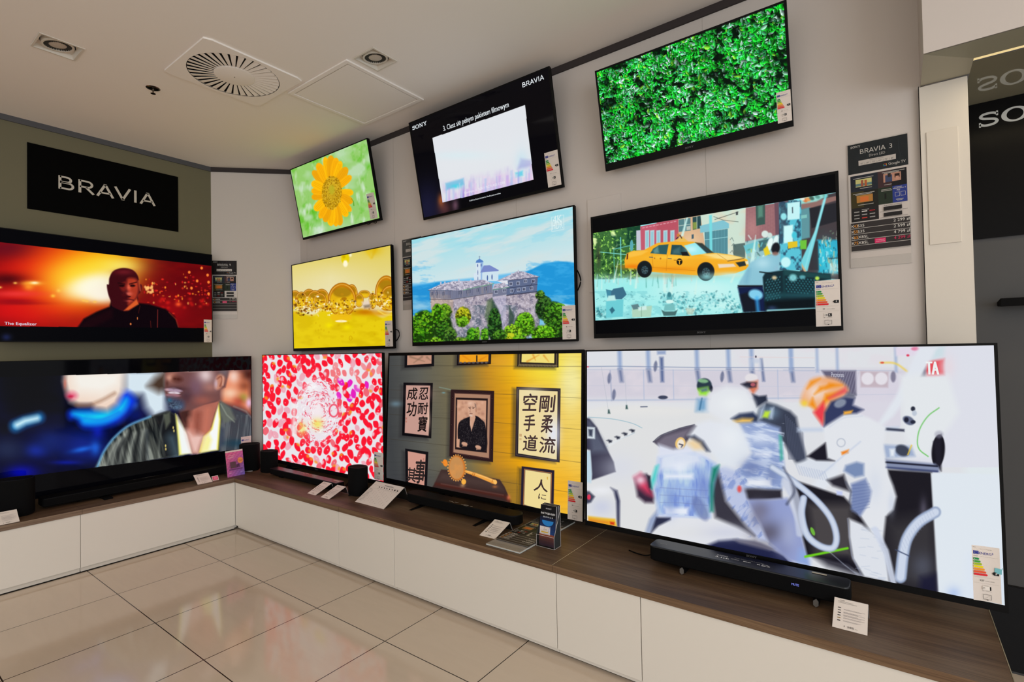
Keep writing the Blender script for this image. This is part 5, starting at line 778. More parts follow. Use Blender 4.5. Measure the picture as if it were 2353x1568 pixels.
# ------------------------------------------------------------------ materials of the room
def nodes(name):
    m = bpy.data.materials.new(name); m.use_nodes = True; nt = m.node_tree; return m, nt, nt.nodes['Principled BSDF']
def floor_mat():
    m, nt, b = nodes('polished_floor_tiles'); N = nt.nodes.new; K = nt.links.new
    tc = N('ShaderNodeTexCoord'); mp = N('ShaderNodeMapping'); mp.inputs['Location'].default_value = (-TX0+60, -TY0+60*TB/TA*TA/0.6*0.6/0.6*0.6, 0)
    mp.inputs['Location'].default_value = (-TX0+TA*40, -TY0+TB*40, 0); K(tc.outputs['Object'], mp.inputs[0])
    br = N('ShaderNodeTexBrick'); br.offset = 0.0; br.squash = 1.0; K(mp.outputs[0], br.inputs['Vector'])
    br.inputs['Scale'].default_value = 1.0; br.inputs['Brick Width'].default_value = TA; br.inputs['Row Height'].default_value = TB; br.inputs['Mortar Size'].default_value = 0.0028; br.inputs['Mortar Smooth'].default_value = 0.1
    br.inputs['Color1'].default_value = L4((208, 192, 174)); br.inputs['Color2'].default_value = L4((204, 187, 168)); br.inputs['Mortar'].default_value = L4((46, 34, 24))
    nz = N('ShaderNodeTexNoise'); nz.inputs['Scale'].default_value = 5; nz.inputs['Detail'].default_value = 8; nz.inputs['Distortion'].default_value = 1.5
    mp2 = N('ShaderNodeMapping'); mp2.inputs['Scale'].default_value = (0.5, 2.6, 1); K(tc.outputs['Object'], mp2.inputs[0]); K(mp2.outputs[0], nz.inputs[0])
    mx = N('ShaderNodeMix'); mx.data_type = 'RGBA'; mx.blend_type = 'MULTIPLY'; mx.inputs[0].default_value = 0.35; cr = N('ShaderNodeValToRGB'); cr.color_ramp.elements[0].color = (0.72, 0.70, 0.68, 1); cr.color_ramp.elements[1].color = (1, 1, 1, 1)
    K(nz.outputs[0], cr.inputs[0]); K(br.outputs['Color'], mx.inputs[6]); K(cr.outputs[0], mx.inputs[7]); K(mx.outputs[2], b.inputs['Base Color'])
    b.inputs['Roughness'].default_value = 0.09; b.inputs['Specular IOR Level'].default_value = 0.5
    bp = N('ShaderNodeBump'); bp.inputs['Strength'].default_value = 0.5; bp.inputs['Distance'].default_value = 0.001; bp.invert = True; K(br.outputs['Fac'], bp.inputs['Height']); K(bp.outputs[0], b.inputs['Normal'])
    return m
def wood_mat(name, c1, c2, c3, axis, rough=0.5, fine=1.0):
    m, nt, b = nodes(name); N = nt.nodes.new; K = nt.links.new
    tc = N('ShaderNodeTexCoord'); mp = N('ShaderNodeMapping'); s = [9.0*fine, 9.0*fine, 14.0*fine]; s[axis] = 0.9; mp.inputs['Scale'].default_value = s; K(tc.outputs['Object'], mp.inputs[0])
    n1 = N('ShaderNodeTexNoise'); n1.inputs['Scale'].default_value = 1.0; n1.inputs['Detail'].default_value = 7; n1.inputs['Distortion'].default_value = 0.8; K(mp.outputs[0], n1.inputs[0])
    cr = N('ShaderNodeValToRGB'); e = cr.color_ramp.elements; e[0].position = 0.30; e[0].color = L4(c1); e[1].position = 0.72; e[1].color = L4(c3); q = e.new(0.5); q.color = L4(c2); K(n1.outputs[0], cr.inputs[0])
    mp2 = N('ShaderNodeMapping'); s = [160.0, 160.0, 260.0]; s[axis] = 5.0; mp2.inputs['Scale'].default_value = s; K(tc.outputs['Object'], mp2.inputs[0])
    n2 = N('ShaderNodeTexNoise'); n2.inputs['Scale'].default_value = 1.0; n2.inputs['Detail'].default_value = 3; K(mp2.outputs[0], n2.inputs[0])
    c2_ = N('ShaderNodeValToRGB'); c2_.color_ramp.elements[0].position = 0.35; c2_.color_ramp.elements[0].color = (0.62, 0.60, 0.58, 1); c2_.color_ramp.elements[1].position = 0.6; c2_.color_ramp.elements[1].color = (1, 1, 1, 1); K(n2.outputs[0], c2_.inputs[0])
    mx = N('ShaderNodeMix'); mx.data_type = 'RGBA'; mx.blend_type = 'MULTIPLY'; mx.inputs[0].default_value = 0.8; K(cr.outputs[0], mx.inputs[6]); K(c2_.outputs[0], mx.inputs[7]); K(mx.outputs[2], b.inputs['Base Color'])
    b.inputs['Roughness'].default_value = rough; b.inputs['Specular IOR Level'].default_value = 0.35
    return m
M_wall = mat('white_wall_panel', (206, 198, 192), 0.75, 0.15, noise=(0.8, 5))
M_lwall = mat('olive_grey_wall_panel', (112, 108, 88), 0.7, 0.15, noise=(0.8, 4))
M_ceil = mat('matt_ceiling_paint', (242, 236, 230), 0.9, 0.1, noise=(0.6, 3))
M_trim = mat('charcoal_trim', (58, 52, 52), 0.6, 0.2)
M_trimL = mat('slate_trim', (82, 82, 86), 0.6, 0.2)
M_cab = mat('white_satin_laminate', (224, 218, 208), 0.32, 0.35)
M_gap = mat('dark_gap', (24, 22, 20), 0.8, 0.1)
M_black = mat('black_plastic', (10, 10, 11), 0.5, 0.12)
M_matte = mat('black_matt_plastic', (8, 8, 9), 0.7, 0.08)
M_cloth = mat('black_speaker_cloth', (12, 12, 13), 0.9, 0.1, bump=(900, 0.6))
M_gloss = mat('black_gloss_plastic', (8, 8, 10), 0.08, 0.5)
M_satin = mat('black_satin_plastic', (9, 10, 12), 0.33, 0.4)
M_paper = mat('white_card', (226, 216, 208), 0.6, 0.3)
M_steel = mat('brushed_steel', (170, 170, 172), 0.3, 0.5, metal=1.0)
M_seam = mat('pale_joint', (196, 184, 150), 0.6, 0.2)
M_white = mat('white_lacquer', (214, 207, 196), 0.5, 0.3)
M_grey = mat('dark_grey_panel', (74, 74, 75), 0.5, 0.2)
WOODX = wood_mat('walnut_laminate_along_x', (70, 51, 36), (96, 74, 55), (112, 92, 72), 0)
WOODY = wood_mat('walnut_laminate_along_y', (70, 51, 36), (96, 74, 55), (112, 92, 72), 1)
EDGEX = wood_mat('walnut_edge_band_along_x', (96, 72, 52), (116, 90, 66), (134, 108, 82), 0, 0.5, 3.0)
EDGEY = wood_mat('walnut_edge_band_along_y', (104, 82, 66), (126, 104, 86), (142, 120, 100), 1, 0.5, 3.0)

# ------------------------------------------------------------------ floor, ceiling, walls
b = MB(); b.box((-3.2, -9.0, -0.1), (9.0, 3.2, 0.0), floor_mat()); struct(b.build('floor'))
DL = [(0.613, 0.794, -1.386, -1.206), (1.933, 2.103, -0.176, -0.004)]      # recessed lamp openings
VX0, VX1, VY0, VY1 = 0.895, 1.468, -0.832, -0.235                             # air diffuser
b = MB(); xs = sorted([-3.2, 9.0]+[v for d in DL for v in d[:2]]); ys = sorted([-9.0, 3.2]+[v for d in DL for v in d[2:]])
for i in range(len(xs)-1):
    for j in range(len(ys)-1):
        cx, cy = (xs[i]+xs[i+1])/2, (ys[j]+ys[j+1])/2
        if any(d[0] < cx < d[1] and d[2] < cy < d[3] for d in DL): continue
        b.add([(xs[i], ys[j], HC), (xs[i+1], ys[j], HC), (xs[i+1], ys[j+1], HC), (xs[i], ys[j+1], HC)], [(3, 2, 1, 0)], M_ceil)
b.add([(-3.2, -9, HC+0.3), (9, -9, HC+0.3), (9, 3.2, HC+0.3), (-3.2, 3.2, HC+0.3)], [(0, 1, 2, 3)], M_ceil)
struct(b.build('ceiling'))
b = MB(); b.box((CH1[0], WY, 0), (4.70, WY+0.12, HC), M_wall)
for xx in (0.02, 1.275, 2.50, 3.74): b.box((xx, WY-0.0006, 0.5), (xx+0.0025, WY, HC-0.042), mat('wall_joint', (180, 172, 165), 0.8, 0.1))
struct(b.build('wall_right'))
b = MB(); b.box((LX-0.12, -9.0, 0), (LX, CH0[1], HC), M_lwall)
for yy in (-0.065, -1.385): b.box((LX, yy, 0.5), (LX+0.0006, yy+0.003, HC-0.042), mat('olive_joint', (112, 108, 88), 0.8, 0.1))
struct(b.build('wall_left'))
cd = np.array([CH1[0]-CH0[0], CH1[1]-CH0[1]]); cd /= np.linalg.norm(cd); cn = np.array([cd[1], -cd[0]])
def cw(a, n): return (CH0[0]+cd[0]*a+cn[0]*n, CH0[1]+cd[1]*a+cn[1]*n)
CL = math.hypot(CH1[0]-CH0[0], CH1[1]-CH0[1])
b = MB(); b.prism([cw(0, 0), cw(CL, 0), (CH1[0], WY+0.12), (LX-0.12, CH0[1])], 0, HC, M_wall); struct(b.build('wall_corner'))
b = MB(); b.box((-3.2, 3.0, 0), (9.0, 3.1, HC), M_grey); struct(b.build('wall_back'))
b = MB(); b.box((CH1[0]+0.005, WY-0.012, HC-0.042), (4.634, WY, HC), M_trim); struct(b.build('trim_1'))
b = MB(); b.box((LX, -9.0, HC-0.042), (LX+0.012, CH0[1], HC), M_trimL); struct(b.build('trim_2'))
b = MB(); b.prism([cw(0.004, 0), cw(CL-0.004, 0), cw(CL-0.004, 0.012), cw(0.004, 0.012)], HC-0.042, HC, M_trim); struct(b.build('trim_3'))

# bay on the right: pillar, bulkhead with light strip, dark wall with sign
ZS = 2.556
b = MB(); b.box((4.629, 0.655, 0), (4.783, 1.04, ZS-0.006), M_white); b.box((4.627, 0.657, 0), (4.629, 0.68, ZS), M_gap); struct(b.build('wall_pillar'))
b = MB(); b.box((4.634, 0.36, ZS+0.003), (9.0, 0.375, HC), M_wall); b.box((4.634, 0.375, ZS+0.003), (4.65, 0.68, HC), M_wall)
b.add([(4.634, 0.361, ZS), (9.0, 0.361, ZS), (9.0, 0.515, ZS), (4.79, 0.515, ZS)], [(3, 2, 1, 0)], mat('soffit_grey_green', (150, 148, 130), 0.5, 0.3))
b.add([(4.634, 0.361, ZS), (4.79, 0.515, ZS), (4.79, 0.655, ZS), (4.634, 0.655, ZS)], [(3, 2, 1, 0)], mat('soffit_pale', (172, 168, 150), 0.5, 0.3))
b.box((4.79, 0.515, ZS+0.004), (9.0, 0.545, ZS+0.03), mat('led_strip', (230, 210, 150), 0.5, 0.2, emit=(226, 204, 150), es=0.8))
b.add([(4.79, 0.545, ZS), (9.0, 0.545, ZS), (9.0, 1.06, ZS), (4.79, 1.06, ZS)], [(3, 2, 1, 0)], mat('glossy_soffit', (140, 136, 116), 0.03, 0.9, coat=1.0))
struct(b.build('ceiling_bulkhead'))
b = MB(); b.box((4.60, 1.04, 0), (9.0, 1.14, ZS), M_grey); b.box((4.7, 1.034, 0.012), (9.0, 1.04, 0.383), mat('shade_dark_base_panel', (22, 23, 26), 0.5, 0.15)); b.box((4.7, 1.036, 0.385), (9.0, 1.04, 0.389), M_gap); struct(b.build('wall_bay'))  # base panel coloured near-black to imitate the shade low in the bay
fr = Fr((4.786, 1.028, ZS-0.001), (1, 0, 0), (0, 0, -1))
t = thing('shop_sign', 'glossy black sign with pale raised lettering under the lit soffit at the right edge', 'sign', (4.786, 1.028, ZS))
sheet('sign_panel', fr, 1.6, 0.617, 0.011, mat('sign_black', (6, 6, 7), 0.25, 0.08), t); p = Pr(fr)
x0, y0 = fr.loc(2248, 294.5); p.mark('SONY', x0, y0, 0.36, 0.062, None, mat('pale_sign_letter', (178, 180, 178), 0.4, 0.3)); p.build('lettering', t)
t = thing('wall_shelf', 'black shelf bracket on the dark grey wall at the right edge', 'shelf', (4.893, 1.04, 1.64))
b = MB(); b.prism([(0.95, 1.622), (1.04, 1.628), (1.04, 1.648), (0.95, 1.658)], 4.893, 6.0, M_matte, Matrix(((0, 0, 1, 0), (1, 0, 0, 0), (0, 1, 0, 0), (0, 0, 0, 1)))); b.build('shelf_board', t, bevel=0.002)
b = MB()
for a in ((4.647, 1.879, 4.749, 2.353),):
    b.box((a[0], 0.651, a[1]), (a[2], 0.655, a[3]), mat('frosted_acrylic', (212, 204, 192), 0.3, 0.3))
tag(b.build('poster_holder', bevel=0.0015), 'empty pale acrylic poster holder on the white pillar', 'holder')

# ------------------------------------------------------------------ cabinets and worktops
SX = [0.0, 1.4504, 2.016, 3.1837, 3.6093, 4.784]
cab_lab = ['long white cabinet right of the inside corner, under the red petal screen', 'white cabinet under the tilted price table card', 'long white cabinet under the brochure holder and flat poster', 'narrow white cabinet right of the pale worktop joint', 'white cabinet at the right end, under the largest screen']
for i in range(5):
    a, c_ = SX[i], SX[i+1]; t = thing('cabinet', cab_lab[i], 'cabinet', (a, 0.0, 0), 'white cabinets along the right wall')
    b = MB(); b.box((a+0.001, 0.02, 0.012), (c_-0.001, WY-0.006, ZT-0.001), M_cab); b.build('carcass', t)
    b = MB(); b.box((a+0.0018, 0.0, ZB), (c_-0.0018, 0.0185, ZT-0.0015), M_cab); b.build('door', t, bevel=0.0012)
    b = MB(); b.box((a+0.001, 0.035, 0.0), (c_-0.001, 0.05, 0.03), M_gap); b.build('plinth', t)
SY = [0.0, -1.0334, -2.6]
for i in range(2):
    a, c_ = SY[i+1], SY[i]; t = thing('cabinet', ('white cabinet under the left soundbar, next to the inside corner', 'white cabinet at the left edge of the picture')[i], 'cabinet', (0.0, c_, 0), 'white cabinets along the left wall')
    b = MB(); b.box((LX+0.006, a+0.001, 0.012), (-0.02, c_-0.001 if i else 0.018, ZT-0.001), M_cab); b.build('carcass', t)
    b = MB(); b.box((-0.0185, a+0.0012, ZB), (0.0, c_-0.0012, ZT-0.0015), M_cab); b.build('door', t, bevel=0.0012)
    b = MB(); b.box((-0.03, a+0.003, 0.006), (-0.016, c_-0.002, ZB-0.001), M_white); b.build('plinth', t)
    b = MB(); b.box((-0.04, a, 0.0), (-0.013, c_, 0.006), M_gap); b.build('floor_seal', t)
OV = 0.006
def worktop(x0, x1, lab):
    t = thing('worktop', lab, 'worktop', (x0, 0, ZT), 'walnut worktop boards')
    b = MB(); b.box((x0+0.0006, -OV+0.0012, ZT), (x1-0.0006, WY-0.002, ZW), WOODX); b.build('board', t, bevel=0.0006)
    b = MB(); b.box((x0+0.0006, -OV, ZT), (x1-0.0006, -OV+0.0012, ZW-0.0004), EDGEX); b.build('edge_band', t); return t
XC = 0.0
b = MB(); b.prism([(-OV, -OV), (1.4604, -OV), (1.4604, WY-0.002), (-0.098, WY-0.008), (LX+0.012, 0.100), (LX+0.012, -OV)], ZT, ZW, WOODX)
t = thing('worktop', 'walnut worktop board in the inside corner, under the red petal screen', 'worktop', (0, 0, ZT), 'walnut worktop boards'); b.build('board', t)
b = MB(); b.box((OV, -OV-0.0012, ZT), (1.4604, -OV, ZW-0.0004), EDGEX); b.build('edge_band', t)
worktop(1.4616, 3.1659, 'walnut worktop board between the two pale joints, carrying the brochure holder')
t = worktop(3.1665, 4.784, 'walnut worktop board at the right end, under the largest screen')
b = MB(); b.box((4.784, -OV, ZT), (4.7865, WY-0.002, ZW+0.0005), mat('pale_end_edge', (150, 140, 118), 0.5, 0.3)); b.build('end_strip', t)
b = MB(); b.box((3.1649, -OV-0.0002, ZW), (3.1667, WY-0.01, ZW+0.0004), M_seam); b.build('joint_strip', t)
for (ya, yb, lab) in ((-1.0249, -OV, 'walnut worktop board left of the inside corner, under the left soundbar'), (-2.6, -1.0261, 'walnut worktop board at the left edge of the picture')):
    t = thing('worktop', lab, 'worktop', (0, yb, ZT), 'walnut worktop boards')
    b = MB(); b.box((LX+0.004, ya, ZT), (OV-0.0012, yb, ZW), WOODY); b.build('board', t)
    b = MB(); b.box((OV-0.0012, ya, ZT), (OV, yb, ZW-0.0004), EDGEY); b.build('edge_band', t)

# ------------------------------------------------------------------ ceiling fittings
def downlight(x0, x1, y0, y1, lab):
    cx, cy, w = (x0+x1)/2, (y0+y1)/2, (x1-x0)/2-0.001
    t = thing('recessed_downlight', lab, 'ceiling light', (cx, cy, HC), 'square recessed downlights')
    b = MB(); r = w+0.012; P = lambda k, z: [(cx-k, cy-k, z), (cx+k, cy-k, z), (cx+k, cy+k, z), (cx-k, cy+k, z)]
    vs = P(r, HC-0.0005)+P(r-0.002, HC-0.004)+P(w, HC-0.004)+P(w-0.008, HC+0.020); fs = [(4*k+i, 4*k+(i+1) % 4, 4*k+4+(i+1) % 4, 4*k+4+i) for k in range(3) for i in range(4)]
    b.add(vs, fs, M_white); n = 48; ring = [(cx+0.080*math.cos(2*math.pi*i/n), cy+0.080*math.sin(2*math.pi*i/n), HC+0.020) for i in range(n)]
    sq = []
    for i in range(n):
        a = 2*math.pi*i/n; k = (w-0.008)/max(abs(math.cos(a)), abs(math.sin(a))); sq.append((cx+k*math.cos(a), cy+k*math.sin(a), HC+0.020))
    b.add(ring+sq, [(i, (i+1) % n, n+(i+1) % n, n+i) for i in range(n)], M_white); b.build('trim_frame', t)
    T = Matrix.Translation((cx, cy, HC+0.006)) @ Matrix.Rotation(math.radians(6), 4, 'X') @ Matrix.Diagonal((1.2, 1.2, 1.0, 1.0))
    b = MB(); b.lathe([(0.053, 0.02), (0.053, 0.0), (0.062, 0.0), (0.062, 0.03)], M_white, T, 48); b.build('gimbal_ring', t, smooth=True)
    b = MB(); b.lathe([(0.0, 0.012), (0.053, 0.012), (0.053, 0.022), (0, 0.022)], M_matte, T, 40)
    for i in range(32): b.box((0.034, -0.0012, 0.002), (0.0525, 0.0012, 0.013), mat('fin_grey', (70, 68, 64), 0.5, 0.3), T @ Matrix.Rotation(2*math.pi*i/32, 4, 'Z'))
    b.build('heat_sink', t)
    b = MB(); b.lathe([(0.0, 0.0), (0.02, 0.001), (0.033, 0.004), (0.034, 0.012)], mat('frosted_lens', (196, 184, 172), 0.35, 0.5, bump=(260, 1.0)), T, 32); b.build('lens', t, smooth=True)
downlight(*DL[0], 'square recessed downlight nearest the left edge of the ceiling')
downlight(*DL[1], 'square recessed downlight beside the square access panel')
cx, cy = (VX0+VX1)/2, (VY0+VY1)/2; vw, vh = (VX1-VX0)/2, (VY1-VY0)/2
t = thing('air_diffuser', 'square white air diffuser with a circle of radial blades', 'air vent', (cx, cy, HC))
b = MB(); n = 64; R0 = 0.262; zf = HC-0.010; sq = []; ring = []
for i in range(n):
    a = 2*math.pi*(i+0.5)/n; k = min(vw/abs(math.cos(a)), vh/abs(math.sin(a))); sq.append((cx+k*math.cos(a), cy+k*math.sin(a), zf)); ring.append((cx+R0*math.cos(a), cy+R0*math.sin(a), zf))
b.add(ring+sq+[(v[0], v[1], HC) for v in sq], [(i, (i+1) % n, n+(i+1) % n, n+i) for i in range(n)]+[(n+i, n+(i+1) % n, 2*n+(i+1) % n, 2*n+i) for i in range(n)], M_ceil); b.build('face_plate', t)
b = MB(); b.lathe([(0.0, -0.0015), (R0+0.003, -0.0015), (R0+0.003, -0.0005)], M_gap, Matrix.Translation((cx, cy, HC)), 48); b.build('plenum', t)
b = MB()
for i in range(36):
    Mx = Matrix.Translation((cx, cy, HC-0.0075)) @ Matrix.Rotation(2*math.pi*i/36+0.05, 4, 'Z') @ Matrix.Rotation(math.radians(-9), 4, 'X')
    vs = [(0.112, -0.0075, -0.0006), (R0-0.004, -0.0165, -0.0006), (R0-0.004, 0.0165, -0.0006), (0.112, 0.0075, -0.0006), (0.112, -0.0075, 0.0006), (R0-0.004, -0.0165, 0.0006), (R0-0.004, 0.0165, 0.0006), (0.112, 0.0075, 0.0006)]
    b.add([Mx @ Vector(v) for v in vs], [(0, 3, 2, 1), (4, 5, 6, 7), (0, 1, 5, 4), (1, 2, 6, 5), (2, 3, 7, 6), (3, 0, 4, 7)], M_ceil)
b.build('radial_blades', t)
b = MB(); b.lathe([(0.0, -0.0145), (0.10, -0.0135), (0.116, -0.010), (0.116, -0.002)], M_ceil, Matrix.Translation((cx, cy, HC)), 48); b.build('hub', t, smooth=True)
b = MB(); b.lathe([(0.0, -0.0165), (0.0025, -0.0165), (0.0025, -0.0145)], M_gap, Matrix.Translation((cx, cy, HC)), 10); b.build('screw', t)
t = thing('access_panel', 'large square white access panel set in the ceiling', 'ceiling panel', (1.56, 0.116, HC))
b = MB(); X0, X1, Y0, Y1 = 1.235, 1.888, -0.205, 0.437
def rim(b, x0, x1, y0, y1, w, z0, z1, m):
    for q in ((x0, y0, x1, y0+w), (x0, y1-w, x1, y1), (x0, y0+w, x0+w, y1-w), (x1-w, y0+w, x1, y1-w)): b.box((q[0], q[1], z0), (q[2], q[3], z1), m)
rim(b, X0, X1, Y0, Y1, 0.028, HC-0.010, HC, M_ceil); rim(b, X0+0.028, X1-0.028, Y0+0.028, Y1-0.028, 0.006, HC-0.006, HC, M_ceil); b.build('panel_frame', t, bevel=0.002)
b = MB(); b.box((X0+0.037, Y0+0.037, HC-0.008), (X1-0.037, Y1-0.037, HC), M_ceil); b.build('panel_door', t, bevel=0.001)
t = thing('sprinkler_head', 'small chrome sprinkler head in a round rosette', 'sprinkler', (0.595, -0.786, HC)); T = Matrix.Translation((0.595, -0.786, HC))
b = MB(); b.lathe([(0.013, -0.002), (0.03, -0.003), (0.04, -0.001), (0.041, 0.0)], mat('chrome', (120, 112, 104), 0.12, 0.5, metal=1.0), T, 32); b.lathe([(0.0, -0.0006), (0.024, -0.0008)], M_gap, T, 24); b.build('rosette', t, smooth=True)
b = MB(); b.lathe([(0.0, -0.001), (0.006, -0.001), (0.005, -0.02), (0.003, -0.034), (0.0, -0.034)], _mats['chrome'], T, 14); b.box((-0.012, -0.001, -0.03), (-0.010, 0.001, -0.003), _mats['chrome'], T); b.box((0.010, -0.001, -0.03), (0.012, 0.001, -0.003), _mats['chrome'], T); b.box((-0.012, -0.001, -0.033), (0.012, 0.001, -0.030), _mats['chrome'], T); b.build('frame_arms', t)
b = MB(); b.lathe([(0.0, -0.034), (0.015, -0.035), (0.015, -0.0365), (0.0, -0.0365)], _mats['chrome'], T, 20); b.build('deflector', t)

# ------------------------------------------------------------------ televisions
ECOL = [(24, 140, 70), (70, 160, 60), (160, 190, 30), (236, 216, 0), (240, 150, 40), (232, 90, 50), (222, 40, 50)]
def energy_label(parent, frame, tl, tr, bl, letter, kwh, hdr, curl=0.0, tape=False):
    x0, y0 = frame.loc(*tl); x1, y1 = frame.loc(*tr); x2, y2 = frame.loc(*bl)
    w = 0.096; h = 0.190; w = abs(x1-x0); h = abs(y2-y0)
    ex = frame.ex*(x1-x0)+frame.ey*(y1-y0); ey = frame.ey; ex = ex/np.linalg.norm(ex); ex = frame.ex
    fr = Fr(frame.p(min(x0, x2), min(y0, y1)), ex, ey, 0.003); fr.n = frame.n
    if curl:
        b = MB(); n = 10; vs = []
        for j in range(2):
            for i in range(n+1): a = i/n; vs.append(fr.p(a*w, j*h, curl*(1-a)**2))
        b.add(vs, [(i, n+1+i, n+2+i, i+1) for i in range(n)], M_paper); lb = b.build('energy_label', parent); so = lb.modifiers.new('thick', 'SOLIDIFY'); so.thickness = 0.0004
        class CF_(Fr):
            def p(s, x, y, k=0.0): return s.O+s.ex*x+s.ey*y+s.n*(s.off+0.0004+k+curl*(1-x/w)**2)
        fr2 = CF_(fr.O, fr.ex, fr.ey, fr.off); fr2.n = fr.n
    else:
        lb = sheet('energy_label', Fr(fr.O, fr.ex, fr.ey, 0.003), w, h, 0.0004, M_paper, parent); fr2 = fr
    p = Pr(fr2); K = (30, 30, 34); g = (160, 152, 146)
    p.rect(0.05*w, 0.095*h, 0.20*w, 0.062*h, (44, 54, 150))
    for i in range(12): a = i*math.pi/6; p.rect(0.15*w+0.055*w*math.cos(a)-0.005*w, 0.126*h+0.022*h*math.sin(a)-0.002*h, 0.012*w, 0.005*h, (206, 200, 120))
    p.text('ENERG', 0.27*w, 0.152*h, 0.042*h, (44, 54, 150), w=0.44*w); p.lay([(0.745*w, 0.1*h), (0.765*w, 0.1*h), (0.752*w, 0.12*h), (0.775*w, 0.12*h), (0.745*w, 0.145*h), (0.752*w, 0.126*h), (0.735*w, 0.126*h)], ink((44, 54, 150)))
    p.text('SONY', 0.05*w, 0.194*h, 0.012*h, K, w=0.18*w); p.rect(0.28*w, 0.19*h, 0.66*w, 0.002*h, g); p.text('This is a TV energy label', 0.3*w, 0.06*h, 0.010*h, (150, 144, 138), w=0.42*w); p.rect(0.05*w, 0.026*h, 0.1*w, 0.004*h, (110, 106, 104))
    for i in range(7):
        y = (0.222+0.0465*i)*h; L = (0.235+0.047*i)*w; t_ = 0.036*h; p.lay([(0.045*w, y), (0.045*w, y+t_), (L, y+t_), (L+0.03*w, y+t_/2), (L, y)], ink(ECOL[i])); p.text('ABCDEFG'[i], 0.065*w, y+t_*0.78, t_*0.5, (240, 236, 226))
    i = 'ABCDEFG'.index(letter); y = (0.222+0.0465*i+0.018)*h
    p.lay([(0.70*w, y), (0.77*w, y+0.03*h), (0.945*w, y+0.03*h), (0.945*w, y-0.03*h), (0.77*w, y-0.03*h)], ink((22, 22, 24))); p.text(letter, 0.83*w, y+0.018*h, 0.036*h, (236, 232, 226), bold=0.03)
    p.rect(0.04*w, 0.565*h, 0.9*w, 0.002*h, g); p.text(kwh, 0.34*w, 0.638*h, 0.030*h, (50, 48, 48), bold=0.02, al='c'); p.text('kWh/1000h', 0.46*w, 0.634*h, 0.014*h, (130, 124, 120), w=0.32*w); p.rect(0.04*w, 0.67*h, 0.9*w, 0.002*h, g)
    p.rect(0.34*w, 0.722*h, 0.3*w, 0.066*h, (236, 228, 220)); p.rect(0.50*w, 0.722*h, 0.15*w, 0.066*h, (20, 20, 22)); p.text('HD', 0.37*w, 0.772*h, 0.038*h, (40, 40, 44), w=0.13*w, bold=0.02); p.text('R', 0.53*w, 0.772*h, 0.038*h, (236, 232, 226), bold=0.02); p.rect(0.36*w, 0.708*h, 0.2*w, 0.003*h, g)
    p.text(hdr, 0.32*w, 0.815*h, 0.016*h, (70, 68, 66)); p.rect(0.46*w, 0.806*h, 0.2*w, 0.004*h, g)
    xa, xb, ya, yb = 0.36*w, 0.64*w, 0.87*h, 0.955*h; p.line([(xa, ya), (xb, ya), (xb, yb), (xa, yb), (xa, ya-0.002*h)], 0.005*h, (60, 60, 62)); p.rect(0.48*w, 0.957*h, 0.05*w, 0.012*h, K); p.line([(xa+0.05*w, yb-0.02*h), (xb-0.05*w, ya+0.02*h)], 0.003*h, (150, 146, 142)); p.rect(0.44*w, 0.858*h, 0.09*w, 0.003*h, g)
    if tape: p.lay([(0.80*w, 0.36*h), (0.79*w, 0.46*h), (1.04*w, 0.465*h), (1.05*w, 0.37*h)], mat('blue_tape', (120, 190, 200), 0.4, 0.3), 0.0022); p.lay([(1.03*w, 0.39*h), (1.03*w, 0.41*h), (1.09*w, 0.345*h), (1.05*w, 0.35*h)], mat('blue_tape', (120, 190, 200), 0.4, 0.3), 0.0024)
    p.build('label_printing', lb)
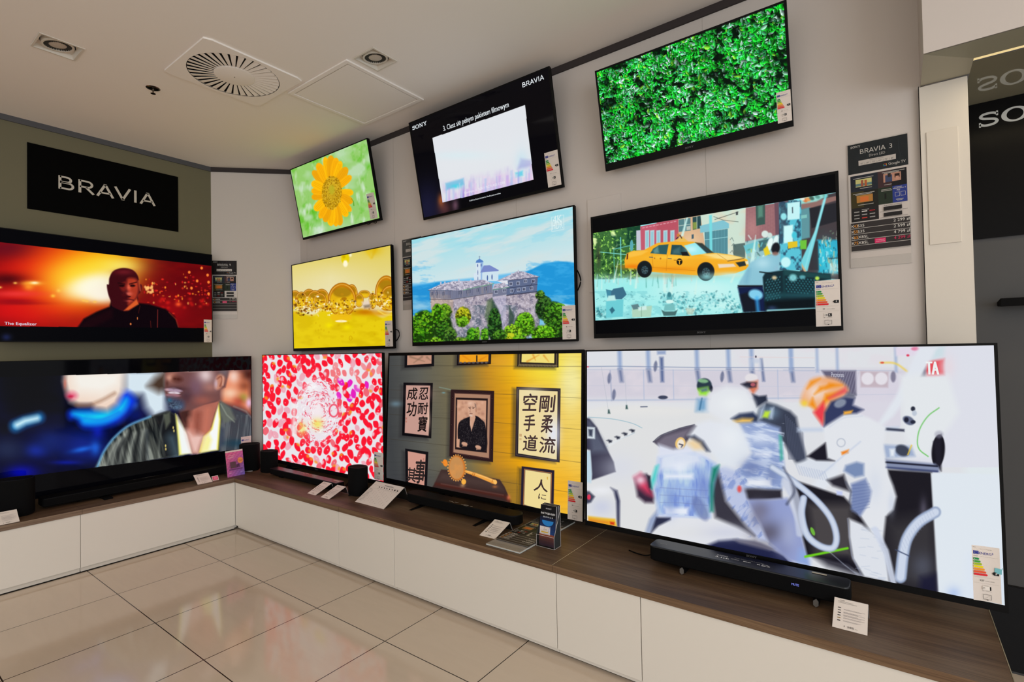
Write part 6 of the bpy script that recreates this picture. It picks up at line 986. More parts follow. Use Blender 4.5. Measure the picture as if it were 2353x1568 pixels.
# key: centre, width, aspect, tilt in degrees, wall side, bezel side/top/bottom, label corners, class, consumption, hdr, raster width, mounting
TV = {
 'flower': ((0.651, 0.534, 2.858), 1.117, 1.735, 11.04, 'R', (0.010, 0.008, 0.020), ((843.4, 446.4), (860.4, 442), (852, 505.3)), 'E', '58', '92', 320, 'wall'),
 'slide': ((2.282, 0.561, 2.823), 1.232, 1.729, 11.02, 'R', (0.010, 0.008, 0.018), ((1251.2, 352.5), (1281.7, 344.2), (1260.4, 431.5)), 'E', '57', '94', 480, 'wall'),
 'leaves': ((3.684, 0.542, 2.765), 0.963, 1.750, 11.66, 'R', (0.011, 0.010, 0.040), ((1783.5, 214.3), (1816.4, 205.7), (1788.8, 284.5)), 'F', '46', '70', 760, 'wall'),
 'oil': ((0.593, 0.614, 1.919), 1.452, 1.747, 0.79, 'R', (0.012, 0.008, 0.026), ((885.2, 739.3), (902.6, 737), (886.3, 798)), 'E', '77', '98', 460, 'wall'),
 'castle': ((2.247, 0.629, 1.935), 1.452, 1.746, 0.14, 'R', (0.011, 0.009, 0.028), ((1292, 704.1), (1322.8, 701.1), (1293.4, 781.2)), 'E', '66', '98', 640, 'wall'),
 'taxi': ((3.721, 0.590, 1.888), 1.232, 1.730, 0.86, 'R', (0.012, 0.012, 0.026), ((1872.4, 647), (1929.7, 641.9), (1875.6, 751.5)), 'F', '77', '187', 900, 'wall'),
 'petals': ((0.587, 0.390, 0.979), 1.738, 1.756, 0.0, 'R', (0.006, 0.006, 0.032), ((861, 1040), (881.7, 1041.7), (861, 1102.8)), 'F', '95', '160', 600, 'feet'),
 'frames': ((2.203, 0.515, 0.976), 1.720, 1.740, -3.19, 'R', (0.014, 0.022, 0.030), ((1306.5, 1104.9), (1340.5, 1109.5), (1304.9, 1193.2)), 'D', '78', '148', 800, 'feet'),
 'race': ((3.979, 0.398, 0.990), 1.675, 1.758, -2.57, 'R', (0.010, 0.009, 0.026), ((2247, 1266), (2312, 1263), (2237, 1389)), 'F', '127', '152', 1080, 'feet'),
 'night': ((-0.55, -0.655, 2.006), 1.450, 1.780, 0.0, 'L', (0.006, 0.006, 0.008), ((468, 734.6), (486.4, 735.8), (468.3, 787)), 'G', '88', '120', 680, 'wall'),
 'man': ((-0.35, -0.533, 0.977), 1.714, 1.760, 0.0, 'L', (0.006, 0.006, 0.006), ((554, 1004.7), (577.5, 1002), (554, 1070)), 'G', '99', '150', 820, 'feet'),
}
TLAB = {
 'flower': 'television showing a yellow sunflower, top row, leaning forward from the wall', 'slide': 'television with a white slide on black, top row, centre', 'leaves': 'television filled with bright green leaves, top row, right',
 'oil': 'television showing golden oil bubbles, middle row, left', 'castle': 'television showing a cliff-top monastery, middle row, centre', 'taxi': 'television showing a flying yellow taxi, middle row, right',
 'petals': 'television covered in red petals on white, bottom row', 'frames': 'television showing framed calligraphy and a hand drum, bottom row', 'race': 'largest television, bottom right, showing a pit stop crew in white',
 'night': 'television on the left wall showing a bald man before red and yellow flames', 'man': 'television on the left worktop showing a bearded man in a dark jacket'}
PICS = dict(flower=pic_flower, slide=pic_slide, leaves=pic_leaves, oil=pic_oil, castle=pic_castle, taxi=pic_taxi, petals=pic_petals, frames=pic_frames, race=pic_race, night=pic_night, man=pic_man)
TF = {}; TT = {}
for key, (c0, w, asp, tilt, side, (bs, bt, bb), lab, cls, kwh, hdr, nx, mnt) in TV.items():
    h = w/asp; a = math.radians(tilt); ex = np.array((1, 0, 0)) if side == 'R' else np.array((0, 1, 0)); up = np.array((0, -math.sin(a), math.cos(a))) if side == 'R' else np.array((math.sin(a), 0, math.cos(a)))
    O = np.array(c0)-ex*w/2+up*h/2; fr = Fr(O, ex, -up); TF[key] = fr
    t = thing('television', TLAB[key], 'television', c0, 'televisions on display'); TT[key] = t
    def bx(b, x0, y0, x1, y1, k0, k1, m):
        P = [fr.p(x, y, k) for k in (k1, k0) for x, y in ((x0, y0), (x1, y0), (x1, y1), (x0, y1))]
        b.add(P, [(0, 3, 2, 1), (4, 5, 6, 7), (0, 1, 5, 4), (1, 2, 6, 5), (2, 3, 7, 6), (3, 0, 4, 7)], m)
    b = MB(); fd = -0.012
    bx(b, 0, 0, w, bt, fd, 0, M_black); bx(b, 0, h-bb, w, h, fd, 0, M_black); bx(b, 0, bt, bs, h-bb, fd, 0, M_black); bx(b, w-bs, bt, w, h-bb, fd, 0, M_black); b.build('bezel', t)
    sf = Fr(fr.p(bs, bt), fr.ex, fr.ey, -0.0012); sw, sh = w-2*bs, h-bt-bb
    cv = Cv(sf, sw, sh, nx, (0, 0, 0)); PICS[key](cv); so = cv.mesh('screen', t, screen_mat('lit_screen_gloss', 0.05, 0.08) if key in ('man', 'slide') else screen_mat())
    b = MB(); bx(b, 0.002, 0.002, w-0.002, h-0.002, -0.026, fd-0.0002, M_matte); bx(b, w*0.16, h*0.40, w*0.84, h-0.01, -0.050, -0.026, M_matte); b.build('housing', t, bevel=0.002)
    if mnt == 'wall':
        for s_ in (-0.16, 0.16):
            b = MB()
            q = fr.p(w/2+s_, h*0.42, -0.028); q2 = fr.p(w/2+s_, h*0.72, -0.028)
            if side == 'R': b.box((q[0]-0.015, min(WY-0.012, max(q[1], q2[1])), q2[2]), (q[0]+0.015, WY-0.004, q[2]), M_matte)
            else: b.box((LX+0.004, q[1]-0.015, q2[2]), (q[0], q[1]+0.015, q[2]), M_matte)
            b.build('wall_mount', t)
    else:
        for s_ in {'frames': (0.345, 0.665), 'race': (0.34, 0.65)}.get(key, (0.24, 0.76)):
            q = fr.p(w*s_, h-0.004, -0.02)
            b = MB()
            if side == 'R': b.prism([(0.205 if key == 'frames' else q[1]-0.06, ZW+0.0006), (q[1]+0.10, ZW+0.0006), (q[1]+0.02, ZW+0.02), (q[1]+0.012, q[2]), (q[1]-0.012, q[2]), (q[1]-0.03, ZW+0.02)], q[0]-(0.015 if key == 'frames' else 0.01), q[0]+(0.015 if key == 'frames' else 0.01), M_matte, Matrix(((0, 0, 1, 0), (1, 0, 0, 0), (0, 1, 0, 0), (0, 0, 0, 1))))
            else: b.prism([(q[0]-0.12, ZW), (q[0]+0.10, ZW), (q[0]+0.03, ZW+0.02), (q[0]+0.012, q[2]), (q[0]-0.012, q[2]), (q[0]-0.03, ZW+0.02)], -q[1]-0.01, -q[1]+0.01, M_matte, Matrix(((1, 0, 0, 0), (0, 0, -1, 0), (0, 1, 0, 0), (0, 0, 0, 1))))
            b.build('foot', t, bevel=0.002)
    energy_label(t, fr, *lab, cls, kwh, hdr, 0.010 if key == 'race' else 0.0, key == 'race')
    if key in ('leaves', 'taxi', 'race', 'petals', 'castle'):
        p = Pr(Fr(fr.p(0, 0), fr.ex, fr.ey, 0.0)); p.mark('SONY', w*0.5-0.022, h-bb*0.4, 0.044, 0.008, (104, 104, 106)); p.build('badge', t)
def ov(key, z=Z(0, 0, 1)):
    """printing frame just in front of a screen, with zoom coordinates turned into metres"""
    f = TF[key]; fr = Fr(f.O, f.ex, f.ey, 0.0004); return fr, (lambda a, b: fr.loc(*z([(a, b)])[0]))
fr, q = ov('slide', Z(920, 140, 0.24228)); p = Pr(fr); wh = glow((226, 232, 236))
def mk(p, wname, q, bl, br, tl, m):
    a, b_, c_ = q(*bl), q(*br), q(*tl); p.mark(wname, a[0], (a[1]+b_[1])/2, abs(b_[0]-a[0]), abs((a[1]+b_[1])/2-c_[1])*0.97, None, m)
mk(p, 'SONY', q, (116, 656), (254, 606), (112, 622), wh); p.build('wordmark', TT['slide']); p = Pr(fr); mk(p, 'BRAVIA', q, (1160, 250), (1364, 178), (1152, 208), wh); p.build('wordmark', TT['slide']); p = Pr(fr)
a, b_ = q(410, 662), q(1030, 440); p.text('3. Ciesz się pełnym pakietem filmowym', a[0], (a[1]+b_[1])/2, 0.034, None, w=b_[0]-a[0], m=wh, bold=0.008); p.build('heading', TT['slide']); p = Pr(fr)
a, b_ = q(655, 1333), q(953, 1262); p.text('© 2023 Sony Pictures Animation Inc. Wszelkie prawa zastrzeżone.', a[0], (a[1]+b_[1])/2, 0.009, None, w=b_[0]-a[0], m=wh, bold=0.01); p.build('small_print', TT['slide']); p = Pr(fr)
a, b_ = q(610, 1262), q(995, 1165); p.text('Dostępne na SONY PICTURES CORE', a[0], (a[1]+b_[1])/2, 0.016, None, w=b_[0]-a[0], m=glow((236, 234, 246)))
p.build('caption', TT['slide'])
fr, q = ov('night', Z(0, 250, 0.36991)); p = Pr(fr); a, b_ = q(28, 1341), q(228, 1348); p.text('The Equalizer', a[0], (a[1]+b_[1])/2, 0.021, None, w=b_[0]-a[0], m=glow((214, 210, 226)), bold=0.02); p.build('title_lettering', TT['night'])
fr, q = ov('castle', Z(900, 440, 0.2487)); p = Pr(fr); a, b_ = q(1490, 302), q(1575, 290); p.text('4K', a[0], a[1], 0.05, None, w=b_[0]-a[0], m=glow((218, 240, 242))); a, b_ = q(1485, 356), q(1582, 345); p.text('HDR', a[0], a[1], 0.05, None, w=b_[0]-a[0], m=glow((218, 240, 242))); p.build('screen_logo', TT['castle'])
fr, q = ov('frames', Z(860, 790, 0.27427)); p = Pr(fr)
def kan(ch, x0, y0, x1, y1, col, bold=0.0):
    vs, fs = text2d(ch, bold)
    if not len(vs): return
    a0, a1, b0, b1 = vs[:, 0].min(), vs[:, 0].max(), vs[:, 1].min(), vs[:, 1].max(); A, B = q(x0, y0), q(x1, y1); X = lambda u: A[0]+(B[0]-A[0])*(u-a0)/(a1-a0); Yv = lambda v: B[1]+(A[1]-B[1])*(v-b0)/(b1-b0)
    sk = 0.10*(B[1]-A[1]); bw = 0.020*(B[1]-A[1])
    for dx_, dy_ in ((0, 0), (bw, 0), (-bw, 0), (0, bw), (0, -bw)):
        p.k += 1; p.b.add([fr.p(X(u)+dx_+sk*((v-b0)/(b1-b0)-0.5), Yv(v)+dy_-sk*0.5*((u-a0)/(a1-a0)-0.5), 0.00002*p.k) for u, v in vs], fs, glow(col))
K1, K2 = (26, 18, 18), (70, 52, 52)
for ch, *r4 in (('忍', 378, 368, 452, 472), ('耐', 368, 492, 448, 594), ('寶', 370, 606, 440, 742), ('成', 280, 368, 360, 474), ('功', 276, 486, 352, 612)): kan(ch, *r4, K1)
p.build('calligraphy', TT['frames']); p = Pr(fr)
for ch, *r4 in (('剛', 1388, 432, 1512, 578), ('柔', 1402, 598, 1496, 752), ('流', 1386, 776, 1516, 926), ('空', 1250, 418, 1362, 566), ('手', 1256, 592, 1346, 736), ('道', 1250, 762, 1366, 906)): kan(ch, *r4, K2)
p.build('calligraphy', TT['frames']); p = Pr(fr)
for ch, *r4 in (('事', 344, 968, 424, 1180), ('其', 276, 1034, 350, 1166)): kan(ch, *r4, (44, 34, 34))
p.build('calligraphy', TT['frames']); p = Pr(fr)
for ch, *r4 in (('人', 1340, 1130, 1456, 1250), ('に', 1376, 1256, 1440, 1312)): kan(ch, *r4, (60, 44, 46))
p.build('calligraphy', TT['frames']); p = Pr(fr)
for i, (a, b0) in enumerate(((268, 500), (268, 540), (268, 580))): kan('翠花書'[i], a-7, b0-14, a+7, b0+14, (96, 70, 64))
for i, (a, b0) in enumerate(((1228, 625), (1226, 680), (1226, 738))): kan('翠花書'[i], a-11, b0-20, a+11, b0+20, (110, 84, 70))
def rq(x0, y0, x1, y1, col): A, B = q(x0, y0), q(x1, y1); p.rect(A[0], A[1], B[0]-A[0], B[1]-A[1], None, glow(col)); p.build('seal', TT['frames'])
for r4 in ((262, 618, 275, 636, (186, 120, 106)), (262, 645, 274, 662, (186, 128, 112)), (1216, 755, 1236, 780, (206, 170, 120)), (1216, 790, 1234, 810, (214, 184, 130)), (1510, 425, 1520, 450, (222, 190, 110)), (450, 362, 458, 378, (186, 130, 116)), (1446, 1116, 1456, 1140, (222, 180, 80)), (410, 960, 418, 980, (180, 120, 108))): p = Pr(fr); rq(*r4)
fr, q = ov('race', Z(1800, 780, 0.42085)); p = Pr(fr); a, b_ = q(783, 192), q(848, 190); p.text('TA', a[0], a[1], 0.05, None, w=b_[0]-a[0], m=glow((236, 240, 240)), bold=0.03); p.build('picture_lettering', TT['race']); p = Pr(fr); a, b_ = q(262, 206), q(330, 204); p.text('Petronas', a[0], a[1], 0.02, None, w=b_[0]-a[0], m=glow((206, 206, 220))); a, b_ = q(1, 1), q(2, 2); p.build('picture_lettering', TT['race'])
def cable(name, lab, pts, r=0.003):
    b = MB(); b.tube(pts, r, M_matte); tag(b.build(name, smooth=True), lab, 'cable')
def sm(pts, n=6):
    out = []; P = [np.array(p, float) for p in pts]; Q = [2*P[0]-P[1]]+P+[2*P[-1]-P[-2]]
    for i in range(1, len(Q)-2):
        for k in range(n): t = k/n; A_, B, C_, D = Q[i-1:i+3]; out.append(0.5*((2*B)+(C_-A_)*t+(2*A_-5*B+4*C_-D)*t*t+(3*B-A_-3*C_+D)*t**3))
    return [tuple(v) for v in out]+[tuple(P[-1])]
cable('power_cable', 'black cable looping out behind the right edge of the monastery screen', sm([(2.93, 0.655, 1.975), (2.968, 0.655, 1.955), (2.992, 0.655, 1.89), (2.97, 0.655, 1.832), (2.93, 0.655, 1.80)]), 0.0042)
cable('power_cable', 'black cable bulging behind the right edge of the golden oil screen', sm([(1.29, 0.66, 1.66), (1.335, 0.655, 1.645), (1.345, 0.655, 1.61), (1.325, 0.655, 1.58), (1.29, 0.66, 1.56)]), 0.004)
cable('power_cable', 'black cable drooping below the sunflower screen', sm([(0.98, 0.60, 2.575), (1.02, 0.62, 2.545), (1.06, 0.63, 2.56), (1.10, 0.635, 2.545), (1.14, 0.62, 2.575)]), 0.003)
# ------------------------------------------------------------------ wall sign and posters
fr = Fr((LX+0.006, on(62, 327, 'x', LX)[1], on(62, 327, 'x', LX)[2]), (0, 1, 0), (0, 0, -1)); A = fr.loc(410, 533)
t = thing('wall_sign', 'black wall sign with wide white capital letters, above the flames television', 'sign', tuple(fr.O)); sheet('sign_panel', Fr(fr.O, fr.ex, fr.ey), A[0], abs(A[1]), 0.006, mat('matt_black_panel', (4, 4, 4), 0.7, 0.04), t)
p = Pr(Fr(fr.O, fr.ex, fr.ey, 0.0)); q = lambda a, b: fr.loc(a*0.36991, 250+b*0.36991); a, b_, c_ = q(363, 495), q(968, 607), q(363, 412); a2 = q(968, 607)
p.mark('BRAVIA', a[0], (a[1]+b_[1])/2, b_[0]-a[0], (a[1]-c_[1]), None, mat('white_sign_letter', (196, 190, 180), 0.5, 0.2)); p.build('lettering', t)

def poster(fr, w, h, title, sub, rows, lab, size=True, clipx=None, blank=0.92):
    """acrylic holder with a printed product sheet; template measured on the sheet by the pillar"""
    t = thing('product_poster', lab, 'poster', tuple(fr.O), 'product posters in acrylic holders')
    sheet('acrylic_front', Fr(fr.O, fr.ex, fr.ey, 0.003), w, h, 0.0012, acrylic('poster_acrylic', (120, 120, 118), 0.0, 0.5), t); sheet('acrylic_back', Fr(fr.O, fr.ex, fr.ey, 0.0), w, h, 0.002, mat('poster_back', (208, 200, 192), 0.3, 0.3), t)
    sh = sheet('printed_sheet', Fr(fr.p(0.01*w, 0.005*h), fr.ex, fr.ey, 0.0008), w*0.98, h*blank, 0.0004, M_paper, t); p = Pr(Fr(fr.O, fr.ex, fr.ey, 0.0010)); WH = (214, 210, 204)
    p.rect(0.01*w, 0.005*h, 0.98*w, 0.24*h, (28, 34, 38) if title[-1] == '3' else (26, 16, 18))
    for i in range(5): p.line([((0.1+0.17*i)*w, 0.23*h), ((0.2+0.17*i)*w, 0.17*h), ((0.17+0.17*i)*w, 0.11*h), ((0.33+0.13*i)*w, 0.02*h)], 0.0016, (44, 54, 60))
    p.mark('SONY', 0.06*w, 0.036*h, 0.17*w, 0.016*h, WH); p.mark('BRAVIA', 0.22*w, 0.092*h, 0.42*w, 0.036*h, WH); p.text(title[-1], 0.70*w, 0.092*h, 0.036*h, WH); p.text(sub, 0.37*w, 0.126*h, 0.020*h, (190, 186, 180), w=0.26*w)
    p.rect(0.19*w, 0.145*h, 0.61*w, 0.040*h, (206, 198, 190)); p.text('43"  |  50"  |  55"  |  65"  |  75"  |  85"', 0.22*w, 0.178*h, 0.012*h, (50, 48, 50), w=0.55*w); p.text('Rozmiary ekranu', 0.38*w, 0.157*h, 0.007*h, (110, 104, 104), w=0.22*w)
    p.text('Google TV', 0.68*w, 0.222*h, 0.020*h, WH, w=0.27*w); p.rect(0.60*w, 0.207*h, 0.05*w, 0.004*h, (206, 60, 50)); p.rect(0.60*w, 0.219*h, 0.05*w, 0.004*h, (60, 120, 206)); p.rect(0.595*w, 0.207*h, 0.008*w, 0.016*h, (60, 160, 80)); p.rect(0.643*w, 0.207*h, 0.008*w, 0.016*h, (226, 180, 40))
    p.rect(0.045*w, 0.262*h, 0.455*w, 0.13*h, (34, 40, 52)); p.rect(0.5*w, 0.262*h, 0.46*w, 0.13*h, (70, 46, 48)); p.rect(0.72*w, 0.262*h, 0.24*w, 0.13*h, (22, 20, 26)); p.rect(0.045*w, 0.392*h, 0.455*w, 0.13*h, (58, 52, 24)); p.rect(0.26*w, 0.392*h, 0.24*w, 0.13*h, (28, 28, 22)); p.rect(0.5*w, 0.392*h, 0.24*w, 0.13*h, (34, 46, 34)); p.rect(0.73*w, 0.392*h, 0.23*w, 0.13*h, (40, 56, 130)); p.rect(0.045*w, 0.522*h, 0.455*w, 0.11*h, (30, 28, 28))
    p.rect(0.13*w, 0.296*h, 0.27*w, 0.060*h, (190, 186, 120)); p.rect(0.13*w, 0.33*h, 0.27*w, 0.02*h, (90, 120, 120)); p.rect(0.22*w, 0.305*h, 0.04*w, 0.05*h, (150, 80, 60)); p.rect(0.28*w, 0.308*h, 0.04*w, 0.048*h, (170, 90, 50)); p.rect(0.59*w, 0.288*h, 0.28*w, 0.066*h, (176, 130, 110)); p.rect(0.62*w, 0.30*h, 0.11*w, 0.054*h, (56, 66, 96)); p.rect(0.66*w, 0.286*h, 0.05*w, 0.03*h, (40, 30, 30)); p.rect(0.77*w, 0.298*h, 0.08*w, 0.03*h, (44, 26, 24)); p.rect(0.785*w, 0.318*h, 0.05*w, 0.03*h, (190, 140, 120))
    p.rect(0.14*w, 0.425*h, 0.27*w, 0.058*h, (170, 120, 56)); p.rect(0.2*w, 0.438*h, 0.14*w, 0.04*h, (206, 110, 50)); p.rect(0.60*w, 0.44*h, 0.03*w, 0.045*h, (16, 18, 16))
    for a, b0, ww in ((0.09, 0.284, 0.34), (0.57, 0.274, 0.36), (0.6, 0.282, 0.24), (0.08, 0.408, 0.36), (0.12, 0.417, 0.28), (0.55, 0.408, 0.16), (0.55, 0.418, 0.17), (0.76, 0.402, 0.12), (0.2, 0.368, 0.2), (0.6, 0.372, 0.12), (0.16, 0.5, 0.26), (0.22, 0.54, 0.12), (0.78, 0.497, 0.12), (0.8, 0.505, 0.08)): p.rect(a*w, b0*h, ww*w, 0.0042*h, (176, 172, 166))
    p.text('PlayStation 5', 0.74*w, 0.418*h, 0.009*h, WH, w=0.2*w); p.text('PS5', 0.80*w, 0.434*h, 0.010*h, WH); p.line([(0.77*w, 0.445*h), (0.84*w, 0.445*h), (0.84*w, 0.475*h), (0.77*w, 0.475*h), (0.77*w, 0.444*h)], 0.0008, WH); p.line([(0.86*w, 0.445*h), (0.93*w, 0.445*h), (0.93*w, 0.475*h), (0.86*w, 0.475*h), (0.86*w, 0.444*h)], 0.0008, WH)
    for j in range(3):
        for i in range(3): p.rect((0.09+0.13*i)*w, (0.552+0.026*j)*h, 0.09*w, 0.008*h, {(0, 1): (214, 210, 206), (0, 2): (150, 30, 34), (2, 1): (190, 60, 50)}.get((j, i), (150, 148, 146)))
    p.text('Regulowana podstawa', 0.59*w, 0.538*h, 0.008*h, (70, 66, 64), w=0.28*w)
    for yy in (0.545, 0.592): p.rect(0.58*w, yy*h, 0.29*w, 0.03*h, (30, 28, 28)); p.rect(0.52*w, (yy+0.035)*h, 0.44*w, 0.002*h, (110, 104, 100))
    p.rect(0.03*w, 0.642*h, 0.96*w, 0.228*h, (48, 44, 44))
    for k in range(5): p.rect(0.03*w, (0.642+0.0456*k+0.044)*h, 0.96*w, 0.003*h, (190, 184, 178))
    for k, (m1, m2, m3, pr, red) in enumerate(rows):
        y = (0.642+0.0456*k+0.036)*h; a = p.fr; p.text(m1, 0.04*w, y, 0.022*h, WH); 
        ww = 0.035*w; p.text(m2, 0.04*w+ww, y, 0.022*h, (226, 150, 50)); p.text(m3, 0.04*w+ww+0.07*w, y, 0.022*h, WH)
        p.text(pr, 0.985*w, y-0.008*h, 0.022*h, (200, 50, 90) if red else WH, al='r')
        if red: p.rect(0.42*w, y-0.03*h, 0.18*w, 0.036*h, (206, 40, 96)); p.text('WYPRZEDAŻ', 0.44*w, y-0.014*h, 0.007*h, (236, 190, 206), w=0.14*w); p.text('EKSPOZYCJI', 0.44*w, y-0.002*h, 0.007*h, (236, 190, 206), w=0.14*w)
    p.build('sheet_printing', sh); return t
R3 = [('K', '43', 'S35', '2 299 zł', 0), ('K', '55', 'S35', '2 599 zł', 0), ('K', '65', 'X85L', '4 799 zł', 0), ('K', '75', 'X85L', '4 299 zł', 1)]
poster(Fr((4.367, WY-0.0035, 2.377), (1, 0, 0), (0, 0, -1)), 0.221, 0.562, 'BRAVIA 3', 'Direct LED', R3, 'printed price poster in an acrylic holder beside the white pillar')
poster(Fr((1.371, WY-0.0035, 2.372), (1, 0, 0), (0, 0, -1)), 0.221, 0.563, 'BRAVIA 7', 'Mini LED', [('K', '55', 'XR70', '', 0), ('K', '65', 'XR70', '', 0), ('K', '75', 'XR70', '', 0)], 'dark price poster half hidden behind the left edge of the monastery screen')
a0 = 0.006; P0 = cw(0.004, 0.0035); poster(Fr((P0[0], P0[1], 2.376), (cd[0], cd[1], 0), (0, 0, -1)), 0.222, 0.555, 'BRAVIA 9', 'QLED, 4K, Mini LED', [('K', '65', 'XR90', '11 999 zł', 0), ('K', '75', 'XR90', '11 999 zł', 1)], 'small dark price poster in the wall corner right of the flames television')
b = MB(); b.box((3.038, WY-0.006, 1.815), (3.257, WY-0.0005, 2.377), mat('frosted_acrylic_2', (204, 196, 190), 0.3, 0.3)); tag(b.build('poster_holder', bevel=0.001), 'empty acrylic poster holder behind the left edge of the taxi screen', 'holder')

# ------------------------------------------------------------------ things on the worktops
def oval(w, d, r=None, n=40, p=2.6):
    out = []
    for i in range(n):
        a = 2*math.pi*i/n; c_, s_ = math.cos(a), math.sin(a); out.append((w/2*math.copysign(abs(c_)**(2/p), c_), d/2*math.copysign(abs(s_)**(2/p), s_)))
    return out
def ring_solid(b, pts, zs, M, m, topm=None):
    """loft of scaled copies of one outline"""
    n = len(pts); vs = []
    for k, z in zs: vs += [tuple(M @ Vector((x*k, y*k, z))) for x, y in pts]
    fs = [(j*n+i, j*n+(i+1) % n, (j+1)*n+(i+1) % n, (j+1)*n+i) for j in range(len(zs)-1) for i in range(n)]
    b.add(vs, fs+[tuple(range(n-1, -1, -1))], m); k = (len(zs)-1)*n; b.add(vs[k:k+n], [tuple(range(n))], topm or m)
def speaker(x, y, w, d, h, yaw, lab, rod=True, led=None, top=M_gloss):
    t = thing('wireless_speaker', lab, 'speaker', (x, y, ZW), 'black oval wireless speakers'); M = Matrix.Translation((x, y, ZW)) @ Matrix.Rotation(yaw, 4, 'Z')
    b = MB(); ring_solid(b, oval(w, d), [(0.96, 0.004), (1.0, 0.010), (1.0, h-0.008), (0.985, h-0.002)], M, M_cloth); b.build('body', t, smooth=True)
    b = MB(); ring_solid(b, oval(w, d), [(0.975, h-0.003), (0.965, h), (0.90, h+0.0005), (0.87, h-0.004)], M, M_black, top); b.build('top_cap', t)
    b = MB(); ring_solid(b, oval(w*0.9, d*0.9), [(1, 0.0), (1, 0.005)], M, M_matte); b.build('base', t)
    if rod:
        b = MB(); b.tube([M @ Vector(v) for v in ((-w*0.30, -d*0.62, 0.006), (w*0.25, -d*0.62, 0.006))] if rod == 1 else [M @ Vector(v) for v in rod], 0.004, M_steel if rod == 1 else M_black); b.build('stand_rod', t, smooth=True)
    if led: b = MB(); b.lathe([(0, 0), (0.0018, 0)], mat('green_led', (20, 90, 30), 0.4, 0.3, emit=(30, 160, 60)), M @ Matrix.Translation(led) @ Matrix.Rotation(math.pi/2, 4, 'X'), 8); b.build('led', t)
    return t
def soundbar(name, x0, x1, y0, y1, z0, z1, lab, topm, endr=0.02, frontm=None, side='R', feet=None, cat='soundbar'):
    """long bar with rounded ends; side L runs along y and faces +x"""
    t = thing(name, lab, cat, ((x0+x1)/2, (y0+y1)/2, ZW), 'soundbars under the televisions')
    def rr(x0, x1, y0, y1, r):
        o = []
        for cx_, cy_, a in ((x1-r, y1-r, 0), (x0+r, y1-r, 90), (x0+r, y0+r, 180), (x1-r, y0+r, 270)):
            for k in range(7): q = math.radians(a+15*k); o.append((cx_+r*math.cos(q), cy_+r*math.sin(q)))
        return o
    cxm, cym = (x0+x1)/2, (y0+y1)/2; P = [(u-cxm, v-cym) for u, v in rr(x0, x1, y0, y1, endr)]; M = Matrix.Translation((cxm, cym, 0))
    def sc(d): return [(u-math.copysign(min(d, abs(u)), u), v-math.copysign(min(d, abs(v)), v)) for u, v in P]
    b = MB(); n = len(P); lv = [(0.006, z0), (0.0, z0+0.006), (0.0, z1-0.005)]; vs = []
    for d, z in lv: vs += [(u+cxm, v+cym, z) for u, v in sc(d)]
    b.add(vs, [(j*n+i, j*n+(i+1) % n, (j+1)*n+(i+1) % n, (j+1)*n+i) for j in range(2) for i in range(n)]+[tuple(range(n-1, -1, -1))], frontm or M_cloth); b.build('grille', t, smooth=True)
    b = MB(); vs = []
    for d, z in ((0.0, z1-0.005), (0.0012, z1-0.001), (0.004, z1)): vs += [(u+cxm, v+cym, z) for u, v in sc(d)]
    b.add(vs, [(j*n+i, j*n+(i+1) % n, (j+1)*n+(i+1) % n, (j+1)*n+i) for j in range(2) for i in range(n)]+[tuple(range(2*n, 3*n))], topm); b.build('top_plate', t)
    return t
HX = mat('grey_foot_cap', (96, 92, 88), 0.5, 0.3)
# largest television's soundbar
SBZ = 0.535
t = soundbar('soundbar', 3.556, 4.356, 0.238, 0.345, 0.466, SBZ, 'black soundbar on metal feet in front of the largest television', M_satin, 0.022)
for fx in (3.712, 4.242):
    b = MB(); b.prism([(fx-0.010, ZW+0.008), (fx, ZW), (fx+0.010, ZW+0.008), (fx+0.011, ZW+0.024), (fx+0.002, ZW+0.036), (fx-0.010, ZW+0.026)], -0.262, -0.235, M_matte, Matrix(((1, 0, 0, 0), (0, 0, -1, 0), (0, 1, 0, 0), (0, 0, 0, 1))))
    b.box((fx-0.008, 0.262, ZW), (fx+0.008, 0.33, 0.468), M_matte); f_ = b.build('foot', t)
    b = MB(); b.prism([(fx-0.009, ZW+0.008), (fx, ZW+0.001), (fx+0.009, ZW+0.008), (fx+0.0095, ZW+0.024), (fx+0.002, ZW+0.034), (fx-0.009, ZW+0.025)], -0.2352, -0.2335, HX, Matrix(((1, 0, 0, 0), (0, 0, -1, 0), (0, 1, 0, 0), (0, 0, 0, 1)))); b.build('foot_cap', f_)
fr = Fr((3.556, 0.345, SBZ), (1, 0, 0), (0, -1, 0), 0.0003); p = Pr(fr); GL = (206, 206, 208); Q = lambda a, b0: fr.loc(1480+a/8.71, 1220+b0/8.71)
a = Q(330, 245); p.mark('SONY', a[0], a[1]+0.008, 0.034, 0.006, (150, 150, 152)); a = Q(1465, 480); p.text('S2000', a[0], a[1]+0.006, 0.009, GL, w=0.045); a = Q(1440, 505); p.text('3.1ch', a[0], a[1]+0.012, 0.014, (226, 226, 226), w=0.055, bold=0.03); a = Q(1700, 510); p.rect(a[0], a[1], 0.0008, 0.035, (90, 90, 92))
a = Q(1815, 545); p.text('Dolby Atmos / DTS:X soundbar', a[0], a[1]+0.004, 0.006, (150, 150, 150), w=0.12); p.text('VERTICAL', a[0]-0.012, a[1]+0.024, 0.006, GL, w=0.036); p.text('BRAVIA', a[0]+0.04, a[1]+0.024, 0.007, (226, 226, 226), w=0.03, bold=0.03); p.rect(a[0]+0.095, a[1]+0.018, 0.012, 0.008, GL); p.rect(a[0]+0.115, a[1]+0.022, 0.012, 0.007, GL)
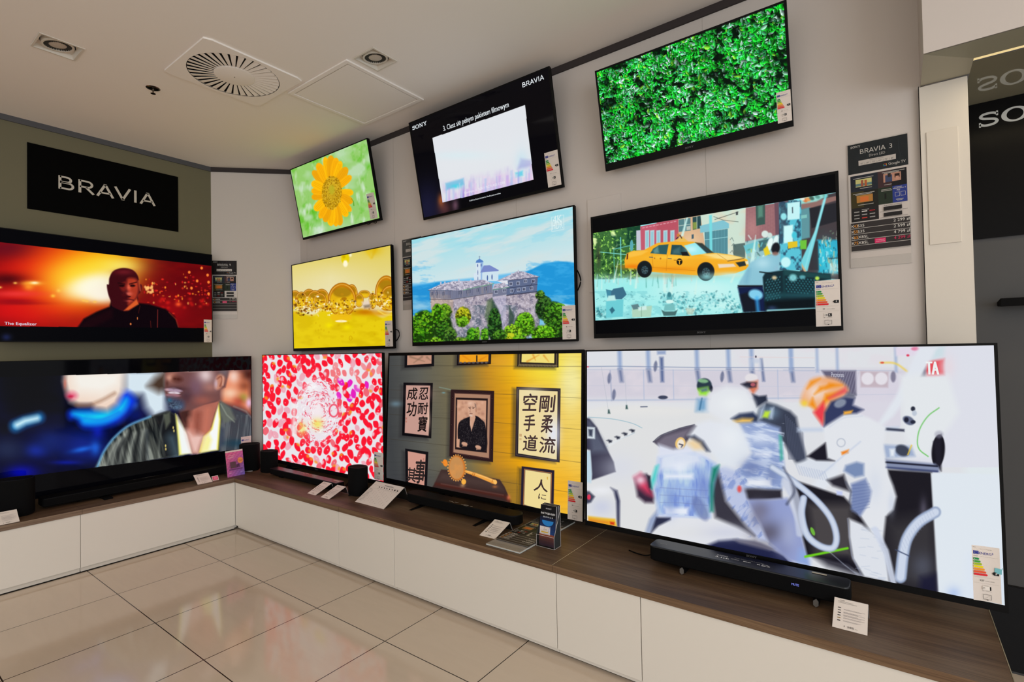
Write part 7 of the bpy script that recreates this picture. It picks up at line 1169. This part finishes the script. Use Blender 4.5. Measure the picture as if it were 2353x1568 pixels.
a = fr.loc(1745, 1295); p.rect(a[0], a[1], 0.0008, 0.035, (90, 90, 92)); p.text('Dolby', a[0]+0.012, a[1]+0.014, 0.007, GL, w=0.03); p.text('dts:X', a[0]+0.012, a[1]+0.028, 0.008, (226, 226, 226), w=0.034, bold=0.03); p.rect(a[0]+0.058, a[1], 0.0008, 0.035, (60, 60, 62)); a = fr.loc(1866, 1316); p.rect(a[0], a[1]-0.005, 0.052, 0.011, None, mat('cream_sticker', (190, 180, 160), 0.5, 0.3)); p.build('top_lettering', t)
p = Pr(Fr((4.150, 0.2376, 0.512), (1, 0, 0), (0, 0, -1), 0.0003)); p.text('MUTE', 0.008, 0.012, 0.009, None, w=0.026, m=glow((130, 140, 240)), bold=0.01); p.build('display_lettering', t)
# petal television: bar, speakers, cards
t = soundbar('soundbar', 0.165, 1.115, 0.215, 0.29, 0.444, 0.4965, 'low wide soundbar with a glossy purple-tinted top below the petal screen', mat('gloss_plum_black', (20, 13, 18), 0.34, 0.5), 0.008)
for fx in (0.3, 0.98): b = MB(); b.box((fx, 0.22, ZW), (fx+0.05, 0.285, 0.445), M_matte); b.build('foot', t)
fr = Fr((0.165, 0.29, 0.4965), (1, 0, 0), (0, -1, 0), 0.0003); p = Pr(fr)
for i, (xx, yy, ww) in enumerate(((0.40, 0.012, 0.03), (0.40, 0.024, 0.02), (0.44, 0.03, 0.03), (0.46, 0.016, 0.04), (0.52, 0.02, 0.03), (0.52, 0.034, 0.03), (0.57, 0.014, 0.02), (0.57, 0.03, 0.03), (0.61, 0.024, 0.02), (0.61, 0.04, 0.02))): p.rect(xx, yy, ww, 0.004, (206, 170, 150))
p.rect(0.855, 0.026, 0.075, 0.012, None, mat('cream_sticker', (190, 180, 160), 0.5, 0.3)); p.build('top_lettering', t)
speaker(0.020, 0.288, 0.148, 0.120, 0.187, 0.25, 'small black oval speaker between the large oval speaker and the petal screen', rod=None)
speaker(1.318, 0.262, 0.150, 0.118, 0.205, 0.0, 'black oval speaker standing before the right end of the petal screen', rod=[(-0.02, -0.07, 0.005), (0.12, 0.02, 0.005)])
speaker(-0.20, 0.225, 0.165, 0.145, 0.238, 0.9, 'larger black oval speaker in the corner beside the pink card', rod=1)
speaker(-0.225, -1.325, 0.20, 0.16, 0.245, 1.2, 'large dark oval speaker at the left edge of the picture', rod=None, led=(-0.03, -0.082, 0.04))
# calligraphy television: bar and feet
t = soundbar('soundbar', 1.80, 2.745, 0.275, 0.385, 0.456, 0.514, 'black soundbar with rounded ends below the calligraphy screen', M_black, 0.054)
b = MB(); fr = Fr((1.80, 0.385, 0.514), (1, 0, 0), (0, -1, 0), 0.0003); p = Pr(fr)
for i, (u, v, ww) in enumerate(((1033, 1151.5, 0.03), (1040, 1154, 0.016), (1046, 1154, 0.03), (1060, 1159, 0.02), (1066, 1160, 0.04), (1066, 1162, 0.03), (1081, 1164, 0.02))): a = fr.loc(u, v); p.rect(a[0], a[1], ww, 0.004, (170, 170, 166))
p.build('top_lettering', t)
# left television: bar and tower
t = soundbar('soundbar', -0.335, -0.20, -1.19, 0.06, 0.452, 0.510, 'long black soundbar below the bearded man television', M_black, 0.02)
for fy in (-0.86, -0.3): b = MB(); b.box((-0.31, fy, ZW), (-0.14 if fy < -0.5 else -0.2, fy+0.05, 0.447), M_matte); b.build('foot', t)
fr = Fr((-0.335, -1.19, 0.510), (0, 1, 0), (1, 0, 0), 0.0003); p = Pr(fr); p.rect(0.50, 0.022, 0.30, 0.0025, (84, 84, 84)); p.rect(0.56, 0.016, 0.02, 0.003, (150, 150, 150)); p.rect(0.62, 0.014, 0.09, 0.003, (150, 150, 150)); p.build('top_lettering', t)

def card(O, ex, w, dy, hz, lab, lines, price=None, leg=0.05, name='price_card', thick=0.0016, content=None, cat='card', group='white price cards on clear stands'):
    """printed card leaning back on a bent clear stand; O = front-left bottom corner, ex = direction of its bottom edge"""
    O = np.array(O, float); ex = np.array(ex, float); ex /= np.linalg.norm(ex); bk = np.array((-ex[1], ex[0], 0)); t = thing(name, lab, cat, tuple(O), group)
    top = O+bk*dy+np.array((0, 0, hz)); H = math.hypot(dy, hz); ey = (O-top)/H; fr = Fr(top, ex, ey); 
    sheet('card_sheet', fr, w, H, thick, M_paper, t)
    b = MB(); q0 = fr.p(0, 0, -thick-0.0004); q1 = fr.p(w, 0, -thick-0.0004); q2, q3 = [np.array((v[0], v[1], ZW+0.0035))+bk*leg*0.4 for v in (q1, q0)]; s0 = fr.p(0, H, -thick-0.0004); s1 = fr.p(w, H, -thick-0.0004)
    b.add([q0, q1, q2, q3], [(0, 1, 2, 3)], acrylic()); b.add([q0, q1, s1, s0], [(0, 1, 2, 3)], acrylic()); o = b.build('clear_stand', t); so = o.modifiers.new('thick', 'SOLIDIFY'); so.thickness = 0.0018
    b = MB(); b.tube([q1, q2], 0.0009, mat('bright_edge', (206, 200, 196), 0.3, 0.4), 6); b.tube([fr.p(0, 0, 0), fr.p(w, 0, 0)], 0.0009, _mats['bright_edge'], 6); b.build('stand_edge', t)
    p = Pr(Fr(fr.O, fr.ex, fr.ey, 0.0002)); 
    if content: content(p, w, H)
    else:
        g = (120, 114, 112)
        if lines[0]: p.text(lines[0], 0.18*w, 0.075*H, 0.034*H, (60, 56, 58), w=0.13*w if len(lines[0]) < 6 else 0.3*w)
        p.rect(0.12*w, 0.095*H, 0.45*w, 0.010*H, g); p.rect(0.12*w, 0.135*H, 0.56*w, 0.010*H, g)
        for k in range(6): p.rect(0.13*w, (0.30+0.085*k)*H, 0.09*w, 0.028*H, (70, 66, 68) if k != 4 else (150, 120, 60))
        for k in range(5):
            for j in range(2 if k in (0, 4) else 3 if k != 3 else 2): p.rect(0.30*w, (0.34+0.095*k+0.02*j)*H, (0.62-0.1*((k+j) % 3))*w, 0.0075*H, (168, 160, 158))
        if price: p.text(price, 0.34*w, 0.93*H, 0.055*H, (60, 56, 58), w=0.28*w); p.text('PLN', 0.66*w, 0.93*H, 0.022*H, (120, 112, 112))
    p.build('card_printing', t); return t
card((4.307, 0.109, ZW), (1, 0, 0), 0.107, 0.115, 0.0625, 'white price card reading 1 285 at the right end of the worktop', ['S2000'], '1 285')
card((0.970, 0.068, ZW), (1, 0, 0), 0.104, 0.138, 0.058, 'left one of the two white cards below the petal screen', ['A9'], '5 499')
card((1.148, 0.062, ZW), (1, 0, 0), 0.103, 0.142, 0.057, 'right one of the two white cards below the petal screen', ['SW5'], '2 999')
card((2.611, 0.110, ZW), (1, 0, 0), 0.112, 0.142, 0.050, 'white price card left of the flat glossy poster', ['A8000'], '1 799')
def tab(p, w, H):
    p.text('Porównanie produktów', 0.40*w, 0.12*H, 0.045*H, (60, 58, 60), w=0.3*w, bold=0.02); p.rect(0.03*w, 0.15*H, 0.94*w, 0.004*H, (150, 142, 140)); p.rect(0.03*w, 0.30*H, 0.94*w, 0.003*H, (170, 162, 160))
    for i in range(8): p.line([((0.26+0.09*i)*w, 0.19*H), ((0.30+0.09*i)*w, 0.23*H)], 0.006 if i < 6 else 0.010, (60, 56, 58)); p.rect((0.255+0.09*i)*w, 0.27*H, 0.05*w, 0.007*H, (120, 114, 112))
    for k in range(10):
        p.rect(0.04*w, (0.35+0.06*k)*H, (0.12+0.02*(k % 3))*w, 0.008*H, (120, 112, 112))
        for i in range(8):
            if (i*7+k*5) % 4: p.rect((0.27+0.09*i)*w, (0.35+0.06*k)*H, 0.010*w, 0.012*H, (120, 96, 88))
card((1.459, 0.130, ZW), (1, -0.012, 0), 0.309, 0.182, 0.104, 'large white comparison table card leaning beside the calligraphy screen', [], leg=0.1, content=tab, name='comparison_card')

def cardL(O, w, dx, hz, lab, **k):
    return card(O, (0.0, 1.0, 0), w, dx, hz, lab, **k)
cardL((-0.032, -0.278, ZW), 0.113, 0.082, 0.064, 'white card on the left worktop beside the tiny pink sign', lines=['A3000'], price='1 299')
cardL((-0.022, -1.448, ZW), 0.112, 0.085, 0.063, 'white price card cut off by the left edge of the picture', lines=['A8000'], price='1 299')
def pink(p, w, H): p.rect(0.08*w, 0.12*H, 0.84*w, 0.76*H, (232, 90, 130)); p.text('WYPRZEDAŻ', 0.22*w, 0.45*H, 0.14*H, (250, 200, 214), w=0.56*w); p.text('EKSPOZYCJI', 0.22*w, 0.70*H, 0.14*H, (250, 200, 214), w=0.5*w)
cardL((-0.058, -0.153, ZW), 0.050, 0.022, 0.034, 'tiny pink sign on the left worktop corner', lines=[], content=pink, leg=0.02, name='pink_sign', cat='sign', group=None)
def purple(p, w, H):
    n = 16
    for i in range(n):
        for j in range(n):
            a, b_ = (i+0.5)/n, (j+0.5)/n; c_ = np.array((232, 110, 150))*(1-a)*(1-b_)+np.array((226, 110, 176))*a*(1-b_)+np.array((214, 110, 180))*(1-a)*b_+np.array((120, 110, 206))*a*b_; c_ = c_*(0.94+0.06*math.sin(i*1.7+j*2.3))
            p.lay([(i/n*w, (0.06+0.94*j/n)*H), (i/n*w, (0.06+0.94*(j+1)/n)*H), ((i+1)/n*w, (0.06+0.94*(j+1)/n)*H), ((i+1)/n*w, (0.06+0.94*j/n)*H)], ink(tuple(int(v) for v in c_)), 0.0001)
    p.text('Soundbary i głośniki', 0.10*w, 0.20*H, 0.03*H, (246, 220, 226), w=0.4*w); p.text('w zestawie', 0.10*w, 0.26*H, 0.03*H, (246, 220, 226), w=0.3*w); p.rect(0.08*w, 0.28*H, 0.0*w+0.3*w, 0.008*H, (246, 220, 226))
    p.lay([(0.76*w+0.16*w*math.cos(k*0.3142), 0.42*H+0.115*H*math.sin(-k*0.3142)) for k in range(20)], ink((240, 150, 90))); p.text('DO 30% TANIEJ', 0.64*w, 0.42*H, 0.025*H, (110, 60, 50), w=0.26*w); p.text('TERAZ', 0.68*w, 0.455*H, 0.025*H, (110, 60, 50), w=0.18*w)
    p.rect(0.17*w, 0.44*H, 0.32*w, 0.24*H, (96, 70, 80)); p.rect(0.52*w, 0.56*H, 0.07*w, 0.12*H, (80, 50, 80)); p.rect(0.62*w, 0.55*H, 0.07*w, 0.12*H, (80, 50, 80)); p.rect(0.08*w, 0.72*H, 0.76*w, 0.035*H, (110, 70, 120)); p.text('SONY', 0.07*w, 0.87*H, 0.025*H, (240, 226, 246), w=0.16*w); p.rect(0.7*w, 0.86*H, 0.22*w, 0.012*H, (200, 180, 240))
cardL((-0.071, -0.028, ZW), 0.146, 0.042, 0.216, 'pink and purple advertising card standing at the worktop corner', lines=[], content=purple, leg=0.06, name='advertising_card', cat='sign', group=None)
# flat poster lying on the worktop
fr = Fr((2.734, 0.585, ZW+0.0065), (1, 0, 0), (0, -1, 0)); t = poster(fr, 0.224, 0.565, 'BRAVIA 8', 'OLED', [('K', '55', 'XR80', '', 0), ('K', '65', 'XR80', '7 999 zł', 0), ('K', '77', 'XR80', '9 999 zł', 0), ('K', '55', 'XR80', '12 999 zł', 0)], 'glossy product poster lying flat on the worktop left of the brochure holder')
b = MB(); b.box((2.734, 0.02, ZW), (2.958, 0.585, ZW+0.0045), mat('pale_acrylic_edge', (196, 206, 204), 0.2, 0.5)); b.build('base_plate', t, bevel=0.0008)
# brochure holder with three brochures
t = thing('brochure_holder', 'clear acrylic holder with upright brochures on the worktop', 'brochure holder', (3.02, 0.19, ZW)); A = acrylic()
bx0, bx1, by0, by1 = 2.968, 3.078, 0.157, 0.222
b = MB(); hf = 0.062; b.box((bx0, by0, ZW), (bx1, by0+0.002, ZW+hf), A); b.box((bx0, by1-0.002, ZW), (bx1, by1, ZW+0.19), A); b.box((bx0, by0, ZW), (bx1, by1, ZW+0.003), A)
for xx in (bx0, bx1-0.002): b.prism([(by0, ZW), (by1, ZW), (by1, ZW+0.19), (by0, ZW+hf)], xx, xx+0.002, A, Matrix(((0, 0, 1, 0), (1, 0, 0, 0), (0, 1, 0, 0), (0, 0, 0, 1))))
b.build('tray', t)
be = _mats['bright_edge']; b = MB()
for q in ([(bx0, by0, ZW+0.002), (bx0, by0, ZW+hf)], [(bx1, by0, ZW+0.002), (bx1, by0, ZW+hf), (bx1, by1, ZW+0.19)], [(bx0, by0, ZW+0.002), (bx1, by0, ZW+0.002), (bx1, by1, ZW+0.002)], [(bx1, by1, ZW), (bx1, by1, ZW+0.19)], [(bx0, by0, ZW+hf), (bx1, by0, ZW+hf)]): b.tube(q, 0.0009, be, 6)
b.build('bright_edges', t)
for i in range(3):
    y = 0.168+0.016*i; lean = 0.028; w, h = 0.098, 0.208; ob = Fr((2.975, y+lean, ZW+0.004+h), (1, 0, 0), (0, -lean, -h))
    bt = thing('brochure', ('front brochure with a blue screen picture in the clear holder', 'middle brochure in the clear holder, mostly hidden', 'rear brochure in the clear holder, showing only its edge')[i], 'brochure', tuple(ob.O), 'brochures in the clear holder')
    sheet('pages', Fr(ob.O, ob.ex, ob.ey), w, h, 0.005, mat('page_edges', (206, 204, 208), 0.6, 0.2), bt); cvr = sheet('cover', Fr(ob.O, ob.ex, ob.ey, 0.0004), w, h, 0.0003, ink((14, 14, 18)), bt)
    if i: continue
    p = Pr(Fr(ob.O, ob.ex, ob.ey, 0.0006)); n = 12
    for k in range(n):
        a = k/(n-1); cc = np.array((20, 30, 60))*(1-a)+np.array((40, 90, 170))*a if k < 7 else np.array((150, 80, 60))*(1-(k-7)/5)+np.array((60, 40, 70))*((k-7)/5); p.rect(0, (0.30+0.70*k/n)*h, w, 0.70/n*h, tuple(int(v) for v in cc))
    p.mark('SONY', 0.34*w, 0.095*h, 0.36*w, 0.026*h, (226, 226, 228)); p.text('Król TV QD-OLED', 0.05*w, 0.225*h, 0.045*h, (232, 232, 234), w=0.88*w, bold=0.03); p.text('BRAVIA 8 II', 0.20*w, 0.31*h, 0.035*h, (200, 206, 214), w=0.6*w, bold=0.02)
    p.lay([(0.14*w, 0.38*h)]+[(0.5*w-0.36*w*math.cos(math.radians(a)), 0.39*h+0.12*h*math.sin(math.radians(a))) for a in range(0, 181, 15)]+[(0.86*w, 0.38*h)], ink((40, 130, 206)))
    p.rect(0.02*w, 0.53*h, 0.66*w, 0.19*h, (222, 214, 210)); p.text('WYBÓR', 0.24*w, 0.615*h, 0.022*h, (60, 56, 70), w=0.24*w); p.rect(0.08*w, 0.628*h, 0.54*w, 0.006*h, (200, 160, 120)); p.lay([(0.12*w, 0.652*h), (0.12*w, 0.682*h), (0.56*w, 0.682*h), (0.58*w, 0.667*h), (0.56*w, 0.652*h)], ink((206, 170, 50))); p.rect(0.30*w, 0.56*h, 0.05*w, 0.015*h, (214, 150, 90)); p.rect(0.06*w, 0.70*h, 0.56*w, 0.006*h, (130, 126, 130))
    for k in range(6): a = 1.3+k*0.28; p.line([(0.82*w+0.22*w*math.cos(a+1.2), 0.62*h+0.11*h*math.sin(a+1.2)), (0.82*w+0.22*w*math.cos(a+1.5), 0.62*h+0.11*h*math.sin(a+1.5))], 0.0022, (120, 160, 240))
    p.build('cover_printing', cvr)
cable('power_cable', 'thin black cable behind the left end of the metal-footed soundbar', sm([(3.40, 0.36, ZW+0.004), (3.45, 0.345, ZW+0.004), (3.50, 0.34, ZW+0.006), (3.55, 0.33, ZW+0.03)]), 0.003)
